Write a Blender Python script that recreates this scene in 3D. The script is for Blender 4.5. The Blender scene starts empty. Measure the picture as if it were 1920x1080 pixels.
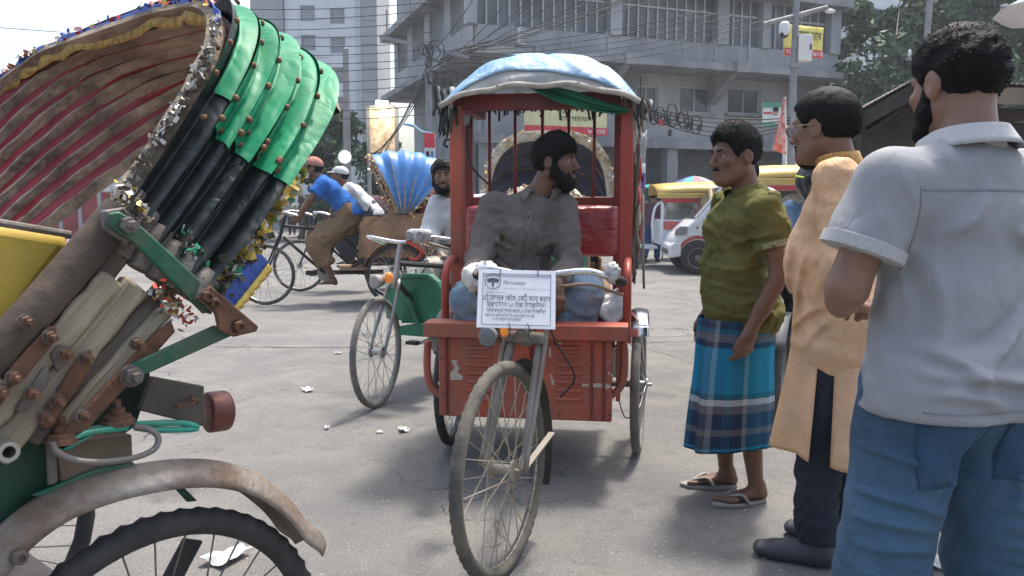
import bpy, bmesh, math, random
import numpy as np
from mathutils import Vector, Matrix, Euler
random.seed(7); np.random.seed(7)
R = math.radians
SC = bpy.context.scene
COL = SC.collection
# ------------------------------------------------------------------ camera, sky, sun, exposure
CAM_H, FPX, PITCH = 1.2, 1500.0, math.atan(0.1)
cd = bpy.data.cameras.new('camera'); cam = bpy.data.objects.new('camera', cd); COL.objects.link(cam)
cd.sensor_width = 36; cd.lens = 36 * FPX / 1920; cd.clip_start = 0.05; cd.clip_end = 2000
cam.location = (0, 0, CAM_H); cam.rotation_euler = (math.pi / 2 - PITCH, 0, 0)
SC.camera = cam
SUN_DIR = Vector((0.20, 0.36, 1.0)).normalized()          # towards the sun
W = bpy.data.worlds.new('World'); SC.world = W; W.use_nodes = True
wn = W.node_tree.nodes; wl_ = W.node_tree.links
sky = wn.new('ShaderNodeTexSky'); sky.sky_type = 'NISHITA'; sky.sun_disc = False
sky.sun_elevation = math.asin(SUN_DIR.z); sky.sun_rotation = math.atan2(SUN_DIR.x, SUN_DIR.y)
sky.air_density = 1.2; sky.dust_density = 5.0; sky.ozone_density = 2.0
bg = wn['Background']; bg.inputs['Strength'].default_value = 0.15
hs_ = wn.new('ShaderNodeHueSaturation'); hs_.inputs['Saturation'].default_value = 0.88; hs_.inputs['Value'].default_value = 1.0      # thick white haze
wl_.new(sky.outputs[0], hs_.inputs['Color']); wl_.new(hs_.outputs[0], bg.inputs['Color'])
sl = bpy.data.lights.new('sun', 'SUN'); sl.energy = 2.5; sl.angle = R(6); sl.color = (1.0, 0.93, 0.82)
so = bpy.data.objects.new('sun', sl); COL.objects.link(so)
so.rotation_euler = SUN_DIR.to_track_quat('Z', 'Y').to_euler(); so.location = (6, 10, 30)
SC.view_settings.view_transform = 'Standard'; SC.view_settings.look = 'None'
SC.view_settings.exposure = 1.1; SC.view_settings.gamma = 1.0
SC.cycles.use_denoising = True
SC.cycles.max_bounces = 6; SC.cycles.diffuse_bounces = 3; SC.cycles.glossy_bounces = 3
SC.cycles.transparent_max_bounces = 12; SC.cycles.transmission_bounces = 4; SC.cycles.volume_bounces = 1
SC.cycles.caustics_reflective = False; SC.cycles.caustics_refractive = False

# ------------------------------------------------------------------ measuring helpers (where a sight line meets a real plane)
_C = np.array([0, 0, CAM_H]); _F = np.array([0, math.cos(PITCH), -math.sin(PITCH)]); _U = np.array([0, math.sin(PITCH), math.cos(PITCH)])
def ray(px, py): return np.array([1., 0, 0]) * (px - 960) / FPX + _U * (540 - py) / FPX + _F
def at(px, py, Y):
    d = ray(px, py); return Vector(_C + d * (Y / d[1]))
def ground(px, py, z=0.0):
    d = ray(px, py); return Vector(_C + d * ((z - CAM_H) / d[2]))
class Frame:
    """a thing's own axes: origin, +x right, +y forward"""
    def __init__(s, o, rz):
        s.o = np.array([o[0], o[1], o[2] if len(o) > 2 else 0.0], float); a = R(rz); s.rz = a
        s.X = np.array([math.cos(a), math.sin(a), 0]); s.Y = np.array([-math.sin(a), math.cos(a), 0])
    def onx(s, px, py, c=0.0):
        d = ray(px, py); t = ((s.o + s.X * c - _C) @ s.X) / (d @ s.X); q = _C + d * t - s.o
        return Vector((c, q @ s.Y, q[2]))
    def ony(s, px, py, c=0.0):
        d = ray(px, py); t = ((s.o + s.Y * c - _C) @ s.Y) / (d @ s.Y); q = _C + d * t - s.o
        return Vector((q @ s.X, c, q[2]))
    def loc(s, w):
        q = np.array(w) - s.o; return Vector((q @ s.X, q @ s.Y, q[2]))

# ------------------------------------------------------------------ materials
_MC = {}
def M(name, col, rough=0.6, metal=0.0, var=0.18, scale=6.0, bump=0.0, bscale=60.0, dirt=None, dirt_amt=0.5, dscale=4.0,
      stretch=None, spec=0.4, coat=0.0, emit=None, trans=0.0, dthr=0.5, wr=None):
    """procedural surface: base colour broken up by noise, optional dirt or rust patches, fine bump"""
    if name in _MC: return _MC[name]
    m = bpy.data.materials.new(name); m.use_nodes = True; nt = m.node_tree; n = nt.nodes; l = nt.links
    b = n['Principled BSDF']; b.inputs['Roughness'].default_value = rough; b.inputs['Metallic'].default_value = metal
    b.inputs['Specular IOR Level'].default_value = spec
    if coat: b.inputs['Coat Weight'].default_value = coat; b.inputs['Coat Roughness'].default_value = 0.15
    if trans: b.inputs['Transmission Weight'].default_value = trans
    tc = n.new('ShaderNodeTexCoord'); mp = n.new('ShaderNodeMapping'); l.new(tc.outputs['Object'], mp.inputs[0])
    if stretch: mp.inputs['Scale'].default_value = stretch
    c4 = lambda c: (c[0], c[1], c[2], 1)
    ns = n.new('ShaderNodeTexNoise'); ns.inputs['Scale'].default_value = scale; ns.inputs['Detail'].default_value = 6; ns.inputs['Roughness'].default_value = 0.6
    l.new(mp.outputs[0], ns.inputs['Vector'])
    mr = n.new('ShaderNodeMapRange'); mr.inputs[1].default_value = 0.3; mr.inputs[2].default_value = 0.7
    mr.inputs[3].default_value = 1 - var; mr.inputs[4].default_value = 1 + var
    l.new(ns.outputs['Fac'], mr.inputs[0])
    mx = n.new('ShaderNodeMix'); mx.data_type = 'RGBA'; mx.blend_type = 'MULTIPLY'; mx.inputs['Factor'].default_value = 1.0
    mx.inputs['A'].default_value = c4(col); l.new(mr.outputs[0], mx.inputs['B'])
    out = mx.outputs['Result']
    if dirt:
        n2 = n.new('ShaderNodeTexNoise'); n2.inputs['Scale'].default_value = dscale; n2.inputs['Detail'].default_value = 8; n2.inputs['Roughness'].default_value = 0.68
        l.new(mp.outputs[0], n2.inputs['Vector'])
        r2 = n.new('ShaderNodeMapRange'); r2.inputs[1].default_value = dthr - 0.08; r2.inputs[2].default_value = dthr + 0.16; r2.inputs[4].default_value = dirt_amt
        l.new(n2.outputs['Fac'], r2.inputs[0])
        m2 = n.new('ShaderNodeMix'); m2.data_type = 'RGBA'; l.new(r2.outputs[0], m2.inputs['Factor']); l.new(out, m2.inputs['A']); m2.inputs['B'].default_value = c4(dirt)
        out = m2.outputs['Result']
        rr = n.new('ShaderNodeMapRange'); rr.inputs[3].default_value = rough; rr.inputs[4].default_value = min(1, rough + 0.25)
        l.new(r2.outputs[0], rr.inputs[0]); l.new(rr.outputs[0], b.inputs['Roughness'])
        if metal:
            rm = n.new('ShaderNodeMapRange'); rm.inputs[3].default_value = metal; rm.inputs[4].default_value = metal * 0.3
            l.new(r2.outputs[0], rm.inputs[0]); l.new(rm.outputs[0], b.inputs['Metallic'])
    l.new(out, b.inputs['Base Color'])
    if bump:
        nb = n.new('ShaderNodeTexNoise'); nb.inputs['Scale'].default_value = bscale; nb.inputs['Detail'].default_value = 5
        l.new(mp.outputs[0], nb.inputs['Vector'])
        bp = n.new('ShaderNodeBump'); bp.inputs['Strength'].default_value = bump; bp.inputs['Distance'].default_value = 0.01
        l.new(nb.outputs['Fac'], bp.inputs['Height']); l.new(bp.outputs[0], b.inputs['Normal'])
    if wr:                                           # sharp little creases: the valleys of a bent noise
        nw = n.new('ShaderNodeTexNoise'); nw.inputs['Scale'].default_value = wr[0]; nw.inputs['Detail'].default_value = 3; nw.inputs['Distortion'].default_value = .6
        mw = n.new('ShaderNodeMapping'); mw.inputs['Rotation'].default_value = (.3, .5, .6); mw.inputs['Scale'].default_value = wr[2] if len(wr) > 2 else (1, 1, .5)
        l.new(tc.outputs['Object'], mw.inputs[0]); l.new(mw.outputs[0], nw.inputs['Vector'])
        s1 = n.new('ShaderNodeMath'); s1.operation = 'SUBTRACT'; s1.inputs[1].default_value = .5; l.new(nw.outputs['Fac'], s1.inputs[0])
        s2 = n.new('ShaderNodeMath'); s2.operation = 'ABSOLUTE'; l.new(s1.outputs[0], s2.inputs[0])
        s3 = n.new('ShaderNodeMath'); s3.operation = 'POWER'; s3.inputs[1].default_value = .8; l.new(s2.outputs[0], s3.inputs[0])
        bw_ = n.new('ShaderNodeBump'); bw_.inputs['Strength'].default_value = wr[1]; bw_.inputs['Distance'].default_value = .05; l.new(s3.outputs[0], bw_.inputs['Height'])
        if bump: l.new(bp.outputs[0], bw_.inputs['Normal'])
        l.new(bw_.outputs[0], b.inputs['Normal'])
    if emit:
        b.inputs['Emission Color'].default_value = c4(emit[0]); b.inputs['Emission Strength'].default_value = emit[1]
    _MC[name] = m; return m

# ------------------------------------------------------------------ mesh helpers
class MB:
    """collects shapes for ONE mesh"""
    def __init__(s): s.v = []; s.f = []; s.uv = None
    def add(s, v, f):
        o = len(s.v); s.v += [tuple(x) for x in v]; s.f += [tuple(i + o for i in q) for q in f]; return s
    def box(s, c, d, rot=None):
        c = Vector(c); hx, hy, hz = d[0] / 2, d[1] / 2, d[2] / 2
        vs = [Vector((x, y, z)) for x in (-hx, hx) for y in (-hy, hy) for z in (-hz, hz)]
        if rot is not None:
            m = rot if isinstance(rot, Matrix) else Euler(rot).to_matrix()
            vs = [m @ v for v in vs]
        return s.add([v + c for v in vs], [(0, 1, 3, 2), (4, 6, 7, 5), (0, 4, 5, 1), (2, 3, 7, 6), (0, 2, 6, 4), (1, 5, 7, 3)])
    def bar(s, a, b, w, h, up=(0, 0, 1)):
        a, b = Vector(a), Vector(b); d = (b - a); L = d.length; d.normalize(); up = Vector(up)
        x = d.cross(up)
        if x.length < 1e-4: x = d.cross(Vector((1, 0, 0)))
        x.normalize(); z = x.cross(d)
        return s.box((a + b) / 2, (w, L, h), Matrix((x, d, z)).transposed())
    def tube(s, pts, r, n=8, cap=True, closed=False, sq=None):
        pts = [Vector(p) for p in pts]; m = len(pts); rr = r if hasattr(r, '__len__') else [r] * m
        vs = []; prev = None
        for i, p in enumerate(pts):
            if closed: t = pts[(i + 1) % m] - pts[i - 1]
            else: t = pts[min(i + 1, m - 1)] - pts[max(i - 1, 0)]
            t.normalize()
            if prev is None:
                u = t.cross(Vector((0, 0, 1)));
                if u.length < 1e-3: u = t.cross(Vector((1, 0, 0)))
            else: u = prev - t * prev.dot(t)
            u.normalize(); prev = u; w = t.cross(u)
            for k in range(n):
                a = 2 * math.pi * k / n; vs.append(p + u * (math.cos(a) * rr[i]) + w * (math.sin(a) * rr[i] * (sq or 1)))
        fs = []
        for i in range(m if closed else m - 1):
            j = (i + 1) % m
            for k in range(n):
                k2 = (k + 1) % n; fs.append((i * n + k, i * n + k2, j * n + k2, j * n + k))
        if cap and not closed: fs += [tuple(range(n - 1, -1, -1)), tuple((m - 1) * n + k for k in range(n))]
        return s.add(vs, fs)
    def lathe(s, prof, c=(0, 0, 0), axis=(0, 0, 1), n=24, close=False):
        """prof: list of (radius, along axis)"""
        ax = Vector(axis).normalized(); u = ax.orthogonal().normalized(); w = ax.cross(u); c = Vector(c); vs = []; fs = []
        for r, h in prof:
            for k in range(n):
                a = 2 * math.pi * k / n; vs.append(c + ax * h + u * (r * math.cos(a)) + w * (r * math.sin(a)))
        m = len(prof)
        for i in range(m if close else m - 1):
            j = (i + 1) % m
            for k in range(n):
                k2 = (k + 1) % n; fs.append((i * n + k, i * n + k2, j * n + k2, j * n + k))
        if not close:
            if prof[0][0] > 1e-6: fs.append(tuple(range(n - 1, -1, -1)))
            if prof[-1][0] > 1e-6: fs.append(tuple((m - 1) * n + k for k in range(n)))
        return s.add(vs, fs)
    def prism(s, poly, vec):
        """a polygon (3-D points) pushed along vec"""
        v = Vector(vec); p = [Vector(q) for q in poly]; n = len(p)
        return s.add(p + [q + v for q in p], [tuple(range(n - 1, -1, -1)), tuple(range(n, 2 * n))] + [(i, (i + 1) % n, (i + 1) % n + n, i + n) for i in range(n)])
    def grid(s, fn, nu, nv, closed_u=False):
        vs = [fn(i / (nu if closed_u else nu - 1), j / (nv - 1)) for i in range(nu) for j in range(nv)]; fs = []
        for i in range(nu if closed_u else nu - 1):
            for j in range(nv - 1):
                i2 = (i + 1) % nu; fs.append((i * nv + j, i2 * nv + j, i2 * nv + j + 1, i * nv + j + 1))
        return s.add(vs, fs)
    def ball(s, c, r, nu=12, nv=8, rot=None):
        r = r if hasattr(r, '__len__') else (r, r, r); c = Vector(c)
        def fn(a, b):
            q = Vector((r[0] * math.cos(2 * math.pi * a) * math.sin(math.pi * b), r[1] * math.sin(2 * math.pi * a) * math.sin(math.pi * b), r[2] * math.cos(math.pi * b)))
            return c + (rot @ q if rot is not None else q)
        return s.grid(fn, nu, nv, True)
    def mesh(s, name):
        me = bpy.data.meshes.new(name); me.from_pydata(s.v, [], s.f)
        bm = bmesh.new(); bm.from_mesh(me); bmesh.ops.remove_doubles(bm, verts=bm.verts, dist=1e-5)
        bmesh.ops.recalc_face_normals(bm, faces=bm.faces); bm.to_mesh(me); bm.free(); return me
def link(name, me, mat, parent=None, smooth=None, bev=0, solid=0, sub=0):
    o = bpy.data.objects.new(name, me); COL.objects.link(o)
    if mat is not None and not me.materials: me.materials.append(mat)
    if parent is not None: o.parent = parent
    if smooth is not None:
        me.shade_smooth()
        if smooth < 179: me.set_sharp_from_angle(angle=R(smooth))
    if solid:
        md = o.modifiers.new('thickness', 'SOLIDIFY'); md.thickness = solid; md.offset = 0
    if sub:
        md = o.modifiers.new('smooth', 'SUBSURF'); md.levels = sub; md.render_levels = sub
    if bev:
        md = o.modifiers.new('bevel', 'BEVEL'); md.width = bev; md.segments = 2; md.limit_method = 'ANGLE'; md.angle_limit = R(40)
    return o
def obj(name, mb, mat, parent=None, smooth=40, **k): return link(name, mb.mesh(name), mat, parent, smooth, **k)
def tag(o, label, cat=None, group=None, kind=None):
    if label: o['label'] = label
    if cat: o['category'] = cat
    if group: o['group'] = group
    if kind: o['kind'] = kind
    return o
def thing(name, label, cat, loc=(0, 0, 0), rz=0.0, group=None):
    o = bpy.data.objects.new(name, None); o.empty_display_size = 0.1; COL.objects.link(o)
    o.location = loc; o.rotation_euler = (0, 0, rz); return tag(o, label, cat, group)
def copy_tree(o, parent=None):
    c = o.copy(); COL.objects.link(c); c.parent = parent
    for ch in list(o.children): copy_tree(ch, c)
    return c
def bez(p0, p1, p2, p3, n=12):
    p0, p1, p2, p3 = map(Vector, (p0, p1, p2, p3)); o = []
    for i in range(n + 1):
        t = i / n; o.append(p0 * (1 - t) ** 3 + p1 * 3 * t * (1 - t) ** 2 + p2 * 3 * t * t * (1 - t) + p3 * t ** 3)
    return o
def spline(pts, n=8):
    """Catmull-Rom through the points"""
    p = [Vector(q) for q in pts]; p = [p[0] * 2 - p[1]] + p + [p[-1] * 2 - p[-2]]; o = []
    for i in range(1, len(p) - 2):
        for k in range(n):
            t = k / n; a, b, c, d = p[i - 1], p[i], p[i + 1], p[i + 2]
            o.append(0.5 * ((2 * b) + (c - a) * t + (2 * a - 5 * b + 4 * c - d) * t * t + (3 * b - a - 3 * c + d) * t ** 3))
    o.append(p[-2]); return o
_FONT = {}
def text_mesh(name, s, size, mat, parent, mtx, align='CENTER', width=None, extrude=0.0, label=None):
    """flat lettering turned into a mesh; mtx puts its x-right, y-up plane where it stands"""
    cu = bpy.data.curves.new(name, 'FONT'); cu.body = s; cu.size = size; cu.align_x = align; cu.align_y = 'CENTER'; cu.extrude = extrude
    cu.resolution_u = 2
    t = bpy.data.objects.new(name + '_tmp', cu); COL.objects.link(t)
    dg = bpy.context.evaluated_depsgraph_get(); me = bpy.data.meshes.new_from_object(t.evaluated_get(dg)); bpy.data.objects.remove(t)
    if len(me.vertices) == 0: return None
    if width:
        xs = [v.co.x for v in me.vertices]; w = max(xs) - min(xs); k = width / w; c = (max(xs) + min(xs)) / 2
        for v in me.vertices: v.co.x = (v.co.x - c) * k
    me.materials.clear(); me.transform(mtx)
    return link(name, me, mat, parent)
def plane_mtx(o, x, y):
    x = Vector(x).normalized(); y = Vector(y); y = (y - x * y.dot(x)).normalized(); z = x.cross(y)
    m = Matrix((x, y, z)).transposed().to_4x4(); m.translation = Vector(o); return m
# ------------------------------------------------------------------ smooth bodies: a distance field turned into one mesh
class Field:
    def __init__(s, lo, hi, vox):
        s.lo = np.array(lo, np.float32); s.vox = vox
        s.n = np.maximum(4, np.ceil((np.array(hi) - np.array(lo)) / vox).astype(int) + 1)
        s.A = np.full(s.n, 0.06, np.float32)
    def sub(s, lo, hi):
        i0 = np.clip(np.floor((np.array(lo) - s.lo) / s.vox).astype(int), 0, s.n - 1); i1 = np.clip(np.ceil((np.array(hi) - s.lo) / s.vox).astype(int) + 1, 1, s.n)
        ax = [(s.lo[k] + np.arange(i0[k], i1[k]) * s.vox).astype(np.float32) for k in range(3)]
        return tuple(slice(i0[k], i1[k]) for k in range(3)), np.meshgrid(*ax, indexing='ij', sparse=True)
    def put(s, sl, d, k, op='u'):
        a = s.A[sl]
        if op == 'u':
            if k > 0:
                h = np.clip(0.5 + 0.5 * (a - d) / k, 0, 1); s.A[sl] = a + (d - a) * h - k * h * (1 - h)
            else: s.A[sl] = np.minimum(a, d)
        elif op == 's':
            if k > 0:
                h = np.clip(0.5 - 0.5 * (a + d) / k, 0, 1); s.A[sl] = a + (-d - a) * h + k * h * (1 - h)
            else: s.A[sl] = np.maximum(a, -d)
    def cone(s, a, b, ra, rb, k=0.02, X=None, qa=1.0, qb=1.0, op='u', flat=False):
        """tapered limb; with X the section is an ellipse: ra, rb along X and ra*qa, rb*qb across"""
        a = np.array(a, np.float32); b = np.array(b, np.float32); m = max(ra, rb, ra * qa, rb * qb) + k + 3 * s.vox
        sl, (x, y, z) = s.sub(np.minimum(a, b) - m, np.maximum(a, b) + m)
        if s.A[sl].size == 0: return s
        ba = b - a; L2 = float(ba @ ba) + 1e-9
        px, py, pz = x - a[0], y - a[1], z - a[2]
        t0 = (px * ba[0] + py * ba[1] + pz * ba[2]) / L2; t = np.clip(t0, 0, 1)
        if X is None:
            d = np.sqrt((px - t * ba[0]) ** 2 + (py - t * ba[1]) ** 2 + (pz - t * ba[2]) ** 2) - (ra + t * (rb - ra))
        else:
            ad = ba / math.sqrt(L2); Xv = np.array(X, np.float32); Xv = Xv - ad * float(Xv @ ad); Xv /= np.linalg.norm(Xv); Yv = np.cross(ad, Xv)
            u = px * Xv[0] + py * Xv[1] + pz * Xv[2]; w = px * Yv[0] + py * Yv[1] + pz * Yv[2]; o = (t0 - t) * math.sqrt(L2)
            rx = ra + t * (rb - ra); ry = ra * qa + t * (rb * qb - ra * qa); r = np.minimum(rx, ry)
            d = np.sqrt((u * r / rx) ** 2 + (w * r / ry) ** 2 + o * o) - r
        if flat: d = np.maximum(d, (t0 - 1) * math.sqrt(L2))
        s.put(sl, d, k, op); return s
    def ell(s, c, r, rot=None, k=0.02, op='u'):
        c = np.array(c, np.float32); m = max(r) + k + 3 * s.vox
        sl, (x, y, z) = s.sub(c - m, c + m)
        if s.A[sl].size == 0: return s
        x, y, z = x - c[0], y - c[1], z - c[2]
        if rot is not None:
            q = np.array(rot, np.float32)      # columns are the axes
            x, y, z = (q[0, 0] * x + q[1, 0] * y + q[2, 0] * z, q[0, 1] * x + q[1, 1] * y + q[2, 1] * z, q[0, 2] * x + q[1, 2] * y + q[2, 2] * z)
        g = np.sqrt((x / r[0]) ** 2 + (y / r[1]) ** 2 + (z / r[2]) ** 2); g2 = np.sqrt((x / r[0] ** 2) ** 2 + (y / r[1] ** 2) ** 2 + (z / r[2] ** 2) ** 2) + 1e-6
        s.put(sl, g * (g - 1) / g2, k, op); return s
    def coords(s):
        ax = [(s.lo[k] + np.arange(s.n[k]) * s.vox).astype(np.float32) for k in range(3)]
        return np.meshgrid(*ax, indexing='ij', sparse=True)
    def cut(s, fn):
        """keep where fn(x,y,z) < 0"""
        s.A = np.maximum(s.A, fn(*s.coords())); return s
    def ripple(s, fn):
        """push the surface out by fn(x,y,z), only worked out near it"""
        i = np.nonzero(np.abs(s.A) < 0.045)
        p = [s.lo[k] + i[k].astype(np.float32) * s.vox for k in range(3)]
        s.A[i] -= fn(*p); return s
    def mesh(s):
        A = s.A; ins = A < 0; c = np.zeros(np.array(A.shape) - 1, np.int8)
        for dx in (0, 1):
            for dy in (0, 1):
                for dz in (0, 1):
                    c += ins[dx:dx + c.shape[0], dy:dy + c.shape[1], dz:dz + c.shape[2]]
        act = np.argwhere((c > 0) & (c < 8))
        vid = np.full(c.shape, -1, np.int64); vid[tuple(act.T)] = np.arange(len(act))
        pos = np.zeros((len(act), 3)); cnt = np.zeros(len(act)); val = {}
        for o in np.ndindex(2, 2, 2): val[o] = A[tuple((act + o).T)]
        for o in np.ndindex(2, 2, 2):
            for ax in range(3):
                if o[ax] == 1: continue
                q = list(o); q[ax] = 1; a, b = val[o], val[tuple(q)]; m = (a < 0) != (b < 0)
                t = np.where(m, a / np.where(np.abs(a - b) < 1e-9, 1e-9, a - b), 0); pp = np.tile(np.array(o, float), (len(act), 1)); pp[:, ax] = t
                pos += pp * m[:, None]; cnt += m
        V = (act + pos / np.maximum(cnt, 1)[:, None]) * s.vox + s.lo
        F = []
        for ax in range(3):
            sl0 = [slice(None)] * 3; sl1 = [slice(None)] * 3; sl0[ax] = slice(0, -1); sl1[ax] = slice(1, None)
            a, b = ins[tuple(sl0)], ins[tuple(sl1)]; e = np.argwhere(a != b)
            o1, o2 = (ax + 1) % 3, (ax + 2) % 3
            ok = (e[:, o1] > 0) & (e[:, o2] > 0) & (e[:, o1] < c.shape[o1]) & (e[:, o2] < c.shape[o2]); e = e[ok]
            s1 = np.zeros(3, int); s1[o1] = 1; s2 = np.zeros(3, int); s2[o2] = 1
            g = lambda d: vid[tuple((e - d).T)]
            q = np.stack([g(s1 + s2), g(s2), g(0 * s1), g(s1)], 1); flip = ~a[tuple(e.T)]
            q[flip] = q[flip][:, ::-1]; F.append(q)
        F = np.concatenate(F); F = F[(F >= 0).all(1)]
        return V, F
    def build(s, name, mat, parent=None, smooth_it=1):
        V, F = s.mesh()
        if smooth_it:                                   # light relaxing of the stair-steps
            E = np.concatenate([F[:, [0, 1]], F[:, [1, 2]], F[:, [2, 3]], F[:, [3, 0]]]); E = np.concatenate([E, E[:, ::-1]])
            deg = np.bincount(E[:, 0], minlength=len(V)).astype(float)
            for _ in range(smooth_it):
                S = np.stack([np.bincount(E[:, 0], V[E[:, 1], k], minlength=len(V)) for k in range(3)], 1)
                V = np.where(deg[:, None] > 0, 0.5 * V + 0.5 * S / np.maximum(deg, 1)[:, None], V)
        me = bpy.data.meshes.new(name); me.vertices.add(len(V)); me.vertices.foreach_set('co', V.astype(np.float32).ravel())
        me.loops.add(F.size); me.loops.foreach_set('vertex_index', F.ravel().astype(np.int32))
        me.polygons.add(len(F)); me.polygons.foreach_set('loop_start', np.arange(0, F.size, 4, dtype=np.int32))
        me.update(calc_edges=True); me.validate()
        return link(name, me, mat, parent, 180)
def folds(seed, freq, amp, aniso=(1, 1, 1), n=5, sharp=1.6):
    """cloth creases: a few crossing wave trains bent by slower ones"""
    r = np.random.RandomState(seed); ks = []
    for i in range(n):
        v = r.normal(size=3) * np.array(aniso); v /= np.linalg.norm(v); ks.append((v * freq * r.uniform(0.7, 1.6), r.uniform(0, 6.28), r.normal(size=3) * freq * 0.35, r.uniform(0, 6.28), r.uniform(0.5, 1)))
    def fn(x, y, z):
        o = None
        for v, p, w, q, a in ks:
            wob = np.sin(w[0] * x + w[1] * y + w[2] * z + q)
            sN = (np.sin(v[0] * x + v[1] * y + v[2] * z + p + 1.6 * wob) * 0.5 + 0.5) ** (sharp * 1.6)
            mk = np.clip(np.sin(w[1] * 1.3 * x - w[0] * 1.3 * z + w[2] * 1.3 * y + q * 2) * 1.2 + .45, 0, 1)
            c = a * sN * mk; o = c if o is None else np.maximum(o, c) + .3 * np.minimum(o, c)
        return (o - 0.3) * amp * 1.6
    return fn

def creases(segs, ax, mask, w=.010, h=.009):
    """single folds drawn as lines: segs of ((a0,b0),(a1,b1)[,scale]) in the two axes ax; mask = (axis, sign) keeps one side of the body"""
    def fn(x, y, z):
        c = (x, y, z); A, B = c[ax[0]], c[ax[1]]; o = np.zeros_like(A)
        for sg in segs:
            (a0, b0), (a1, b1) = sg[0], sg[1]; k = sg[2] if len(sg) > 2 else 1.0; da, db = a1 - a0, b1 - b0; L2 = da * da + db * db
            t = ((A - a0) * da + (B - b0) * db) / L2; tc = np.clip(t, 0, 1); bend = .012 * np.sin(tc * 3.1)
            d = ((A - a0) * db - (B - b0) * da) / math.sqrt(L2) + bend; e = np.maximum(np.abs(t - .5) - .5, 0) * math.sqrt(L2); tap = np.sin(np.clip(tc * .92 + .04, 0, 1) * math.pi) ** .6
            o = o + k * tap * np.exp(-(e / w) ** 2) * (np.exp(-(d / w) ** 2) - .6 * np.exp(-((d - 1.9 * w) / (1.1 * w)) ** 2))
        m = np.clip(c[mask[0]] * mask[1] / .02 + 1, 0, 1)
        return o * h * m
    return fn
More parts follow.
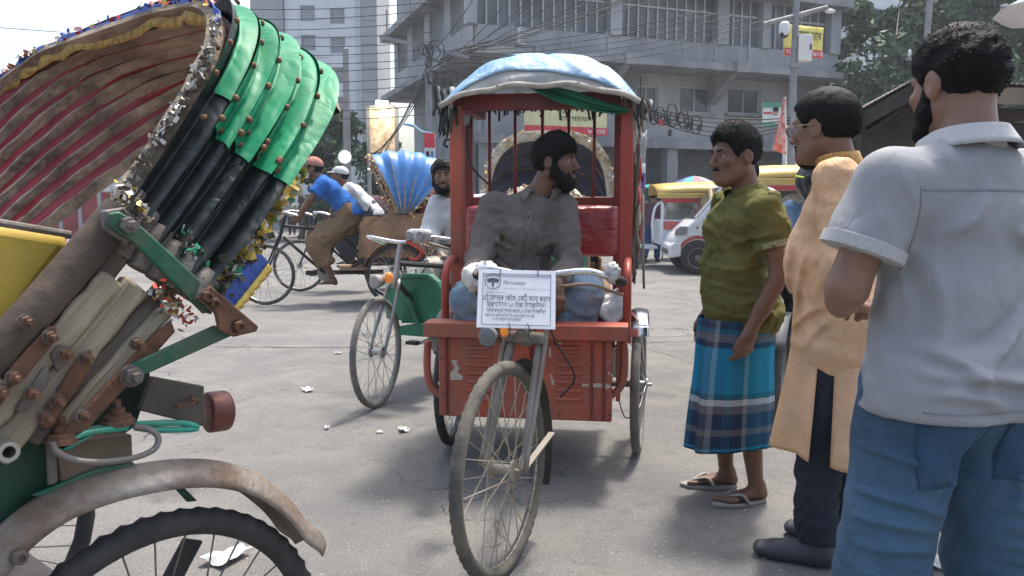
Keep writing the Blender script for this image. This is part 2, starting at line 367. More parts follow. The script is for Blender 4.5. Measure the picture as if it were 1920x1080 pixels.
# ------------------------------------------------------------------ people
SKIN = lambda i, c: M('skin_%d' % i, c, 0.45, var=0.16, scale=14, bump=0.08, bscale=160, spec=0.4)
HAIR = lambda: M('hair_black', (0.006, 0.0055, 0.0055), 0.62, var=0.5, scale=60, bump=0.35, bscale=180, spec=0.12)
class Person:
    """local axes: +y the way the person faces, +x the person's right, z up; joints in metres"""
    def __init__(s, name, label, loc, rz, k=1.0, J=None, vox=0.006, yaw=0, pitch=0, roll=0, skin=None, group=None, hs=1.0):
        s.root = thing(name, label, 'person', loc, R(rz), group); s.k = k; s.vox = vox; s.skin = skin; s.hs = hs * k
        d = dict(pelvis=(0, 0, .92), waist=(0, .005, 1.06), chest=(0, .01, 1.24), neck=(0, -.015, 1.385), head=(0, .02, 1.535),
                 sR=(.172, -.005, 1.345), sL=(-.172, -.005, 1.345), eR=(.225, -.03, 1.08), eL=(-.225, -.03, 1.08), wR=(.235, .05, .85), wL=(-.235, .05, .85),
                 hR=(.085, 0, .88), hL=(-.085, 0, .88), kR=(.095, .015, .47), kL=(-.095, .015, .47), aR=(.10, -.02, .08), aL=(-.10, -.02, .08),
                 fR=(.12, .16, .03), fL=(-.12, .16, .03))
        s.J = {n: np.array(v, float) * k for n, v in d.items()}
        for n, v in (J or {}).items(): s.J[n] = np.array(v, float)
        s.HR = np.array((Matrix.Rotation(R(yaw), 3, 'Z') @ Matrix.Rotation(R(pitch), 3, 'X') @ Matrix.Rotation(R(roll), 3, 'Y')))
        lat = s.J['sR'] - s.J['sL']; s.lat = lat / np.linalg.norm(lat); hl = s.J['hR'] - s.J['hL']; s.hlat = hl / np.linalg.norm(hl)
    def hp(s, x, y, z): return s.J['head'] + s.HR @ (np.array((x, y, z)) * s.hs)
    def field(s, names, pad=.14, vox=None, extra=()):
        P = np.array([s.J[n] for n in names] + [np.array(e) for e in extra]); return Field(P.min(0) - pad, P.max(0) + pad, vox or s.vox)
    def torso(s, F, off=0.0, belly=0.0, k=.03, b=1.0):
        J, q = s.J, s.k
        F.cone(J['pelvis'], J['waist'], .148 * q * b + off, .135 * q * b + off, k, s.hlat, .74, .74)
        F.cone(J['waist'], J['chest'], .135 * q * b + off, .152 * q * b + off, k, s.lat, .74, .70)
        F.cone(J['chest'], J['neck'] * .7 + J['chest'] * .3, .150 * q * b + off, .092 * q + off, k, s.lat, .70, .72)
        for a in 'RL': F.cone(J['neck'] * .62 + J['chest'] * .38, J['s' + a], .062 * q + off * .8, .048 * q + off, k)
        if belly: F.ell(J['waist'] * .8 + J['chest'] * .2 + np.array((0, .07, -.03)) * q, (.125 * q + off, .085 * q + off + belly, .13 * q + off), None, .06)
    def head(s, F, grow=0.0):
        h = s.hs; hp = s.hp; E = lambda c, r, k=.02, op='u': F.ell(hp(*c), tuple(v * h + grow for v in r), s.HR, k * h, op)
        Cn = lambda a, b, ra, rb, k=.012: F.cone(hp(*a), hp(*b), ra * h + grow, rb * h + grow, k * h)
        E((0, -.018, .032), (.074, .094, .086)); E((0, .028, -.03), (.060, .066, .086), .03); E((0, .062, -.091), (.034, .033, .027), .03)
        Cn((-.05, -.01, -.055), (-.02, .06, -.088), .022, .020, .03); Cn((.05, -.01, -.055), (.02, .06, -.088), .022, .020, .03)
        Cn((-.036, .076, .028), (.036, .076, .028), .013, .013, .02)
        if grow == 0:
            for a in (-1, 1):
                E((a * .032, .098, .006), (.014, .012, .010), .014, 's')
                E((a * .042, .068, -.018), (.02, .018, .016), .02)
                E((a * .077, -.012, -.004), (.011, .024, .034), .008); E((a * .086, -.004, -.002), (.007, .012, .020), .006, 's')
            Cn((0, .090, .020), (0, .114, -.024), .007, .0105, .012); E((0, .112, -.028), (.013, .012, .010), .008)
            for a in (-1, 1): E((a * .012, .101, -.031), (.008, .009, .007), .006)
            Cn((-.018, .088, -.058), (.018, .088, -.058), .0085, .0085, .008); Cn((-.015, .087, -.071), (.015, .087, -.071), .009, .009, .008)
            E((0, .085, -.095), (.016, .012, .012), .015)
        F.cone(hp(0, -.034, -.045), s.J['neck'] * .9 + s.J['chest'] * .1, .052 * h + grow, .060 * s.k + grow, .022)
    def hand(s, F, side, d, n, curl=35, thumb=30):
        """d: way the hand points, n: way the palm faces"""
        w = s.J['w' + side]; h = s.k; d = np.array(d, float); d /= np.linalg.norm(d); n = np.array(n, float); n -= d * (n @ d); n /= np.linalg.norm(n)
        ac = np.cross(d, n); ac = ac if side == 'R' else -ac       # towards the thumb
        F.cone(w, w + d * .03 * h, .026 * h, .028 * h, .015); F.cone(w + d * .025 * h, w + d * .085 * h, .030 * h, .038 * h, .015, ac, .5, .38)
        for i, L in enumerate((.072, .080, .075, .060)):
            b = w + d * (.088 - .004 * abs(i - 1)) * h + ac * (.029 - .0195 * i) * h; a = R(curl * (0.8 + .12 * i)); d1 = d * math.cos(a) + n * math.sin(a); a2 = a * 2.0; d2 = d * math.cos(a2) + n * math.sin(a2)
            m = b + d1 * L * .55 * h; F.cone(b, m, .0098 * h, .009 * h, .004); F.cone(m, m + d2 * L * .5 * h, .009 * h, .0075 * h, .003)
        t0 = w + d * .03 * h + ac * .026 * h; a = R(thumb); t1 = t0 + (d * math.cos(a) + ac * math.sin(a) + n * .25) * .042 * h; t2 = t1 + (d + n * .35) / 1.06 * .032 * h
        F.cone(t0, t1, .0135 * h, .011 * h, .008); F.cone(t1, t2, .011 * h, .0085 * h, .003)
    def body(s, hands=None, feet='shoe', b=1.0, face=True):
        J, q = s.J, s.k; F = s.field(J.keys(), .15)
        s.torso(F, -.012 * q, b=b); s.head(F)
        for a in 'RL':
            F.cone(J['s' + a], J['e' + a], .046 * q, .040 * q, .02); F.cone(J['e' + a], J['e' + a] * .35 + J['w' + a] * .65, .041 * q, .034 * q, .015); F.cone(J['e' + a] * .35 + J['w' + a] * .65, J['w' + a], .034 * q, .026 * q, .015)
            if hands is not None: s.hand(F, a, *hands[a])
            else: s.hand(F, a, J['w' + a] - J['e' + a], (-1 if a == 'R' else 1, 0.2, 0), 25, 25)
            F.cone(J['h' + a], J['k' + a], .078 * q, .052 * q, .03); F.cone(J['k' + a], J['k' + a] * .65 + J['a' + a] * .35, .050 * q, .050 * q, .02); F.cone(J['k' + a] * .65 + J['a' + a] * .35, J['a' + a], .050 * q, .032 * q, .02)
            if feet == 'bare':
                A, T = J['a' + a], J['f' + a]; dr = T - A; dr[2] = 0; dr /= np.linalg.norm(dr); sd = np.cross(dr, (0, 0, 1)) * (1 if a == 'L' else -1)   # towards big toe
                F.cone(A - np.array((0, 0, .012)) * q - dr * .015 * q, A - np.array((0, 0, .045)) * q - dr * .03 * q, .032 * q, .027 * q, .02)
                F.cone(A - np.array((0, 0, .035)) * q, T - dr * .01 * q - np.array((0, 0, .004)), .034 * q, .040 * q, .02, sd, .8, .36)
                for i in range(5):
                    b0 = T + dr * (.005 - .006 * i * i * .5) * q + sd * (.030 - .0165 * i) * q - np.array((0, 0, .010)) * q; F.cone(b0, b0 + dr * (.032 - .003 * i) * q, (.0125 if i == 0 else .009) * q, (.011 if i == 0 else .0075) * q, .004)
        s.bodyo = F.build('body', s.skin, s.root, 1)
        if face:
            we = M('eye_white', (.30, .26, .23), .35); ir = M('eye_iris', (.012, .007, .004), .2)
            for a in (-1, 1):
                e = obj('eye', MB().ball(s.hp(a * .031, .0750, .006), .0112 * s.hs, 12, 8), we, s.root, 180)
                obj('iris', MB().ball(s.hp(a * .031, .0750 + .0062, .006), .0066 * s.hs, 10, 6), ir, e, 180)
                bt = [s.hp(a * x, y, z) for x, y, z in ((.012, .092, .024), (.028, .092, .031), (.046, .080, .028))]
                obj('eyebrow', MB().tube(spline(bt, 4), [.0028 * s.hs, .0042 * s.hs, .0045 * s.hs, .0048 * s.hs, .0048 * s.hs, .0045 * s.hs, .0038 * s.hs, .003 * s.hs, .0015 * s.hs], 6), HAIR(), s.root, 180)
        return s
    def hairdo(s, thick=.012, top=.02, zb=-.05, zf=.062, yf=.085, strands=0, slen=.03, wave=.004, seed=1, messy=.22, flow=None):
        """hair cap: thick at the sides, top above the crown; zb height of the nape line, zf of the forehead line"""
        P = s.J['head']; F = Field(P - .17 * s.hs, P + .18 * s.hs, min(s.vox, .006)); h = s.hs
        F.ell(s.hp(0, -.020, .034), ((.0745 + thick) * h, (.095 + thick) * h, (.087 + thick) * h), s.HR, .01)
        F.ell(s.hp(0, .005, .065), ((.066 + thick) * h, (.084 + thick * .5) * h, (.052 + top) * h), s.HR, .02)
        HRt = s.HR.T / h; p0 = s.J['head']
        def keep(x, y, z):
            X, Y, Z = x - p0[0], y - p0[1], z - p0[2]
            lx = HRt[0, 0] * X + HRt[0, 1] * Y + HRt[0, 2] * Z; ly = HRt[1, 0] * X + HRt[1, 1] * Y + HRt[1, 2] * Z; lz = HRt[2, 0] * X + HRt[2, 1] * Y + HRt[2, 2] * Z
            zc = np.interp(ly, [-.12, -.06, -.035, -.02, .012, .03, .045, .07, yf + .02], [zb + .0, zb - .005, zb * .5, .028, .026, -.005, .02, zf - .012, zf + .01])
            return ((zc - lz) * .7 * h).astype(np.float32)
        F.cut(keep)
        F.ripple(folds(seed, 130, wave, (1, 1, .4), 6, 1.2)); F.ripple(folds(seed + 5, 320, wave * .35, (1, 1, 1), 5, 1.0))
        o = F.build('hair', HAIR(), s.root, 1); s.hairo = o
        if strands:
            V = np.empty(len(o.data.vertices) * 3); o.data.vertices.foreach_get('co', V); V = V.reshape(-1, 3); N = np.empty(len(V) * 3); o.data.vertex_normals.foreach_get('vector', N); N = N.reshape(-1, 3)
            r = np.random.RandomState(seed); lz = (V - p0) @ s.HR[:, 2]
            ly = (V - p0) @ s.HR[:, 1]; idx = r.choice(np.nonzero((lz > .035 * h) | ((lz > zb * h * .5) & (ly < -.05 * h)))[0], strands); v, nn = V[idx], N[idx]
            fl = s.HR @ np.array(flow or (.3, .6, -.5)); d = fl + r.normal(size=(strands, 3)) * messy; d -= nn * (d * nn).sum(1)[:, None] * .8; d += nn * r.uniform(.0, .2, (strands, 1)); d /= np.linalg.norm(d, axis=1)[:, None]
            L = slen * h * r.uniform(.5, 1.2, (strands, 1)); sd = np.cross(d, nn); sd /= np.linalg.norm(sd, axis=1)[:, None] + 1e-6; w = .0011
            b = v - nn * .004; m = b + d * L * .55 + nn * .002; t = b + d * L - nn * L * .18
            VV = np.stack([b - sd * w, b + sd * w, m + sd * w, m - sd * w, t], 1).reshape(-1, 3)
            fs = []; 
            for i in range(strands): q = i * 5; fs += [(q, q + 1, q + 2, q + 3), (q + 3, q + 2, q + 4)]
            me = bpy.data.meshes.new('hair_strands'); me.from_pydata(VV.tolist(), [], fs); so_ = link('hair_strands', me, HAIR(), o); so_['kind'] = 'stuff'
        return o
    def beard(s, grow=.009, long=0.0, seed=3, chin_only=False, full=True):
        P = s.J['head']; F = Field(P - .17 * s.hs - (0, 0, long), P + .15 * s.hs, min(s.vox, .006)); h = s.hs
        E = lambda c, r, k=.02, op='u': F.ell(s.hp(*c), tuple(v * h for v in r), s.HR, k * h, op)
        g = grow / .9
        if full:
            for a in (-1, 1):
                F.cone(s.hp(a * .063, .012, .0), s.hp(a * .056, .02, -.05), (.010 + g * .3) * h, (.018 + g * .5) * h, .015); F.cone(s.hp(a * .052, .02, -.058), s.hp(a * .022, .066, -.095), (.02 + g * .6) * h, (.024 + g) * h, .02)
        E((0, .060, -.096), (.036 + g * .5, .030 + g * .7, .024 + g)); F.cone(s.hp(0, .055, -.10), s.hp(0, .052, -.108 - long), (.026 + g * .8) * h, .018 * h, .02)
        for a in (-1, 1): F.cone(s.hp(a * .026, .078, -.052), s.hp(a * .026, .074, -.085), .009 * h, .012 * h, .01)
        E((0, .094, -.064), (.022, .022, .014), .006, 's')
        F.ripple(folds(seed, 260, .0035, (1, 1, .3), 6, 1.0))
        o = F.build('beard', HAIR(), s.root, 1); s.moustache(); return o
    def moustache(s, t=.0055):
        pts = [s.hp(x, y, z) for x, y, z in ((-.03, .080, -.058), (-.016, .0945, -.050), (0, .0985, -.046), (.016, .0945, -.050), (.03, .080, -.058))]
        n = len(spline(pts, 4)); return obj('moustache', MB().tube(spline(pts, 4), [t * s.hs * (0.35 + .65 * math.sin(math.pi * (i + .5) / n)) for i in range(n)], 7), HAIR(), s.root, 180)
    def top(s, mat, hem, sleeve=.62, off=.012, belly=0.0, loose=.012, seed=1, amp=.006, freq=42, b=1.0, name='shirt', tilt=0.0, skirt=0.0, aniso=(1, 1, .6), crease=None):
        """shirt: hem height, sleeve length along the arm (over 1 = past the elbow), loose = extra width at the hem"""
        J, q = s.J, s.k; F = s.field(('pelvis', 'waist', 'chest', 'neck', 'sR', 'sL', 'eR', 'eL', 'wR', 'wL'), .22)
        s.torso(F, off, belly, b=b)
        up = (J['waist'] - J['pelvis']); bot = J['pelvis'] - up * .9
        F.cone(J['waist'], bot, .137 * q * b + off + loose * .5, .150 * q * b + off + loose + skirt, .05, s.hlat, .74, .76)
        fw = np.cross(np.array((0, 0, 1.)), s.hlat)
        for a in 'RL': F.ell(J['h' + a] + (J['pelvis'] - J['h' + a]) * .1 - fw * .045 * q, (.085 * q + off + loose, .080 * q + off + loose, .11 * q + off), None, .05)
        for a in 'RL':
            S, E_, W_ = J['s' + a], J['e' + a], J['w' + a]; r0 = .060 * q + off * .6
            if sleeve <= 1: F.cone(S, S + (E_ - S) * sleeve, r0, .058 * q + off * 1.2 + loose * .4, .03, flat=True)
            else: F.cone(S, E_, r0, .050 * q + off, .03); F.cone(E_, E_ + (W_ - E_) * (sleeve - 1), .050 * q + off, .038 * q + off * .8, .02, flat=True)
        nk = s.hp(0, -.02, -.05); F.cone(J['neck'] + (s.HR[:, 2] * .012), J['neck'] * .3 + nk * .7, .058 * q, .070 * q, .005, op='s')
        F.ripple(folds(seed, freq, amp, aniso, 6)); F.ripple(folds(seed + 9, freq * 2.6, amp * .35, (1, 1, 1), 5))
        if crease: F.ripple(crease)
        h0 = J['pelvis']
        F.cut(lambda x, y, z: np.where(z < hem + .5, hem + tilt * (y - h0[1]) - z, -1.0).astype(np.float32) if sleeve <= 1 else np.where((x - h0[0]) ** 2 + (y - h0[1]) ** 2 < (.26 * q) ** 2, hem + tilt * (y - h0[1]) - z, -1.0).astype(np.float32))
        s.shirto = F.build(name, mat, s.root, 1); return s.shirto
    def pants(s, mat, off=.014, cuff=.0, wide=.0, seed=2, amp=.007, top=.03, name='trousers', stack=.012, crease=None):
        J, q = s.J, s.k; F = s.field(('pelvis', 'waist', 'hR', 'hL', 'kR', 'kL', 'aR', 'aL'), .2)
        F.cone(J['pelvis'] - (J['waist'] - J['pelvis']) * .3, J['waist'] * .45 + J['pelvis'] * .55, .150 * q + off, .138 * q + off, .03, s.hlat, .76, .74, flat=True)
        fw = np.cross(np.array((0, 0, 1.)), s.hlat)
        for a in 'RL':
            F.ell(J['h' + a] + (J['pelvis'] - J['h' + a]) * .1 - fw * .040 * q, (.078 * q + off, .074 * q + off, .10 * q + off), None, .03)
            F.cone(J['h' + a], J['k' + a], .090 * q + off, .062 * q + off + wide, .03); E_ = J['a' + a] + (J['k' + a] - J['a' + a]) * cuff
            F.cone(J['k' + a], E_, .062 * q + off + wide, .050 * q + off + wide, .02, flat=True)
        F.ripple(folds(seed, 30, amp, (.5, .5, 1), 6, 2.2))
        st = [J['a' + a] for a in 'RL']; kz = [J['k' + a][2] for a in 'RL']
        def stackf(x, y, z):                      # creases gather above the shoe and behind the knee
            w = np.exp(-((z - st[0][2] - .12 * q) / (.12 * q)) ** 2) + .6 * np.exp(-((z - max(kz) - .03) / .09) ** 2)
            return w * stack * np.sin(z * 80 + 4.5 * np.sin(x * 23 + y * 31 + z * 9)) * (.5 + .5 * np.sin(x * 31 - y * 27 + z * 13)) * .6
        F.ripple(stackf)
        if crease: F.ripple(crease)
        s.pantso = F.build(name, mat, s.root, 1); return s.pantso
    def collar(s, mat, h=.035, r=.068, fold=True, name='collar', open_a=28, spread=.03, lift=.018):
        nk = s.J['neck']; up = s.hp(0, -.022, -.04) - nk; up /= np.linalg.norm(up); fw = np.cross((0, 0, 1.), s.lat); lat = s.lat; q = s.k
        c = nk + up * lift
        prof = [(r, -.012), (r + .001, h * .5), (r + .004, h), (r + .010, h + .003)] + ([(r + .018, h * .6), (r + spread, -.004)] if fold else [(r + .011, h * .4), (r + .012, -.012)])
        def fn(a, b):
            A = R(-90 + open_a + (360 - 2 * open_a) * a + 180); i = b * (len(prof) - 1); i0 = min(int(i), len(prof) - 2); t = i - i0
            rr = prof[i0][0] * (1 - t) + prof[i0 + 1][0] * t; zz = prof[i0][1] * (1 - t) + prof[i0 + 1][1] * t
            front = abs(a - .5) * 2; zz2 = zz - .035 * front ** 2.2 - (.02 * front ** 3 if b > .7 and fold else 0); rr2 = rr + (.02 * front ** 3 if b > .6 and fold else 0)
            dirv = lat * math.cos(A - math.pi / 2 * 0) * 1.0 + fw * math.sin(A) * 1.05
            return Vector(c + dirv * rr2 * q + up * zz2 * q)
        return obj(name, MB().grid(lambda a, b: fn(a, b), 32, 11), mat, s.root, 180, solid=.003)
    def shoes(s, mat, sole=None, name='shoe', L=.0):
        for a in 'RL':
            A, T = s.J['a' + a], s.J['f' + a]; q = s.k; dr = T - A; dr[2] = 0; dr /= np.linalg.norm(dr); sd = np.cross(dr, (0, 0, 1)); F = Field(np.minimum(A, T) - .12, np.maximum(A, T) + .12, s.vox)
            zf = 0.0; heel = np.array((A[0], A[1], zf + .035 * q)) - dr * .035 * q; toe = np.array((T[0], T[1], zf + .03 * q)) + dr * .01 * q
            F.cone(heel, toe, .038 * q, .043 * q, .01, sd, .9, .62); F.cone(A + (0, 0, -.02 * q), heel + dr * .03 * q, .042 * q, .04 * q, .03); F.cone(A + (0, 0, -.03 * q), toe - dr * .06 * q, .036 * q, .036 * q, .03)
            F.cut(lambda x, y, z: (zf + .004 - z + 0 * x + 0 * y).astype(np.float32)); o = F.build(name, mat, s.root, 1)
    def sandals(s, mat, strap):
        for a in 'RL':
            A, T = s.J['a' + a], s.J['f' + a]; q = s.k; dr = T - A; dr[2] = 0; dr = Vector(dr).normalized(); sd = dr.cross(Vector((0, 0, 1))); c0 = Vector((A[0], A[1], 0)) - dr * .055 * q; Ln = .265 * q; poly = []
            for i in range(28):
                t = 2 * math.pi * i / 28; u = .5 - .5 * math.cos(t); wv = (.036 + .012 * math.sin(u * math.pi * 1.05 - .5)) * math.sin(t); poly.append(c0 + dr * (u * Ln) + sd * (wv * q * 1.05 * min(1, abs(math.sin(t)) ** -.35 if abs(math.sin(t)) > .01 else 1)))
            so_ = obj('sandal', MB().prism(poly, (0, 0, .018 * q)), mat, s.root, 30, bev=.004)
            tz = .018 * q; knob = c0 + dr * (Ln * .78) + Vector((0, 0, tz)); b2 = (1 if a == 'L' else -1)
            knob += sd * (.012 * b2 * q)
            for e in (-1, 1):
                p1 = c0 + dr * (Ln * .42) + sd * (e * .043 * q) + Vector((0, 0, tz * .8)); mid = c0 + dr * (Ln * .58) + sd * (e * .03 * q) + Vector((0, 0, tz + .036 * q))
                obj('strap', MB().tube(spline([p1, (p1 + mid) / 2 + Vector((0, 0, .010)), mid, knob + Vector((0, 0, .016)), knob], 4), [.013, .014, .015, .015, .014, .013, .012, .011, .010, .010, .009, .008, .007, .007, .006, .006, .006], 8, sq=.45), strap, so_, 180)
def cloth(name, c, rough=.85, var=.12, bump=.25, bs=220, **k): return M(name, c, rough, var=var, scale=5, bump=bump, bscale=bs, spec=.15, wr=(9, .3), **k)

from mathutils.bvhtree import BVHTree
def patch(name, p, onto, corners, vec, mat, off=.003, n=9, thick=.002):
    """a piece of cloth sewn onto a garment: a quad of points pushed along vec until it meets the garment"""
    me = onto.data; bv = BVHTree.FromPolygons([v.co[:] for v in me.vertices], [q.vertices[:] for q in me.polygons]); vec = Vector(vec).normalized(); c = [Vector(q) for q in corners]
    def fn(a, b):
        q = c[0].lerp(c[1], a).lerp(c[3].lerp(c[2], a), b); h, nn, _, _ = bv.ray_cast(q, vec, 1.0); return (h - vec * off) if h is not None else q + vec * .1
    return obj(name, MB().grid(fn, n, n), mat, p.root, 180, solid=thick)
# ------------------------------------------------------------------ the ground
def asphalt():
    m = bpy.data.materials.new('worn_asphalt'); m.use_nodes = True; nt = m.node_tree; n = nt.nodes; l = nt.links; b = n['Principled BSDF']
    tc = n.new('ShaderNodeTexCoord')
    def noise(s, d=6, r=.6):
        q = n.new('ShaderNodeTexNoise'); q.inputs['Scale'].default_value = s; q.inputs['Detail'].default_value = d; q.inputs['Roughness'].default_value = r; l.new(tc.outputs['Object'], q.inputs['Vector']); return q.outputs['Fac']
    def ramp(src, a, b_, c0, c1):
        q = n.new('ShaderNodeMapRange'); q.inputs[1].default_value = a; q.inputs[2].default_value = b_; q.inputs[3].default_value = c0; q.inputs[4].default_value = c1; l.new(src, q.inputs[0]); return q.outputs[0]
    def mix(f, a, b_, mode='MIX'):
        q = n.new('ShaderNodeMix'); q.data_type = 'RGBA'; q.blend_type = mode
        for s, v in (('Factor', f), ('A', a), ('B', b_)):
            if isinstance(v, (int, float)): q.inputs[s].default_value = v
            elif isinstance(v, tuple): q.inputs[s].default_value = (*v, 1)
            else: l.new(v, q.inputs[s])
        return q.outputs['Result']
    base = mix(ramp(noise(.7), .35, .65, 0, 1), (.15, .15, .15), (.20, .195, .188))
    base = mix(ramp(noise(2.3, 8, .7), .42, .70, 0, .9), base, (.25, .238, .215))          # dust
    base = mix(ramp(noise(4.5, 8, .75), .56, .70, 0, .7), base, (.095, .097, .10))          # oil and wear
    v = n.new('ShaderNodeTexVoronoi'); v.inputs['Scale'].default_value = 55; l.new(tc.outputs['Object'], v.inputs['Vector'])
    sp = n.new('ShaderNodeMapRange'); sp.inputs[1].default_value = .10; sp.inputs[2].default_value = .22; sp.inputs[3].default_value = 1; sp.inputs[4].default_value = 0; l.new(v.outputs['Distance'], sp.inputs[0])
    g = n.new('ShaderNodeMath'); g.operation = 'MULTIPLY'; l.new(sp.outputs[0], g.inputs[0]); l.new(ramp(noise(9, 3), .42, .58, 0, .75), g.inputs[1])
    base = mix(g.outputs[0], base, (.42, .41, .39))                                          # pale chips
    base = mix(ramp(noise(1.1, 4, .55), .60, .68, 0, .5), base, (.085, .085, .088))         # old stains
    ve = n.new('ShaderNodeTexVoronoi'); ve.feature = 'DISTANCE_TO_EDGE'; ve.inputs['Scale'].default_value = 1.3; wob = n.new('ShaderNodeTexNoise'); wob.inputs['Scale'].default_value = 3; wob.inputs['Detail'].default_value = 6
    l.new(tc.outputs['Object'], wob.inputs['Vector']); mxv = n.new('ShaderNodeMix'); mxv.data_type = 'VECTOR'; mxv.inputs['Factor'].default_value = .35; l.new(tc.outputs['Object'], mxv.inputs[4]); l.new(wob.outputs['Color'], mxv.inputs[5]); l.new(mxv.outputs[1], ve.inputs['Vector'])
    ck = n.new('ShaderNodeMapRange'); ck.inputs[1].default_value = .002; ck.inputs[2].default_value = .010; ck.inputs[3].default_value = 1; ck.inputs[4].default_value = 0; l.new(ve.outputs['Distance'], ck.inputs[0])
    cm = n.new('ShaderNodeMath'); cm.operation = 'MULTIPLY'; l.new(ck.outputs[0], cm.inputs[0]); l.new(ramp(noise(.55, 3), .50, .58, 0, .8), cm.inputs[1])
    base = mix(cm.outputs[0], base, (.05, .05, .05))                                         # hair cracks
    fine = noise(140, 3, .7); base = mix(1.0, base, ramp(fine, .3, .7, .66, 1.3), 'MULTIPLY')
    l.new(base, b.inputs['Base Color']); b.inputs['Roughness'].default_value = .88; b.inputs['Specular IOR Level'].default_value = .25
    add = n.new('ShaderNodeMath'); add.operation = 'ADD'; l.new(fine, add.inputs[0]); l.new(ramp(noise(24, 5), 0, 1, 0, 1.5), add.inputs[1])
    bp = n.new('ShaderNodeBump'); bp.inputs['Strength'].default_value = .9; bp.inputs['Distance'].default_value = .012; l.new(add.outputs[0], bp.inputs['Height']); l.new(bp.outputs[0], b.inputs['Normal'])
    return m
gr = obj('road', MB().add([(-400, -30, 0), (400, -30, 0), (400, 900, 0), (-400, 900, 0)], [(0, 1, 2, 3)]), asphalt(), smooth=None); gr['kind'] = 'structure'
# the cracked joint that runs across the road, a few papers and crumbs on it
rs = random.Random(3)
crackm = M('crack_dirt', (.07, .07, .07), .95, var=.3, scale=20)
def crack(pts, w):
    m = MB(); P = spline(pts, 10); L = []; Rr = []
    for i, p in enumerate(P):
        ww = w * rs.uniform(.3, 1.2); p = p + Vector((0, rs.uniform(-.012, .012), 0)); L.append(p + Vector((0, ww, .004))); Rr.append(p + Vector((0, -ww, .004)))
    for i in range(len(P) - 1): m.add([Rr[i], Rr[i + 1], L[i + 1], L[i]], [(0, 1, 2, 3)])
    o = obj('road_crack', m, crackm, smooth=None); o['kind'] = 'structure'
crack([ground(380, 650), ground(640, 652), ground(800, 645), ground(1000, 650), ground(1240, 642), ground(1310, 640)], .009)
crack([ground(1215, 655), ground(1260, 668), ground(1300, 682)], .010)
crack([ground(1180, 628), ground(1240, 632), ground(1330, 628)], .006)
pap = M('scrap_paper', (.62, .62, .6), .8, var=.1)
scraps = [(577, 734, .07, 'crumpled white paper scrap on the road between the two nearest left wheels'), (634, 664, .05, 'small white scrap on the road by the green rickshaw wheel'),
          (613, 805, .03, 'tiny pale scrap lying left of the red rickshaw shadow'), (757, 809, .06, 'torn pale blue scrap just left of the red rickshaw box'), (712, 812, .03, 'tiny grey scrap beside the torn blue one'),
          (1760, 1060, .09, 'white paper scrap on the ground under the black stool'), (425, 1050, .12, 'crumpled white bag on the road behind the foreground wheel spokes')]
for (px, py, w, lb) in scraps:
    p = ground(px, py); m = MB(); r2 = random.Random(px)
    hs = [[r2.uniform(.004, .014 + w * .22) for _ in range(5)] for _ in range(5)]; an = r2.uniform(0, 3)
    def fn(a, b):
        i, j = round(a * 4), round(b * 4); x = (a - .5) * w * (1 + .25 * hs[i][j] * 30); y = (b - .5) * w * .8
        return Vector((x * math.cos(an) - y * math.sin(an), x * math.sin(an) + y * math.cos(an), hs[i][j])) + p
    tag(obj('paper_scrap', m.grid(fn, 5, 5), pap, smooth=None, solid=.002), lb, 'litter', 'scraps lying on the road')
peb = M('pebble_grey', (.33, .31, .28), .9); m = MB(); r2 = random.Random(11)
for i in range(900):
    px, py = r2.uniform(150, 1900), 640 + 440 * r2.random() ** 1.2; p = ground(px, py); s_ = r2.uniform(.002, .0075)
    q = [p + Vector((math.cos(a) * s_ * r2.uniform(.6, 1.3), math.sin(a) * s_ * r2.uniform(.6, 1.3), .001)) for a in (0, 1.57, 3.14, 4.71)]
    m.add(q + [p + Vector((0, 0, s_ * .9))], [(0, 1, 4), (1, 2, 4), (2, 3, 4), (3, 0, 4)])
tag(obj('grit', m, peb, smooth=None), 'scattered grit and pebbles on the asphalt', 'gravel', kind='stuff')

# ------------------------------------------------------------------ buildings
CONC = M('weathered_concrete', (.37, .385, .40), .88, var=.16, scale=.9, bump=.25, bscale=14, dirt=(.16, .165, .17), dirt_amt=.65, dscale=.55, stretch=(1, 1, .35))
CONC2 = M('stained_concrete_slab', (.33, .34, .35), .9, var=.2, scale=1.4, bump=.3, bscale=16, dirt=(.12, .12, .125), dirt_amt=.7, dscale=1.2, stretch=(1, 1, .25))
DARKW = M('dark_wall', (.15, .155, .16), .9, var=.3, scale=.8, bump=.2, bscale=10, dirt=(.07, .07, .075), dirt_amt=.7, dscale=.7)  # dark grey all over, with still darker noise patches
GLASS = M('window_glass', (.075, .09, .105), .12, var=.3, scale=.7, spec=.6)
GLASSD = M('dusty_glass', (.15, .165, .18), .35, var=.35, scale=.8, spec=.5, dirt=(.09, .095, .10), dirt_amt=.8, dscale=1.1)
ALU = M('aluminium_frame', (.42, .43, .44), .5, .3, var=.1)
def holed_wall(m, x0, x1, z0, z1, y, t, holes):
    """a wall of thickness t behind plane y with real openings (x0,x1,z0,z1)"""
    xs = sorted({x0, x1, *[v for h in holes for v in h[:2]]}); zs = sorted({z0, z1, *[v for h in holes for v in h[2:]]})
    for i in range(len(xs) - 1):
        for j in range(len(zs) - 1):
            cx, cz = (xs[i] + xs[i + 1]) / 2, (zs[j] + zs[j + 1]) / 2
            if any(h[0] < cx < h[1] and h[2] < cz < h[3] for h in holes): continue
            m.box((cx, y + t / 2, cz), (xs[i + 1] - xs[i], t, zs[j + 1] - zs[j]))
    return m
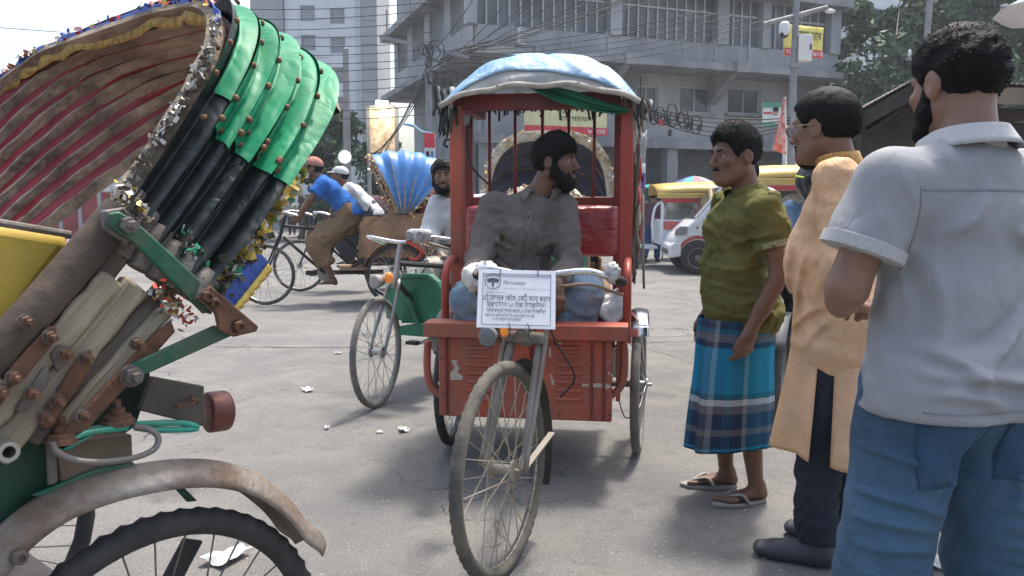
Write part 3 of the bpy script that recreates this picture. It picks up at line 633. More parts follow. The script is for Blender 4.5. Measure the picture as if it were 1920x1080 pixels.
def window(parent, x0, x1, z0, z1, y, n=2, glass=None, fw=.06, rec=.10, sill=True, transom=None, swap=None):
    m = MB(); w, h = x1 - x0, z1 - z0; yy = y + rec
    for x in (x0 + fw / 2, x1 - fw / 2): m.box((x, yy, (z0 + z1) / 2), (fw, .07, h))
    for z in (z0 + fw / 2, z1 - fw / 2): m.box(((x0 + x1) / 2, yy, z), (w - 2 * fw, .066, fw))
    o = obj('window', m, ALU, parent, None); pw = (w - 2 * fw) / n
    for i in range(n):
        obj('pane', MB().box((x0 + fw + pw * (i + .5), yy + .01, (z0 + z1) / 2), (pw - .035, .012, h - 2 * fw)), glass or GLASS, o, None)
        if i: obj('mullion', MB().box((x0 + fw + pw * i, yy, (z0 + z1) / 2), (.045, .06, h - 2 * fw)), ALU, o, None)
    if transom: obj('transom', MB().box(((x0 + x1) / 2, yy, z0 + h * transom), (w - 2 * fw, .055, .045)), ALU, o, None)
    if sill: obj('sill', MB().box(((x0 + x1) / 2, y - .06, z0 - .05), (w + .24, .2, .09)), CONC2, o, None)
    return o
BF = Frame((-1.34, 24), 21.05); bl = thing('concrete_building', 'grey unpainted concrete corner building with long jutting slab behind the traffic', 'building', (-1.34, 24, 0), R(21.05))
zs = BF.ony(876, 96, 0).z; zt = BF.ony(876, 86, 0).z; XE = BF.ony(1597, 130, 0).x; YE = BF.onx(714, 192, 0).y; z2 = BF.onx(715, 78, 0).z
WY, UY = 1.5, .55                                  # setbacks of the lower and upper walls
zg = BF.ony(1250, 262, WY).z                       # bottom of the first-floor wall
obj('slab', MB().prism([(-.0, 0, zs), (XE, 0, zs), (XE, 7, zs), (7, 7, zs), (7, YE, zs), (0, YE, zs)], (0, 0, .22)), CONC2, bl, None)
win1 = []
for a, b, c, d in ((1193, 1233, 160, 214), (1275, 1332, 163, 212), (1365, 1425, 165, 214)):
    p, q = BF.ony(a, c, WY), BF.ony(b, d, WY); win1.append((p.x, q.x, BF.ony((a + b) / 2, d, WY).z, BF.ony((a + b) / 2, c, WY).z))
XW = BF.ony(1573, 120, WY).x
obj('wall', holed_wall(MB(), WY - .3, XW, zg, zs, WY, .3, win1), CONC, bl, None)
for h in win1: window(bl, *h, WY, 2, GLASS)
obj('room_darkness', MB().box(((WY + XW) / 2, WY + 2.5, zg + 1.2), (XW - WY - .6, .1, 2.6)), DARKW, bl, None)  # dark board painted as the unlit room behind the panes
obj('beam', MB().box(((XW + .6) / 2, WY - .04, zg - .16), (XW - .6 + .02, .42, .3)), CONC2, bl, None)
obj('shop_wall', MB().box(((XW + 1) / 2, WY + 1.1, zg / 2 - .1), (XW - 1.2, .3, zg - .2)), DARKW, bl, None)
for x in (1.2, 4.6, 8.0, 11.4, XW - .3): obj('column', MB().box((x, WY + .15, zg / 2 - .16), (.42, .4, zg - .31)), CONC2, bl, None)
sh = M('roller_shutter', (.16, .165, .175), .6, .4, var=.2, dirt=(.08, .07, .06), dirt_amt=.5)
for i, x in enumerate((1.45, 4.85, 8.25)):
    s_ = obj('shutter', MB().box((x + 1.45, WY + .93, zg / 2 - .15), (2.7, .03, zg - .45)), sh, bl, None)
    for k in range(14): obj('slat', MB().box((x + 1.45, WY + .90, .15 + k * (zg - .5) / 14), (2.66, .03, .1)), sh, s_, None)
# brackets under the slab, ribs over it
for px in (1180, 1386, 1010):
    x = BF.ony(px, 100, 0).x; obj('bracket', MB().prism([(x - .14, .1, zs - .002), (x - .14, WY, zs - .002), (x - .14, WY, zs - .95)], (.28, 0, 0)), CONC2, bl, None)
    obj('slab_notch', MB().box((x + .1, .02, zs + .14), (.5, .3, .36)), CONC2, bl, None)
# upper floor: parapet, columns, tall glazing
zp = BF.ony(1100, 62, UY).z; ztop = 14.0
xU = BF.ony(1573, 60, UY).x
obj('parapet', MB().box(((UY + xU) / 2, UY + .15, (zs + .22 + zp) / 2), (xU - UY, .3, zp - zs - .22)), CONC, bl, None)
colx = [(876, 893), (1143, 1164), (1343, 1364), (1428, 1443), (1556, 1574)]; edges = []
for a, b in colx:
    x0, x1 = BF.ony(a, 40, UY).x, BF.ony(b, 40, UY).x; edges.append((x0, x1)); obj('column', MB().box(((x0 + x1) / 2, UY + .12, (zp + ztop) / 2), (x1 - x0, .44, ztop - zp)), CONC, bl, None)
for i in range(len(edges) - 1):
    x0, x1 = edges[i][1], edges[i + 1][0]; n = max(2, round((x1 - x0) / .36)); pw = (x1 - x0) / n
    for j in range(n):
        z1 = zp + 2.9
        obj('pane', MB().box((x0 + pw * (j + .5), UY + .22, (zp + z1) / 2), (pw - .06, .02, z1 - zp)), GLASSD, bl, None)
        obj('mullion', MB().box((x0 + pw * j, UY + .19, (zp + z1) / 2), (.055, .07, z1 - zp)), ALU, bl, None)
    obj('transom', MB().box(((x0 + x1) / 2, UY + .17, zp + 1.05), (x1 - x0, .05, .06)), ALU, bl, None)
    obj('lintel', MB().box(((x0 + x1) / 2, UY + .15, zp + 2.9 + .4), (x1 - x0, .3, .8)), CONC, bl, None)
obj('upper_slab', MB().prism([(-.0, 0, z2), (XE, 0, z2), (XE, 7, z2), (7, 7, z2), (7, YE, z2), (0, YE, z2)], (0, 0, .25)), CONC2, bl, None)
obj('upper_wall', MB().box(((UY + xU) / 2, UY + .3, z2 + 2.5), (xU - UY, .3, 4.5)), CONC, bl, None)
rail = M('rusty_post', (.30, .31, .32), .7, .4)
for px in (1071, 1138, 1213, 1280, 1340, 1403, 960, 1010):
    x = BF.ony(px, 85, .12).x; obj('railing_post', MB().bar((x, .12, zs + .2), (x, .12, zs + .95), .05, .05), rail, bl, None)
    obj('stay', MB().bar((x, .12, zs + .9), (x - .35, .4, zs + .8), .03, .03), rail, bl, None)
# the left face along the side street
LX = 1.0
hl = []
for i in range(5):
    y0 = 1.6 + i * 2.6
    if y0 + 1.8 < YE: hl.append((y0, y0 + 1.8, zs + 1.1, zs + 3.3))
def swapxy(m):
    m.v = [(v[1], v[0], v[2]) for v in m.v]; return m
obj('wall', swapxy(holed_wall(MB(), UY + .46, YE - .3, zs + .22, z2, LX * .55, .3, hl)), CONC, bl, None)
for h in hl:
    obj('pane', MB().box((LX * .55 + .2, (h[0] + h[1]) / 2, (h[2] + h[3]) / 2), (.02, h[1] - h[0], h[3] - h[2])), GLASSD, bl, None)
    for k in range(1, 8): obj('grille_bar', MB().box((LX * .55 + .08, h[0] + (h[1] - h[0]) * k / 8, (h[2] + h[3]) / 2), (.03, .03, h[3] - h[2])), ALU, bl, None)
obj('wall', MB().box((WY + .05, (WY + YE) / 2, zs / 2), (.3, YE - WY - .5, zs - .01)), CONC, bl, None)
obj('upper_wall', MB().box((.9, (1.0 + YE) / 2, z2 + 2.8), (.3, YE - 1.6, 5)), CONC, bl, None)
for i in range(6):
    y = 1.2 + i * 2.0
    if y < YE: obj('railing_post', MB().bar((.12, y, z2 + .25), (.12, y, z2 + 1.2), .05, .05), rail, bl, None)
obj('downpipe', MB().tube([(1.18, 2.2, .2), (1.18, 2.2, zs)], .07, 8), M('pvc_pipe', (.40, .42, .43), .6), bl)
obj('air_conditioner', MB().box(BF.ony(978, 68, .1) + Vector((0, .1, 0)), (.26, .3, .5)), M('white_enamel', (.55, .56, .57), .4), bl, 30, bev=.02)
acp = BF.ony(978, 68, .1)
for k in range(6): obj('louvre', MB().box((acp.x, -.065, acp.z - .17 + k * .07), (.2, .02, .03)), DARKW, bl, None)

# white block behind the green hood
WB = thing('white_building', 'tall white panelled building with small square windows behind the green hood', 'building', (0, 46, 0), 0)
WHT = M('white_cladding', (.66, .69, .72), .6, var=.06, scale=.5, bump=.05, bscale=8, dirt=(.5, .52, .54), dirt_amt=.5, dscale=.4)
GRY = M('grey_render', (.36, .37, .38), .8, var=.12, scale=.6, dirt=(.25, .25, .26), dirt_amt=.5, dscale=.5, stretch=(1, 1, .3))
lx = lambda px: (px - 960) / FPX * 46
hz = lambda py: at(0, py, 46).z
x0, x1 = lx(545), lx(687)
obj('core_wall', MB().box(((x0 + x1) / 2, 5.4, 11), (x1 - x0 - .02, 10, 22)), GRY, WB, None)
wr = [(574, 601, y, y + 30) for y in (10, 65)] + [(628, 655, y, y + 30) for y in (15, 70, 126, 181)] + [(574, 601, y, y + 30) for y in (122, 178)]
holes = [(lx(a), lx(b), hz(d), hz(c)) for a, b, c, d in wr]
obj('facade', holed_wall(MB(), x0, x1, 0, 21, 0, .3, holes), WHT, WB, None)
gw = M('tinted_pane', (.22, .23, .25), .1, var=.3, scale=.4, spec=.7)
for h in holes: window(WB, *h, 0, 1, gw, .05, .12, False, .5)
for k in range(12):
    z = hz(320) + k * 1.05
    for xa, xb in ((x0 + .02, lx(574) - .1), (lx(601) + .1, lx(628) - .1), (lx(655) + .1, x1 - .35)):
        obj('cladding_panel', MB().box(((xa + xb) / 2, -.02, z + .5), (xb - xa, .05, 1.01)), WHT, WB, None)
obj('tiled_pier', MB().box((lx(700), .8, 10.5), (lx(716) - lx(686), 2.2, 21)), GRY, WB, None)
for k in range(14): obj('tile', MB().box((lx(701), -.33, .5 + k * 1.3), (lx(713) - lx(689), .04, 1.22)), GRY, WB, None)
obj('grey_tower', MB().box((lx(515), 2, 13), (lx(544) - lx(486), 4.5, 26)), GRY, WB, None)
for k in range(6): obj('band', MB().box((lx(515), -.27, 4 + k * 3), (lx(544) - lx(486) + .05, .05, .12)), WHT, WB, None)
# far blocks seen through the trees on the right
def far_block(label, px0, px1, py, Y, mat, fl):
    xa, xb = (px0 - 960) / FPX * Y, (px1 - 960) / FPX * Y; zt_ = at(0, py, Y).z; b = thing('far_building', label, 'building', ((xa + xb) / 2, Y, 0), 0); w = xb - xa; hs = []
    n = max(1, int(w / 2.2)); 
    for k in range(fl):
        for i in range(n): cx = -w / 2 + w * (i + .5) / n; cz = 2.2 + k * 3.1; hs.append((cx - .65, cx + .65, cz, cz + 1.5))
    hs = [h for h in hs if h[3] < zt_ - .4]
    obj('facade', holed_wall(MB(), -w / 2, w / 2, 0, zt_, 0, .3, hs), mat, b, None); obj('core_wall', MB().box((0, 5, zt_ / 2), (w - .1, 9, zt_ - .1)), GRY, b, None)
    for h in hs: window(b, *h, 0, 2, GLASS, .06, .15, True)
    obj('roof_edge', MB().box((0, 4.6, zt_ + .15), (w + .4, 10, .3)), GRY, b, None); return b
far_block('pale far building rising behind the right-hand trees', 1600, 1690, -60, 62, WHT, 6)
far_block('pale tower with blue bracing at the right edge behind the trees', 1850, 2050, -150, 58, WHT, 7)
far_block('low grey far building at the end of the left street', 380, 500, 235, 70, GRY, 3)
# ------------------------------------------------------------------ trees
LEAF = [M('leaf_%d' % i, c, .6, var=.35, scale=3, spec=.25) for i, c in enumerate(((.075, .125, .075), (.10, .155, .085), (.058, .10, .07)))]
BARK = M('bark', (.12, .10, .08), .9, var=.3, scale=8, bump=.5, bscale=25)
def leaf_mesh(name, pts, size, rnd, mat, parent):
    n = len(pts); P_ = np.array(pts); r = np.random.RandomState(rnd); a = r.normal(size=(n, 3)); a /= np.linalg.norm(a, axis=1)[:, None]; b = r.normal(size=(n, 3)); b -= a * (a * b).sum(1)[:, None]; b /= np.linalg.norm(b, axis=1)[:, None]
    s = size * r.uniform(.6, 1.4, (n, 1)); V = np.stack([P_ - a * s, P_ - b * s * .42, P_ + a * s, P_ + b * s * .42], 1).reshape(-1, 3)
    me = bpy.data.meshes.new(name); me.from_pydata(V.tolist(), [], [(4 * i, 4 * i + 1, 4 * i + 2, 4 * i + 3) for i in range(n)]); return link(name, me, mat, parent)
def tree(label, loc, h, rad, seed, leaves=9000, lsize=.14, base=.35, group=None):
    r = random.Random(seed); t = thing('tree', label, 'tree', loc, 0, group); limbs = []
    tr = spline([(0, 0, -.1), (r.uniform(-.1, .1) * rad, 0, h * .25), (r.uniform(-.15, .15) * rad, r.uniform(-.1, .1) * rad, h * .55), (r.uniform(-.2, .2) * rad, 0, h * .85)], 5)
    obj('trunk', MB().tube(tr, [h * .028 * (1 - .8 * i / (len(tr) - 1)) for i in range(len(tr))], 9), BARK, t, 180); tips = []
    for i in range(13):
        b = tr[4 + int((len(tr) - 5) * r.random() ** .8)]; a = r.uniform(0, 6.28); up = r.uniform(.05, .5); L = rad * r.uniform(.55, 1.05); e = b + Vector((math.cos(a) * L, math.sin(a) * L, up * L + h * .04))
        pts = spline([b, b.lerp(e, .5) + Vector((0, 0, L * .12)), e], 4); obj('limb', MB().tube(pts, [h * .010 * (1 - .8 * k / (len(pts) - 1)) for k in range(len(pts))], 6), BARK, t, 180); tips += [(p, L * .28) for p in pts[3:]]
    tips += [(p, rad * .35) for p in tr[-6:]]
    nr = np.random.RandomState(seed); cl = []
    for i in range(80):
        p, s = tips[nr.randint(len(tips))]; cl.append((np.array(p) + nr.normal(size=3) * s * np.array((1, 1, .7)), s * nr.uniform(.5, 1.1)))
    for g in range(3):
        pts = []
        for c, s in cl[g::3]:
            n = int(leaves / len(cl)); d = nr.normal(size=(n, 3)); d /= np.linalg.norm(d, axis=1)[:, None]; d[:, 2] *= .65; pts.append(c + d * s * nr.uniform(.45, 1.0, (n, 1)) ** .6)
        o = leaf_mesh('crown', np.concatenate(pts), lsize, seed * 7 + g, LEAF[g], t); o['kind'] = 'stuff'
    return t
G_T = 'trees beyond the tin-roofed stall'
tree('big leafy tree right beside the concrete building end', at(1640, 330, 33).xy.to_3d(), 10.6, 4.3, 3, 20000, .19, group=G_T)
tree('spreading tree behind the head of the man in grey', at(1775, 330, 36).xy.to_3d(), 11.5, 4.6, 5, 20000, .19, group=G_T)
tree('leafy tree at the right picture edge behind the stall', at(1920, 330, 34).xy.to_3d(), 10.5, 4.2, 8, 18000, .19, group=G_T)
tree('darker low tree behind the stall post', at(1690, 330, 29).xy.to_3d(), 7.2, 3.0, 9, 11000, .15, group=G_T)
tree('small tree below the lit hoarding', at(715, 330, 27).xy.to_3d(), 3.6, 1.2, 12, 3500, .11)
tree('small sparse tree at the foot of the white building', at(620, 330, 34).xy.to_3d(), 4.9, 1.6, 14, 3500, .12)
tree('dark street tree behind the cyclist in blue', at(560, 330, 30).xy.to_3d(), 4.6, 2.2, 15, 6500, .13)
tree('dark street tree at the left end of the far crowd', at(470, 330, 31).xy.to_3d(), 4.6, 2.2, 16, 6000, .13)
tree('dark street tree beyond the gap under the folded hood', at(390, 330, 33).xy.to_3d(), 5.0, 2.4, 17, 6000, .13)

# ------------------------------------------------------------------ poles, cables, signs
STEEL = M('pole_steel', (.25, .27, .29), .55, .6, var=.2, scale=5, dirt=(.16, .13, .11), dirt_amt=.5, dscale=3)
BLACK = M('black_rubber', (.018, .018, .02), .6, var=.3, scale=12)
CPOLE = M('concrete_pole', (.27, .27, .27), .9, var=.15, scale=4)
WPL = M('white_plastic', (.62, .63, .64), .45, var=.06)
def U(v): return Vector(v)
# lamp post with cctv in front of the concrete building
PY = 18.0; pb = at(1480, 400, PY); sp = thing('street_lamp_post', 'grey lamp post with crossarm and cabinet before the concrete building', 'lamp post', (pb.x, PY, 0))
L_ = lambda px, py, dy=0: at(px, py, PY + dy) - Vector((pb.x, PY, 0))
obj('pole', MB().tube([(0, 0, 0), (.0, 0, 1.6), (0, 0, 2.3), (-.02, 0, 3.2), (0, 0, 5.9)], [.10, .10, .085, .08, .065], 10), STEEL, sp)
obj('crossarm', MB().tube([L_(1432, 46), L_(1552, 14)], .055, 8), STEEL, sp)
obj('lamp_head', MB().ball(L_(1556, 21), (.12, .06, .05)), WPL, sp, 180)
obj('cabinet', MB().box(L_(1507, 91), (.30, .25, .56)), WPL, sp, 30, bev=.015)
obj('cabinet_handle', MB().box(L_(1516, 90) + Vector((0, -.14, 0)), (.03, .02, .12)), BLACK, sp, None)
for z in (2.0, 2.9, 4.3): obj('clamp', MB().lathe([(.095, -.05), (.105, -.03), (.105, .03), (.095, .05)], (0, 0, z), n=12), STEEL, sp)
cc = thing('cctv_camera', 'white dome cctv camera fixed to the lamp post', 'camera', at(1471, 55, PY - .2)); 
obj('housing', MB().lathe([(.0, .17), (.07, .16), (.115, .10), (.12, -.02), (.115, -.08)], n=20), WPL, cc, 60); obj('dome', MB().ball((0, 0, -.09), (.09, .09, .10), 16, 10), M('dome_dark', (.02, .02, .022), .1), cc, 180); obj('mount', MB().bar((0, 0, .1), (.1, .2, .12), .06, .06), WPL, cc, None)
obj('lens_ring', MB().lathe([(.045, 0), (.055, .01), (.055, .02)], (0, -.085, -.09), (0, -1, 0), 14), WPL, cc)
# tall bare pole before the white building
p = at(652, 400, 24); ob = thing('utility_pole', 'tall bare concrete pole before the white building', 'pole', (p.x, 24, 0)); q = at(648, 96, 24)
obj('shaft', MB().tube([(0, 0, 0), (q.x - p.x, 0, q.z)], [.13, .085], 10), CPOLE, ob); obj('cap', MB().lathe([(.09, 0), (.09, .06), (.03, .1)], (q.x - p.x, 0, q.z), n=10), CPOLE, ob)
obj('bracket', MB().bar((-.2, 0, 2.6), (.3, 0, 2.62), .05, .05), STEEL, ob, None)
# cable pole by the building corner, cluttered with coils
p = at(806, 400, 19); cp = thing('cable_pole', 'grey pole at the building corner hung with cable coils', 'pole', (p.x, 19, 0)); q = at(806, 95, 19)
obj('shaft', MB().tube([(0, 0, 0), (0, 0, q.z)], [.09, .07], 10), STEEL, cp)
obj('crossarm', MB().bar(at(712, 68, 19) - Vector((p.x, 19, 0)), at(880, 108, 19) - Vector((p.x, 19, 0)), .07, .07), STEEL, cp, None)
rc = random.Random(4)
for i in range(9):
    a = at(rc.uniform(790, 850), rc.uniform(90, 165), 19) - Vector((p.x, 19.12, 0)); rr = rc.uniform(.07, .2); pts = [a + Vector((math.cos(t) * rr, rc.uniform(-.03, .03), math.sin(t) * rr * 1.3)) for t in np.linspace(0, 6.28, 13)[:-1]]
    obj('cable_coil', MB().tube(pts, .014, 5, closed=True), BLACK, cp, 180)
p2 = at(1215, 400, 17); c2 = thing('service_pole', 'short leaning service pole with coils right of the red canopy', 'pole', (p2.x, 17, 0)); q0 = at(1205, 300, 17) - Vector((p2.x, 17, 0)); q1 = at(1219, 192, 17) - Vector((p2.x, 17, 0))
obj('shaft', MB().tube([(q0.x - .05, 0, 0), q0, q1], [.06, .055, .04], 8), STEEL, c2); obj('insulator', MB().ball(q1, .06), WPL, c2, 180)
for i in range(9):
    a = at(1228 + i * 9 + rc.uniform(-4, 4), 208 + i * 3 + rc.uniform(-8, 14), 17) - Vector((p2.x, 17.1, 0)); rr = rc.uniform(.06, .15); pts = [a + Vector((math.cos(t) * rr * .8, rc.uniform(-.02, .02), math.sin(t) * rr * 1.4)) for t in np.linspace(0, 6.28, 13)[:-1]]
    obj('cable_coil', MB().tube(pts, .016, 5, closed=True), BLACK, c2, 180)
for (x, y, c) in ((1237, 231, (.35, .03, .03)), (1252, 230, (.02, .02, .02)), (1254, 250, (.02, .02, .02)), (1288, 236, (.02, .02, .02)), (1308, 240, (.03, .03, .03))):
    obj('junction_box', MB().box(at(x, y, 17) - Vector((p2.x, 17.1, 0)), (.07, .06, .13)), M('jbox_%.2f' % c[0], c, .5), c2, None)
p3 = at(1722, 300, 26); rp = thing('red_pole', 'red and grey pole with insulators among the right-hand trees', 'pole', (p3.x, 26, 0)); RED_ = M('pole_red', (.42, .06, .05), .6, var=.2)
obj('shaft', MB().tube([(-.35, 0, 0), (-.25, 0, 3.3), (.05, 0, 6.0)], [.12, .12, .11], 8), RED_, rp); obj('upper_shaft', MB().tube([(.05, 0, 6.0), (.16, 0, 9)], .10, 8), CPOLE, rp); obj('crossarm', MB().bar((-.55, 0, 5.9), (.5, 0, 5.95), .09, .09), STEEL, rp, None)
for x in (-.45, -.1, .35): obj('insulator', MB().ball((x, 0, 6.08), (.06, .06, .12)), WPL, rp, 180)
# overhead cables
CAB = 'overhead cables'
def cable(a, b, sag, r=.011, label='thin black cable sagging across the street before the buildings'):
    a, b = Vector(a), Vector(b); n = 14; pts = [a.lerp(b, i / n) - Vector((0, 0, sag * 4 * (i / n) * (1 - i / n))) for i in range(n + 1)]
    return tag(obj('overhead_cable', MB().tube(pts, r, 5), BLACK, smooth=180), label, 'cable', CAB)
rc = random.Random(21)
ORD = ['first', 'second', 'third', 'fourth', 'fifth', 'sixth', 'seventh', 'eighth', 'ninth', 'tenth', 'eleventh', 'twelfth', 'last']
for i in range(11): cable(at(806 + i * 3.5 + rc.uniform(-2, 2), 132 - i * 3.6, 19), at(1010 + i * 42, -40 - rc.uniform(0, 60), 20.5), .34 - .025 * i, .010, 'thin black cable rising right from the corner pole, %s from the left at the top' % ORD[i])
for i in range(6): cable(at(880, 88 + i * 6, 19), at(1320 + i * 30, 20 + i * 4, 18.4), .12 + .05 * i, .010, 'black cable swung from the corner pole towards the lamp post, %s from the top' % ORD[i])
for i in range(13): cable(at(430, 20 + i * 15 + rc.uniform(-4, 4), 23), at(810, 6 + i * 17 + rc.uniform(-5, 5), 19), .08 + .012 * i, .010, 'thin black cable crossing before the white building, %s from the top' % ORD[i])
for i in range(5): cable(at(1222, 203 + i * 5, 17), at(1490, 220 + i * 4, 18), .12 + .05 * i, .014, 'sagging black cable from service pole to lamp post, %s from the top' % ORD[i])
for i in range(4): cable(at(806, 110 + i * 12, 19), at(712 - i * 12, 300, 17 + i), .1 + .08 * i, .013, 'black cable hanging left from the corner pole, %s from the right at its foot' % ORD[i])
cable(at(1690, -20, 30), at(1680, 70, 26), .1, .02, 'dark cable hanging beside the red pole')
cable(at(800, 110, 19), at(905, -30, 20), .1, .012, 'black cable climbing steeply from the corner pole'); cable(at(0, 52, 30), at(110, 60, 30), .0, .012, 'thin cable across the pale sky at far left')
# lit hoarding
p = at(717, 245, 21.5); hb = thing('lit_hoarding', 'floodlit billboard with glowing print on the street corner', 'billboard', (p.x, 21.5, 0)); hw = 52 / FPX * 21.5; z0, z1 = at(0, 288, 21.5).z, at(0, 200, 21.5).z
pr_ = M('hoarding_print', (.8, .62, .42), .6, var=.6, scale=5, emit=((1.0, .72, .42), .10), dirt=(.25, .10, .05), dirt_amt=.8, dscale=4)
obj('sheet', MB().box((0, 0, (z0 + z1) / 2), (hw - .08, .03, z1 - z0 - .08)), pr_, hb, None)
for x in (-hw / 2, hw / 2): obj('post', MB().box((x, .05, z1 / 2), (.09, .1, z1)), CPOLE, hb, None)
for z in (z0, z1): obj('rail', MB().box((0, .02, z), (hw - .09, .1, .07)), CPOLE, hb, None)
obj('floodlight', MB().box((.05, -.35, z1 + .05), (.3, .12, .12)), M('flood_glow', (1, .9, .7), .4, emit=((1, .9, .75), 12)), hb, None)
hl_ = bpy.data.lights.new('hoarding_lamp', 'POINT'); hl_.energy = 8; hl_.color = (1, .85, .6); hl_.shadow_soft_size = .1; ho = bpy.data.objects.new('hoarding_lamp', hl_); COL.objects.link(ho); ho.parent = hb; ho.location = (.05, -.5, z1 - .2)
p = at(646, 294, 20); fl = thing('street_floodlight', 'round glaring white floodlight above the cyclists', 'lamp', (p.x, 20, 0)); lz = p.z
obj('glowing_bulb', MB().ball((0, -.05, lz), .10, 16, 10), M('bulb_glow', (1, 1, 1), .4, emit=((1, .97, .9), 14)), fl, 180); obj('stem', MB().tube([(0, 0.1, 0), (0, .1, lz)], .04, 8), STEEL, fl); obj('shade', MB().lathe([(.17, 0), (.15, .06), (.05, .12)], (0, .02, lz), (0, 1, 0), 16), STEEL, fl)
# banners, posters, flags
def flat_sign(name, label, cat, px, py, w, h, Y, mat, rz=0, parts=(), tilt=0, curl=.0, rzadd=0):
    c = at(px, py, Y); t = thing(name, label, cat, (c.x, Y, c.z), R(rz)); W_, H_ = w / FPX * Y, h / FPX * Y
    m = MB(); m.grid(lambda a, b: Vector(((a - .5) * W_ + tilt * (b - .5) * H_, curl * math.sin(a * 7 + b * 3), (b - .5) * H_)), 9, 7); obj('sheet', m, mat, t, 60, solid=.01)
    for (pn, x0, x1, y0, y1, mt) in parts: obj(pn, MB().box((((x0 + x1) / 2 - .5) * W_, -.02 - curl, ((y0 + y1) / 2 - .5) * H_), ((x1 - x0) * W_, .006, (y1 - y0) * H_)), mt, t, None)
    return t, W_, H_
YEL = M('banner_yellow', (.72, .62, .16), .7, var=.12); REDB = M('banner_red', (.55, .05, .07), .7); INK = M('black_ink', (.02, .02, .022), .7); WINK = M('white_ink', (.8, .8, .8), .7); WHP = M('poster_white', (.68, .70, .70), .7, var=.06); BLUP = M('poster_blue', (.10, .22, .38), .7, var=.3, scale=3); GRNP = M('poster_green', (.08, .28, .20), .7, var=.3, scale=4); PURP = M('poster_purple', (.12, .05, .22), .7); SKINP = M('poster_skin', (.45, .28, .2), .7)
def sign_text(t, s, x, z, size, mat, width=None, y=-.04):
    return text_mesh('lettering', s, size, mat, t, plane_mtx((x, y, z), (1, 0, 0), (0, 0, 1)), width=width)
t, w, h = flat_sign('yellow_banner', 'yellow banner with red foot hung behind the lamp post', 'banner', 1507, 78, 88, 56, 22.5, YEL, 21, (('red_strip', 0, 1, 0, .25, REDB),), curl=.015)
sign_text(t, 'ভাড়া হেব', .1, h * .18, .32, INK, w * .7, -.05); sign_text(t, '০১৯', -w * .38, -h * .37, .2, WINK, w * .18, -.055); sign_text(t, '২৯০৪', w * .3, -h * .37, .2, WINK, w * .34, -.055)
t, w, h = flat_sign('yellow_banner', 'long yellow banner seen through the red rickshaw bars', 'banner', 1062, 215, 168, 72, 24.3, M('banner_pale', (.62, .60, .34), .7, var=.12), 21, (('red_strip', .0, 1, 0, .2, REDB),), curl=.015)
sign_text(t, 'ভাড়া হেব', .1, h * .22, .45, INK, w * .7, -.05); sign_text(t, 'েযাগােযাগ', .35, -h * .1, .2, INK, w * .4, -.05); sign_text(t, '৯০৩৪', w * .36, -h * .4, .22, WINK, w * .22, -.055)
t, w, h = flat_sign('portrait_poster', 'white and green portrait poster on the concrete wall by the lamp post', 'poster', 1447, 216, 34, 46, 20, WHP, 0, (('green_band', 0, 1, .8, 1, GRNP), ('red_band', .05, .5, .55, .62, REDB), ('green_foot', 0, 1, 0, .2, GRNP)))
obj('portrait_face', MB().ball((w * .2, -.02, h * .12), (.07, .01, .11)), SKINP, t, 180); obj('portrait_hair', MB().ball((w * .2, -.024, h * .22), (.075, .01, .07)), INK, t, 180); obj('portrait_shoulders', MB().ball((w * .2, -.022, -h * .18), (.15, .01, .10)), WPL, t, 180)
t, w, h = flat_sign('shop_signboard', 'white signboard behind the kurta man collar', 'sign', 1505, 288, 75, 44, 19.5, WHP, 0, (('teal_swoosh', .35, .6, .3, .42, GRNP),))
t, w, h = flat_sign('hanging_banner', 'tall red and white hanging poster left of the red rickshaw', 'banner', 806, 292, 20, 82, 15, WHP, 0, (('red_head', 0, 1, .68, 1, REDB), ('red_foot', 0, 1, 0, .18, REDB), ('figure', .15, .45, .22, .6, INK), ('figure', .6, .85, .22, .6, BLUP)), curl=.01)
t, w, h = flat_sign('hanging_flag', 'small white and purple pennant right of the red canopy', 'flag', 1199, 330, 22, 46, 12, WHP, 0, (('purple_field', .05, .95, 0, .62, PURP), ('white_mark', .2, .4, .3, .5, WINK), ('white_mark', .6, .8, .3, .5, WINK), ('white_mark', .4, .6, .08, .25, WINK)))
p = at(1472, 182, 16.5); fg = thing('red_flag', 'red and white flag drooping on a pole at the lamp post', 'flag', (p.x, 16.5, 0)); fz = p.z; obj('staff', MB().tube([(.0, 0, fz), (.12, 0, fz - 2.2)], .018, 6), WPL, fg)
obj('flag_cloth', MB().grid(lambda a, b: Vector((.02 + .03 * b - a * (.05 + .22 * b), .04 * math.sin(a * 9 + b * 4), fz - .1 - b * 1.05 + a * .1)), 8, 12), M('flag_red', (.45, .09, .08), .8, var=.5, scale=6, dirt=(.6, .6, .6), dirt_amt=.8, dscale=5), fg, 180, solid=.006)
def hanging_cloth(label, px, py, w, h, Y, col, seed):
    c = at(px, py, Y); W_, H_ = w / FPX * Y, h / FPX * Y; r = random.Random(seed); t = thing('hanging_cloth', label, 'cloth', (c.x, Y, c.z)); ph = [r.uniform(0, 6) for _ in range(3)]
    obj('drape', MB().grid(lambda a, b: Vector(((a - .5) * W_ * (1 - .4 * b) + .2 * W_ * math.sin(b * 5 + ph[0]), .05 * math.sin(a * 12 + ph[1] + b * 3), -b * H_ - .06 * math.sin(a * 5 + ph[2]))), 12, 10), M('hang_%d' % seed, col, .8, var=.3, scale=8), t, 180, solid=.008)
    obj('cord', MB().tube([(0, 0, 0), (0, .02, .8)], .008, 5), BLACK, t)
hanging_cloth('pale rag knotted on the service pole right of the canopy', 1200, 245, 18, 62, 12.3, (.5, .53, .52), 1)
hanging_cloth('pale blue cloth strip strung up left of the red rickshaw', 862, 236, 16, 30, 15.5, (.32, .45, .55), 2)
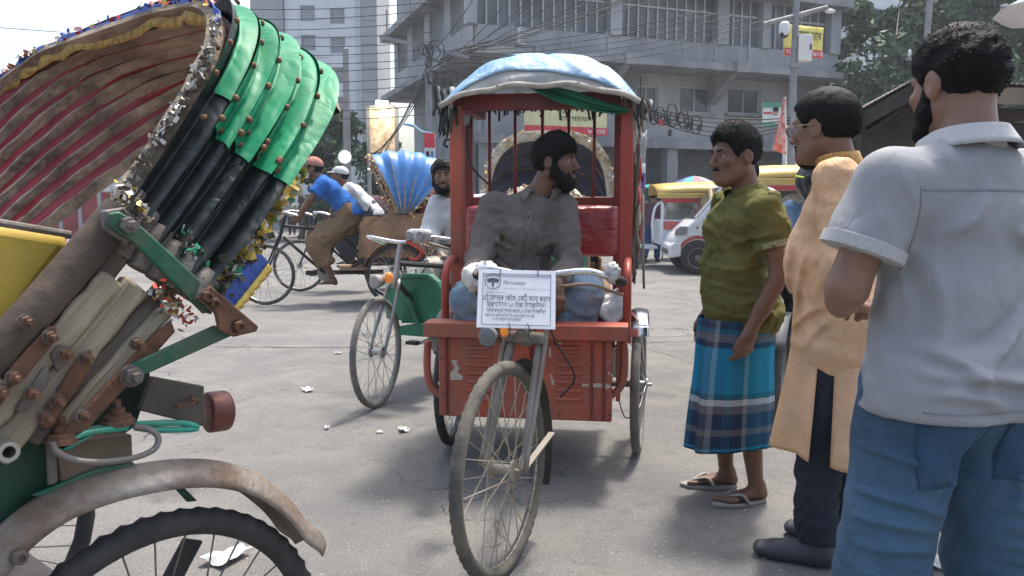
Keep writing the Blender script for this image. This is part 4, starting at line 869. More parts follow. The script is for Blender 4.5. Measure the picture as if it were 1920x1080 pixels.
tag(obj('cloth_streamer', MB().tube(spline([at(755, 232, 15.5), at(775, 236, 15.5), at(790, 246, 15.5), at(812, 250, 15.5)], 5), [.02, .05, .06, .06, .07, .06, .06, .05, .05, .05, .04, .04, .03, .03, .03, .02], 6, sq=.5), M('streamer_blue', (.30, .46, .60), .8), smooth=180), 'pale blue streamer strung beside the hanging red poster', 'cloth')
# boundary wall with painted panels on the far left
p0, p1 = at(-260, 360, 26), at(300, 360, 26); bw = thing('boundary_wall', 'painted red and white boundary wall behind the far-left crowd', 'wall', (0, 26, 0)); RB = M('wall_red', (.25, .05, .05), .8, var=.25, scale=3); n = 15; MUR = M('mural_panel', (.55, .55, .55), .8, var=.2, scale=3, dirt=(.06, .06, .08), dirt_amt=.9, dscale=5, dthr=.54)
for i in range(n):
    xa = p0.x + (p1.x - p0.x) * i / n; xb = p0.x + (p1.x - p0.x) * (i + 1) / n
    obj('panel', MB().box(((xa + xb) / 2, 0, .95), (xb - xa - .12, .15, 1.5)), RB, bw, None); obj('upper_panel', MB().box(((xa + xb) / 2, 0, 2.2), (xb - xa - .12, .15, .95)), MUR, bw, None); obj('post', MB().box((xa, 0, 1.4), (.12, .2, 2.8)), GRY, bw, None)
# tin-roofed stall at right
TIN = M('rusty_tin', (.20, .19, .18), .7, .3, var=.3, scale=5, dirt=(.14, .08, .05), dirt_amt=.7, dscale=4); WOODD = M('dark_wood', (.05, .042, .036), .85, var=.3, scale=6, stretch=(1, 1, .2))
st = thing('tin_roof_stall', 'dark roadside stall with sloping corrugated tin roof behind the two right-hand men', 'stall', (0, 0, 0)); SY = 5.2
A_ = at(1608, 208, SY); B_ = at(1712, 150, SY); Cc = at(1990, 160, SY); dep = Vector((.35, 2.2, -.05))
def corr(p, q, d, n, am):
    m = MB(); ns = n * 4; m.grid(lambda a, b: p.lerp(q, a) + d * b + Vector((0, 0, am * math.sin(a * n * 6.28))), ns + 1, 3); return m
obj('roof_sheet', corr(A_, B_, dep, 14, .006), TIN, st, 180, solid=.004); obj('roof_sheet', corr(B_, Cc, dep, 24, .006), TIN, st, 180, solid=.004)
dn = Vector((0, 0, -.10))
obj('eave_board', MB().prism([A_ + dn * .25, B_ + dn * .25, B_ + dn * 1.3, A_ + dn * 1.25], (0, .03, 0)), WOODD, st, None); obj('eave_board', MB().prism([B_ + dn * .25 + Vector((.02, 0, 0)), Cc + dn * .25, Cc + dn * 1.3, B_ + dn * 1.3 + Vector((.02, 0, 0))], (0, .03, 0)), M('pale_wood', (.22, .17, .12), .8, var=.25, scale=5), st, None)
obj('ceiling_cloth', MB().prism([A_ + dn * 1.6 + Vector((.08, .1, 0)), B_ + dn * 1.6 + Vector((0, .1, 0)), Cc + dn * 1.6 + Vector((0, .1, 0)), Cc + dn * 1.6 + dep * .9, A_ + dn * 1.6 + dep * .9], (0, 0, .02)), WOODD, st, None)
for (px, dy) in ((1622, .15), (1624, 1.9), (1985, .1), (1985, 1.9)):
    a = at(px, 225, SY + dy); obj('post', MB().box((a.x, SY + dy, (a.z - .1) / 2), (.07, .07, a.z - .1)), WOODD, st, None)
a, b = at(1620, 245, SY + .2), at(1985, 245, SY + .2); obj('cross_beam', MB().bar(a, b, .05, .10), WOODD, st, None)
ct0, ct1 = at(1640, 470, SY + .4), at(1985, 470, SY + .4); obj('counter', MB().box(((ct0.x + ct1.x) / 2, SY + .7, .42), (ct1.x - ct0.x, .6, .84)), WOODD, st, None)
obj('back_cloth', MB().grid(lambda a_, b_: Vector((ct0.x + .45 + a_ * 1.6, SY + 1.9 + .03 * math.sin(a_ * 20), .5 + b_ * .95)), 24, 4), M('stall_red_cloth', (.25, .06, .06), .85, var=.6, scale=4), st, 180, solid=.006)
# white parasol corner at top right
c = at(2062, 2, 9); um = thing('white_parasol', 'white parasol poking in at the top right corner', 'parasol', (c.x, 9, 0)); obj('pole', MB().tube([(0, 0, 0), (0, 0, c.z + .35)], .025, 8), STEEL, um)
obj('canopy', MB().grid(lambda a, b: Vector((math.cos(a * 6.2832) * b * 1.0, math.sin(a * 6.2832) * b * 1.0, c.z + .35 - .42 * b ** 1.3 + .02 * math.cos(a * 6.2832 * 8) * b)), 32, 6, True), WPL, um, 180, solid=.006)
# black stool behind the man in grey
g0 = ground(1760, 1072); sx = thing('metal_stool', 'thin black metal-legged stool behind the jeans of the man in grey', 'stool', (g0.x + .10, g0.y + .12, 0)); BM = M('black_metal', (.02, .02, .022), .4, .5)
for (x, y) in ((-.15, -.15), (.15, -.15), (-.15, .15), (.15, .15)): obj('leg', MB().tube([(x, y, 0), (x * .8, y * .8, .45)], .010, 8), BM, sx)
for z in (.16, .30):
    for (a, b) in (((-.14, -.14), (.14, -.14)), ((.14, -.14), (.14, .14)), ((.14, .14), (-.14, .14)), ((-.14, .14), (-.14, -.14))): obj('stretcher', MB().tube([(*a, z), (*b, z)], .007, 6), BM, sx)
obj('seat', MB().box((0, 0, .465), (.28, .28, .03)), M('stool_seat', (.12, .05, .04), .5), sx, 30, bev=.01)
# ------------------------------------------------------------------ wheels, hoods
TYRE = M('tyre_dusty', (.055, .054, .052), .85, var=.25, scale=14, bump=.3, bscale=90, dirt=(.20, .185, .16), dirt_amt=.55, dscale=7)
TYREG = M('tyre_grey_worn', (.16, .155, .145), .9, var=.2, scale=12, bump=.3, bscale=90, dirt=(.26, .24, .20), dirt_amt=.6, dscale=6)
TYREB = M('tyre_black', (.03, .03, .031), .75, var=.3, scale=14, bump=.3, bscale=90, dirt=(.12, .11, .10), dirt_amt=.35, dscale=6)
CHR = M('worn_chrome', (.45, .45, .44), .32, .85, var=.2, scale=14, dirt=(.16, .11, .07), dirt_amt=.75, dscale=7)
CHRB = M('bright_chrome', (.72, .73, .74), .16, 1.0, var=.08, scale=10, dirt=(.3, .26, .22), dirt_amt=.4, dscale=9, dthr=.6)
RUST = M('rusty_steel', (.17, .085, .05), .85, .25, var=.35, scale=22, bump=.5, bscale=70, dirt=(.07, .05, .04), dirt_amt=.7, dscale=9)
GREYR = M('old_grey_metal', (.19, .175, .16), .7, .45, var=.3, scale=14, bump=.3, bscale=60, dirt=(.12, .08, .055), dirt_amt=.75, dscale=6)
DUSTM = M('dusty_grey_steel', (.28, .265, .24), .6, .55, var=.25, scale=16, dirt=(.17, .13, .09), dirt_amt=.7, dscale=8)
def wheel(parent, c, rz=0.0, Rw=.335, tw=.022, spokes=32, tyre=None, rim=None, near=True, lean=0.0, name='wheel', ang0=0.0):
    """axle along local x, turned rz about z; part 'wheel' is the rim, with tyre, hub and spokes under it"""
    m = MB(); ri = Rw - tw * 1.75; n = 56 if near else 28
    m.lathe([(ri, -.012), (ri + .006, -.016), (ri + .012, -.015), (ri + .010, 0), (ri + .012, .015), (ri + .006, .016), (ri, .012), (ri - .006, 0)], axis=(1, 0, 0), n=n, close=True)
    w = obj(name, m, rim or CHR, parent, 40); w.location = c; w.rotation_euler = (0, lean, rz)
    m = MB(); cr = Rw - tw; prof = [(cr + tw * math.cos(a), tw * math.sin(a) * .92) for a in np.linspace(0, 2 * math.pi, 13)[:-1]]
    if near:                                         # tread blocks stand proud
        N = 120; vs = []; fs = []
        for i in range(N):
            a = 2 * math.pi * i / N
            for k, (r, h) in enumerate(prof):
                edge = k in (1, 2, 11, 10); rr = r + ((.0035 if i % 2 else -.0035) if edge else (.0015 if i % 2 else -.001) if k == 0 else 0); vs.append((h, rr * math.cos(a), rr * math.sin(a)))
        K = len(prof)
        for i in range(N):
            for k in range(K): j = (i + 1) % N; k2 = (k + 1) % K; fs.append((i * K + k, i * K + k2, j * K + k2, j * K + k))
        m.add(vs, fs)
    else: m.lathe([(r, h) for r, h in prof], axis=(1, 0, 0), n=28, close=True)
    obj('tyre', m, tyre or TYRE, w, 50)
    obj('hub', MB().lathe([(.008, -.065), (.008, -.045), (.034, -.042), (.034, -.036), (.018, -.03), (.018, .03), (.034, .036), (.034, .042), (.008, .045), (.008, .065)], axis=(1, 0, 0), n=16), rim or CHR, w, 40)
    def spk(i):
        a = 2 * math.pi * i / spokes + ang0; s = 1 if i % 2 else -1; d = .75 * (1 if (i // 2) % 2 else -1); return (s * .038, .032 * math.cos(a + d), .032 * math.sin(a + d)), (0, (ri - .002) * math.cos(a), (ri - .002) * math.sin(a))
    if near:
        for i in range(spokes):
            a, b = spk(i); obj('spoke', MB().tube([a, b], .0019, 5, cap=False), rim or CHR, w, 180)
    else:
        m = MB()
        for i in range(spokes): a, b = spk(i); m.tube([a, b], .0022, 3, cap=False)
        o = obj('spokes', m, rim or CHR, w, 180); o['kind'] = 'stuff'
    return w
def arch(b, u):
    """point of a hood bow: b = (x0, y, z, tilt, W, h, e), u in 0..1 from the left foot over the top to the right foot"""
    x0, y, z, th, W_, h, e = b; w1, w2 = u ** 1.6, (1 - u) ** 1.6; a = math.pi * (.0006 + .9988 * w1 / (w1 + w2)); c = math.cos(a); s = max(0, math.sin(a)); r = h * s ** e
    return Vector((x0 + W_ / 2 * (1 - math.copysign(abs(c) ** e, c)), y + r * math.cos(th), z + r * math.sin(th)))
def U_(u):
    r = (u / (1 - u)) ** (1 / 1.6); return r / (1 + r)
def lerpb(bows, v):
    i = min(int(v), len(bows) - 2); t = v - i; return tuple(p * (1 - t) + q * t for p, q in zip(bows[i], bows[i + 1])), t
def hood_surface(bows, u0, u1, v0, v1, nu, nv, off=0.0, sag=.02, wr=0.0, seed=0, sharp=1.0, vb=None):
    """cloth over the bows: ridges on the bows, hollows between; off lifts it off the bow line; vb(u, v) shifts v for ragged borders"""
    rr = np.random.RandomState(seed); K = [(rr.uniform(6, 30), rr.uniform(2, 9), rr.uniform(0, 6), rr.uniform(.3, 1)) for _ in range(6)]
    mid = lerpb(bows, (len(bows) - 1) / 2)[0]; cen = Vector((mid[0] + mid[4] / 2, mid[1] + mid[5] * .35 * math.cos(mid[3]), mid[2] + mid[5] * .35 * math.sin(mid[3])))
    back = Vector((0, math.cos(bows[-1][3]), math.sin(bows[-1][3]))).cross(Vector((1, 0, 0))); back = back if back.y < 0 else -back
    def fn(a, b):
        u = u0 + (u1 - u0) * a; v = v0 + (v1 - v0) * b; bb, t = lerpb(bows, min(max(v, 0), len(bows) - 1.0001)); p = arch(bb, u); d = (p - cen); d.normalize()
        s = sag * (1 - abs(2 * t - 1)) ** 1.35
        w_ = sum(k[3] * math.sin(k[0] * u + k[1] * v + k[2] + 1.5 * math.sin(3 * v + k[2])) for k in K) * wr / 3
        return p + d * (off - s + w_)
    m = MB(); m.grid(fn, nu, nv); return m
def ribbon_bits(name, pts, nrm, mats, parent, n, size, spread, seed, along=None):
    """tinsel garland: many small folded foil tabs along a line, one part per colour"""
    r = random.Random(seed); P_ = spline(pts, 10); per = [MB() for _ in mats]
    for i in range(n):
        p = P_[r.randrange(len(P_))] + Vector((r.gauss(0, spread), r.gauss(0, spread), r.gauss(0, spread))); a = Vector((r.gauss(0, 1), r.gauss(0, 1), r.gauss(0, 1))).normalized(); b = a.cross(Vector((r.gauss(0, 1), r.gauss(0, 1), r.gauss(0, 1)))).normalized(); c = a.cross(b); s = size * r.uniform(.5, 1.3)
        q = [p - a * s - b * s * .5, p + a * s - b * s * .5, p + a * s * .8 + b * s * .5 + c * s * .4, p - a * s * .8 + b * s * .5 + c * s * .4]
        per[r.randrange(len(mats))].add(q, [(0, 1, 2, 3)])
    for mb, mt in zip(per, mats):
        if mb.v: o = obj(name, mb, mt, parent, None); o['kind'] = 'stuff'
FOILG = M('foil_gold', (.62, .44, .10), .35, .5, var=.3, scale=30); FOILS = M('foil_silver', (.60, .58, .54), .4, .4, var=.25, scale=30); FOILR = M('foil_red', (.50, .06, .04), .45, .2, var=.3, scale=30); FOILB = M('foil_blue', (.05, .10, .36), .45, .2, var=.3, scale=30); FOILN = M('foil_green', (.03, .28, .16), .45, .2, var=.3, scale=30); FOILP = M('foil_pink', (.55, .25, .22), .6, 0, var=.3, scale=30); GRIME = M('garland_grime', (.10, .085, .07), .9, var=.4, scale=30)

# ------------------------------------------------------------------ the nearest rickshaw at the left edge
FR = Frame((-.597, 1.368), 140); fr_ = thing('cycle_rickshaw', 'weathered cycle rickshaw with folded black and green hood at the left edge', 'rickshaw', (-.597, 1.368, 0), R(140))
S = FR.onx
WOOD = M('weathered_wood', (.27, .225, .165), .85, var=.35, scale=9, bump=.8, bscale=45, dirt=(.09, .075, .06), dirt_amt=.75, dscale=5, stretch=(6, 1, 1))
WOODV = M('grey_bow_wood', (.34, .28, .20), .8, var=.45, scale=22, bump=.9, bscale=60, dirt=(.08, .06, .045), dirt_amt=.85, dscale=9, stretch=(.25, 1, 1))
BVIN = M('black_vinyl', (.012, .018, .018), .30, var=.3, scale=9, wr=(8, .34), spec=.32, dirt=(.045, .05, .046), dirt_amt=.4, dscale=7, dthr=.52)
GVIN = M('green_tarpaulin', (.004, .235, .105), .48, var=.16, scale=6, wr=(7, .32), spec=.25, dirt=(.01, .14, .07), dirt_amt=.5, dscale=5)
RVIN = M('red_lining', (.26, .022, .028), .42, var=.25, scale=9, wr=(12, .35), dirt=(.10, .02, .02), dirt_amt=.6, dscale=6)
GPNT = M('chipped_green_paint', (.025, .115, .07), .55, .2, var=.3, scale=16, bump=.25, bscale=70, dirt=(.13, .075, .045), dirt_amt=.85, dscale=8, dthr=.53)
TURQ = M('turquoise_paint', (.03, .30, .21), .45, var=.25, scale=12, dirt=(.12, .10, .08), dirt_amt=.7, dscale=8, dthr=.54)
RIVET = M('rust_rivet', (.16, .09, .045), .7, .4, var=.3, scale=40)
BW = Vector((.037, 0, 0))
wheel(fr_, (.0, .037, .335), 0, .335, .024, 32, TYREB, GREYR, True)
nb = 6
bows = [(.055 - .016 * i, .085 - .024 * i, 1.140 - .016 * i, R(125.5 + (0, 2.9, 4.3, 6.6, 8.1, 10.4)[i]), 1.42 - .055 * i, .640 + .016 * i, .50 + .07 * i) for i in range(nb)]
nv_ = 9; inner = [lerpb(bows, 6.1 * k / (nv_ - 1))[0] for k in range(nv_)]
for i in range(nv_):                                 # bare wooden bows, flat slats, seen from inside
    pts = [arch(inner[i], u) for u in np.linspace(.03 if 6.1 * i / (nv_ - 1) < 5.0 else .36, .97, 41)]; m = MB(); th = inner[i][3]; bk = Vector((0, -math.sin(th), math.cos(th)))
    cenb = arch(inner[i], .5) * .3 + (pts[0] + pts[-1]) * .35; rows = []; 
    for j, p in enumerate(pts):
        inn = (cenb - p); inn -= bk * inn.dot(bk); inn.normalize(); wv = .0150 + .002 * math.sin(j * 1.7 + i); p = p + inn * .010; rows.append([p - bk * wv, p - bk * wv + inn * .020, p + bk * wv + inn * .020, p + bk * wv])
    for j in range(len(rows) - 1):
        for k in range(4): m.add([rows[j][k], rows[j][(k + 1) % 4], rows[j + 1][(k + 1) % 4], rows[j + 1][k]], [(0, 1, 2, 3)])
    obj('hood_bow', m, WOODV, fr_, 30)
# red lining bulges inward between the bows
for i in range(nv_ - 1):
    obj('lining', hood_surface(inner, .16 if i < 5 else .38, .97, i + .2, i + .8, 70, 9, -.014 - .008 * (i % 2), .004, .005, 30 + i, 1.0), RVIN, fr_, 180)
for i in range(nb - 1): obj('hood_cover', hood_surface(bows, .012, .985, i - .0, i + 1.0, 110, 15, .034 + .0008 * i, .030, .007, i * 3 + 1, .8), BVIN, fr_, 180)
# green tarpaulin laid over the black cover, with rivets
gl = [(.155, .0), (.17, .2), (.19, .35), (.20, .5), (.21, .7), (.215, 1.0)]
def green(i):
    m = hood_surface(bows, U_(.062 + .009 * i), .75, i, i + 1.0, 90, 15, .0415 + .0008 * i, .030, .007, i * 3 + 1, .8); return m
for i in range(nb - 1):
    if i == 0: o = obj('tarpaulin', hood_surface(bows, U_(.10), .75, .42, 1.0, 90, 10, .0415, .030, .007, 1, .8), GVIN, fr_, 180)
    else: o = obj('tarpaulin', green(i), GVIN, fr_, 180)
rv = random.Random(5)
for i in range(nb - 1):
    for u in (.066 + .009 * i, .10, .15, .20, .26):
        for vv in ((i + .05,) if u > .09 + .009 * i else (i + .02, i + .5) if i else (i + .6,)):
            g = hood_surface(bows, U_(u + .004), U_(u + .006), vv, vv + .002, 2, 2, .045, .030, .007, i * 3 + 1, .8); p = Vector(g.v[0]); q = (Vector(g.v[2]) - p).cross(Vector(g.v[1]) - p)
            if q.length < 1e-12: continue
            q.normalize(); q = q if q.x < 0 else -q
            obj('rivet', MB().lathe([(.0, .004), (.004, .0035), (.0068, .001), (.0068, -.003)], p + q * .003, q, 10), RIVET, fr_, 180)
# garlands on the front rim and along the back edge
rim = [arch(bows[0], u) + Vector((0, .012, .01)) for u in np.linspace(.015, .985, 40)]
ribbon_bits('garland', rim[0:13], None, [FOILS, FOILS, GRIME], fr_, 320, .0055, .0055, 1)
ribbon_bits('garland', rim[14:40], None, [FOILB, FOILG, FOILR, FOILP, FOILB, FOILG], fr_, 420, .008, .006, 2)
def valance(name, uu, mats_, w0, drop, seed, bow, n=46, dirv=Vector((0, 0, -1)), sc=.012):
    r = random.Random(seed)
    for k, mt in enumerate(mats_):
        a0, a1 = k / len(mats_), (k + 1) / len(mats_)
        o = obj(name, MB().grid(lambda a, b: arch(bow, uu[0] + (uu[1] - uu[0]) * a) + Vector((0, .012 + .006 * math.sin(a * 90 + k), .012)) + dirv * (drop * (a0 + (a1 - a0) * b) + (sc * abs(math.sin(a * 55)) if b > .5 and k == len(mats_) - 1 else 0)), 140, 3), mt, fr_, 180, solid=.0015)
valance('valance', (.30, .93), [FOILB, M('dull_gold_trim', (.36, .25, .07), .6, .2, var=.6, scale=60)], 0, .05, 3, bows[0])
bk = [arch(bows[-1], u) + Vector((0, -.02, -.018)) for u in np.linspace(.01, .6, 40)]
ribbon_bits('garland', bk[0:16], None, [FOILG, FOILG, FOILS, FOILN], fr_, 420, .013, .008, 4)
ribbon_bits('garland', bk[0:10], None, [GRIME, FOILS, GRIME], fr_, 160, .012, .013, 14)
vb0 = MB().grid(lambda a, b: arch(bows[-1], .01 + .12 * a) + Vector((-.005, -.03 - .022 * b - .008 * abs(math.sin(a * 28)) * (b > .6), -.03 - .030 * b)), 60, 4); obj('back_valance', vb0, FOILB, fr_, 180, solid=.0015)
vb1 = MB().grid(lambda a, b: arch(bows[-1], .01 + .12 * a) + Vector((-.006, -.052 - .007 * b - .006 * abs(math.sin(a * 28)) * (b > .4), -.060 - .010 * b)), 60, 3); obj('back_valance', vb1, FOILG, fr_, 180, solid=.0015)
# tassel clusters at the hinge and under the green arm
for c, n, mats_, s_, sd in ((S(235, 362, -.02), 90, [FOILS, GRIME, FOILG], .016, 5), (S(300, 545, -.03), 70, [FOILS, FOILR, FOILG, GRIME], .014, 6), (S(330, 560, -.03), 40, [FOILR, FOILS], .014, 7), (S(375, 500, -.03), 90, [FOILS, FOILG, GRIME, FOILN], .015, 8), (S(245, 395, -.03), 60, [GRIME], .02, 9), (S(345, 440, -.03), 60, [GRIME, FOILS, FOILN], .013, 16)):
    ribbon_bits('tassel', [c, c + Vector((0, -.01, -.02)), c + Vector((0, -.02, -.035))], None, mats_, fr_, int(n * 1.3), s_ * .36, .009, sd)
# bamboo collars on the feet of the bows
for i in range(nb):
    p = arch(bows[i], .0); q = arch(bows[i], .05); obj('bow_socket', MB().tube([p + Vector((-.012, .01, -.02)), p.lerp(q, .5) + Vector((-.012, 0, 0)), q + Vector((-.008, 0, 0))], [.020, .022, .021], 10), GREYR, fr_, 40)
def slab(name, px, c, t, mat, bev=.003, sm=30):      # a plate cut to an outline in the side plane, thickness t inwards
    return obj(name, MB().prism([S(x, y, c) for x, y in px], (t, 0, 0)), mat, fr_, sm, bev=bev)
def bolt(px, py, c=-.045, r=.011, L=.03, m=None, th=None):
    p = S(px, py, c); b = obj('bolt', MB().lathe([(r * .55, -L), (r * .55, -.008), (r, -.007), (r * 1.05, 0), (r * .9, .0065)], p, (1, 0, 0), 6), m or RUST, fr_, 20)
    obj('washer', MB().lathe([(r * 1.25, 0), (r * 1.25, .003), (r * .5, .004)], p + Vector((.006, 0, 0)), (1, 0, 0), 14), GREYR, b, 20); return b
# long arm (green flat bar) with its rusty end plate, and the lower stay
slab('hood_arm', [(205, 400), (225, 396), (262, 420), (400, 548), (385, 590), (248, 452), (205, 425)], -.055, .012, GPNT)
slab('arm_plate', [(395, 535), (486, 612), (482, 622), (440, 632), (412, 620), (405, 588), (368, 560)], -.066, .010, RUST)
for x, y in ((388, 556), (402, 569), (448, 612)): bolt(x, y, -.072, .010, .004)
slab('stay', [(405, 610), (440, 628), (262, 708), (235, 712), (236, 688)], -.05, .010, GPNT)
bolt(250, 706, -.06, .015, .02, GREYR); bolt(240, 422, -.06, .013, .03, GREYR)
slab('hinge_plate', [(196, 395), (235, 388), (265, 420), (258, 452), (225, 450), (195, 430)], -.035, .02, GREYR)
# the slanting stems under the hood
obj('main_stem', MB().tube([S(-30, 690, -.0), S(100, 545, -.0), S(228, 395, -.0)], .030, 14), M('dark_brown_timber', (.10, .072, .052), .75, var=.3, scale=6, bump=.4, bscale=30, dirt=(.05, .04, .035), dirt_amt=.6, dscale=5), fr_, 40)
def beam(a, b, w, c, mat, t=.035):
    A, B = S(*a, c), S(*b, c); d = (B - A).normalized(); n = Vector((0, -d.z, d.y)); r = random.Random(a[0] + a[1]); P_ = []; Q = []; L = (B - A).length
    for i in range(15): k = i / 14; P_.append(Vector((0, L * k, w / 2 * r.uniform(.84, 1.1)))); Q.append(Vector((0, L * k, -w / 2 * r.uniform(.84, 1.1))))
    o = obj('stem', MB().prism(P_ + Q[::-1], (t, 0, 0)), mat, fr_, 30, bev=.007)
    m = Matrix((Vector((1, 0, 0)), d, n)).transposed().to_4x4(); m.translation = A; o.matrix_local = m; return o
WOOD = M('weathered_stem_wood', (.36, .30, .21), .85, var=.5, scale=26, bump=1.0, bscale=70, dirt=(.07, .055, .04), dirt_amt=.85, dscale=11, stretch=(1, .07, 1), dthr=.52)
beam((-40, 815), (215, 520), .042, -.02, WOOD); beam((-10, 860), (262, 535), .050, -.012, WOOD); beam((60, 830), (320, 540), .034, .0, M('dark_stem', (.16, .13, .105), .85, var=.5, scale=26, bump=1.0, bscale=60, dirt=(.05, .04, .035), dirt_amt=.8, dscale=10, stretch=(1, .07, 1))); beam((115, 805), (335, 560), .030, -.016, WOOD); beam((40, 700), (240, 470), .032, .012, M('dark_stem', (.1, .1, .1)))
slab('stem_strap', [(20, 690), (92, 612), (107, 612), (105, 640), (40, 718), (15, 730)], -.03, .009, RUST); slab('stem_strap', [(-30, 730), (8, 718), (20, 735), (-10, 780), (-30, 790)], -.032, .009, RUST)
slab('stem_strap', [(95, 665), (112, 645), (132, 648), (132, 680), (108, 700)], -.026, .009, GREYR); slab('stem_strap', [(70, 790), (152, 665), (174, 655), (172, 690), (100, 800), (88, 806)], -.022, .009, RUST)
slab('stem_strap', [(128, 800), (290, 628), (322, 600), (330, 622), (250, 712), (160, 812), (118, 818)], -.03, .010, RUST); slab('stem_strap', [(30, 770), (84, 688), (94, 690), (92, 720), (50, 775)], -.03, .008, GREYR)
for x, y in ((50, 603), (95, 632), (27, 708), (124, 665), (62, 738), (162, 672), (108, 752), (158, 782), (86, 782), (3, 735), (258, 645)): bolt(x, y, -.042, .0085, .022)
# spring clip, step bracket and bumper
slab('body_panel', [(-60, 860), (10, 800), (90, 800), (150, 850), (120, 930), (60, 1010), (-60, 1080)], .03, .012, M('dark_green_panel', (.014, .06, .035), .5, .1, var=.3, scale=8, dirt=(.03, .05, .035), dirt_amt=.6, dscale=4))
slab('inner_panel', [(130, 820), (250, 690), (282, 610), (282, 720), (255, 800), (210, 830), (150, 850)], .05, .012, M('green_black_panel', (.014, .035, .025), .6, var=.3))
slab('wood_block', [(105, 835), (248, 815), (250, 870), (115, 905)], .005, .05, M('block_wood', (.16, .115, .08), .85, var=.25, scale=6, bump=.4, bscale=40))
slab('grey_strap', [(88, 835), (106, 832), (110, 905), (92, 912)], -.004, .01, GREYR)
slab('turquoise_bracket', [(95, 830), (118, 838), (160, 808), (210, 800), (245, 795), (242, 808), (180, 815), (130, 845), (100, 845)], -.035, .03, TURQ)
obj('bracket_rod', MB().tube(spline([S(98, 830, -.03), S(110, 850, -.04), S(160, 866, -.05), S(235, 862, -.05), S(285, 845, -.05), S(297, 822, -.045), S(280, 805, -.04), S(250, 800, -.03)], 6), .0052, 8), GREYR, fr_, 180)
obj('bumper_rod', MB().tube(spline([S(245, 796, -.02), S(330, 793, -.02), S(360, 797, -.02), S(366, 804, -.02), S(300, 806, -.02), S(255, 802, -.02)], 5), .0055, 8), TURQ, fr_, 180)
slab('bumper_bar', [(286, 706), (384, 724), (382, 800), (262, 770)], -.005, .014, M('bumper_brown', (.11, .095, .075), .5, .3, var=.3, scale=7, dirt=(.05, .045, .04), dirt_amt=.6, dscale=4))
c0 = S(383, 763, .06); obj('bumper_cap', MB().lathe([(.034, -.022), (.0375, -.02), (.0375, .012), (.034, .018), (.022, .024), (.0, .026)], c0 + Vector((-.05, 0, 0)), (-.15, -1, -.05), 24), M('red_brown_cap', (.16, .05, .035), .35, .3, var=.3, scale=20, dirt=(.06, .04, .035), dirt_amt=.6, dscale=12), fr_, 40, bev=.002)
obj('bumper_pin', MB().bar(S(330, 762, -.02), S(374, 752, -.02), .008, .006), RUST, fr_, None); obj('bumper_pin', MB().bar(S(356, 742, -.02), S(372, 756, -.02), .008, .006), RUST, fr_, None)
for x, y in ((117, 822), (221, 788)):
    p = S(x, y, -.015); obj('clip_bolt', MB().lathe([(.026, -.006), (.026, .0), (.021, .003), (.021, .008), (.012, .010), (.012, .020), (.006, .021), (.006, .034), (.0, .035)], p, (0, 0, 1), 14), RUST, fr_, 25)
obj('open_pipe', MB().lathe([(.009, -.02), (.015, -.02), (.0155, .02), (.009, .02)], S(8, 843, -.03), (1, 0, 0), 16, True), CHR, fr_, 40)
# mudguard
def fend(u, v):
    pts = FEN; i = u * (len(pts) - 1); i0 = min(int(i), len(pts) - 2); t = i - i0; p = pts[i0].lerp(pts[i0 + 1], t); c = Vector((0, .037, .335)); d = (p - c); d.x = 0; d.normalize()
    w = v - .5; lift = -.034 * abs(w * 2) ** 2.4 + .006 * math.exp(-(w / .1) ** 2); rip = .006 * math.sin(u * 40) * max(0, u - .8) * 5
    return p + Vector((w * .094, 0, 0)) + d * (lift + rip)
FEN = spline([S(-90, 1110, -.0), S(-10, 1005, 0), S(80, 935, 0), S(180, 895, 0), S(290, 872, 0), S(380, 868, 0), S(450, 882, 0), S(505, 912, 0), S(560, 965, 0), S(598, 1012, 0)], 6)
obj('mudguard', MB().grid(fend, 70, 13), M('mudguard_metal', (.36, .33, .29), .4, .8, var=.3, scale=14, bump=.35, bscale=50, dirt=(.13, .085, .055), dirt_amt=.95, dscale=7, dthr=.43), fr_, 180, solid=.003)
bolt(38, 1045, -.052, .011, .004, GREYR)
slab('mudguard_lip', [(60, 930), (180, 880), (255, 868), (250, 876), (180, 895), (95, 935)], -.004, .012, GPNT)
slab('fork_leg', [(348, 1010), (382, 1015), (345, 1085), (305, 1090)], .03, .012, M('black_enamel', (.02, .02, .02), .4)); slab('mudguard_stay', [(330, 918), (348, 916), (372, 940), (352, 942)], .02, .006, GPNT)
obj('axle', MB().tube([(-.07, .037, .335), (1.15, .037, .335)], .014, 10), GREYR, fr_)
wheel(fr_, (1.08, .037, .335), 0, .335, .024, 32, TYREB, GREYR, False)
# seat and floor
YP = M('faded_yellow_panel', (.52, .37, .05), .5, var=.25, scale=4, bump=.1, bscale=30, dirt=(.30, .20, .04), dirt_amt=.7, dscale=3)
Ys = [S(-60, 405, .05), S(-10, 415, .05), S(140, 442, .05), S(130, 470, .05), S(0, 640, .05), S(-60, 660, .05)]
obj('seat_side', MB().prism(Ys, (.05, 0, 0)), YP, fr_, 30, bev=.02)
obj('seat_piping', MB().tube([S(-60, 408, .045), S(-10, 416, .045), S(132, 440, .045)], .006, 8), GREYR, fr_)
obj('seat_cushion', MB().box((.60, .34, .92), (.86, .42, .16)), RVIN, fr_, 30, bev=.04); obj('seat_back', MB().box((.62, .10, 1.02), (.85, .07, .28), (R(-18), 0, 0)), RVIN, fr_, 30, bev=.03)
obj('armrest_board', MB().prism([S(120, 470, .06), S(215, 395, .06), S(228, 402, .06), S(140, 500, .06)], (.03, 0, 0)), M('pink_board', (.42, .30, .24), .8, var=.2), fr_, None)
0 and ribbon_bits('straw_packing', [S(80, 440, .09), S(120, 400, .09), S(150, 380, .10)], None, [M('straw_pale', (.34, .29, .2), .9), GRIME], fr_, 40, .012, .012, 17)
obj('chassis', MB().box((.55, .5, .42), (.8, .9, .05)), GREYR, fr_, None)
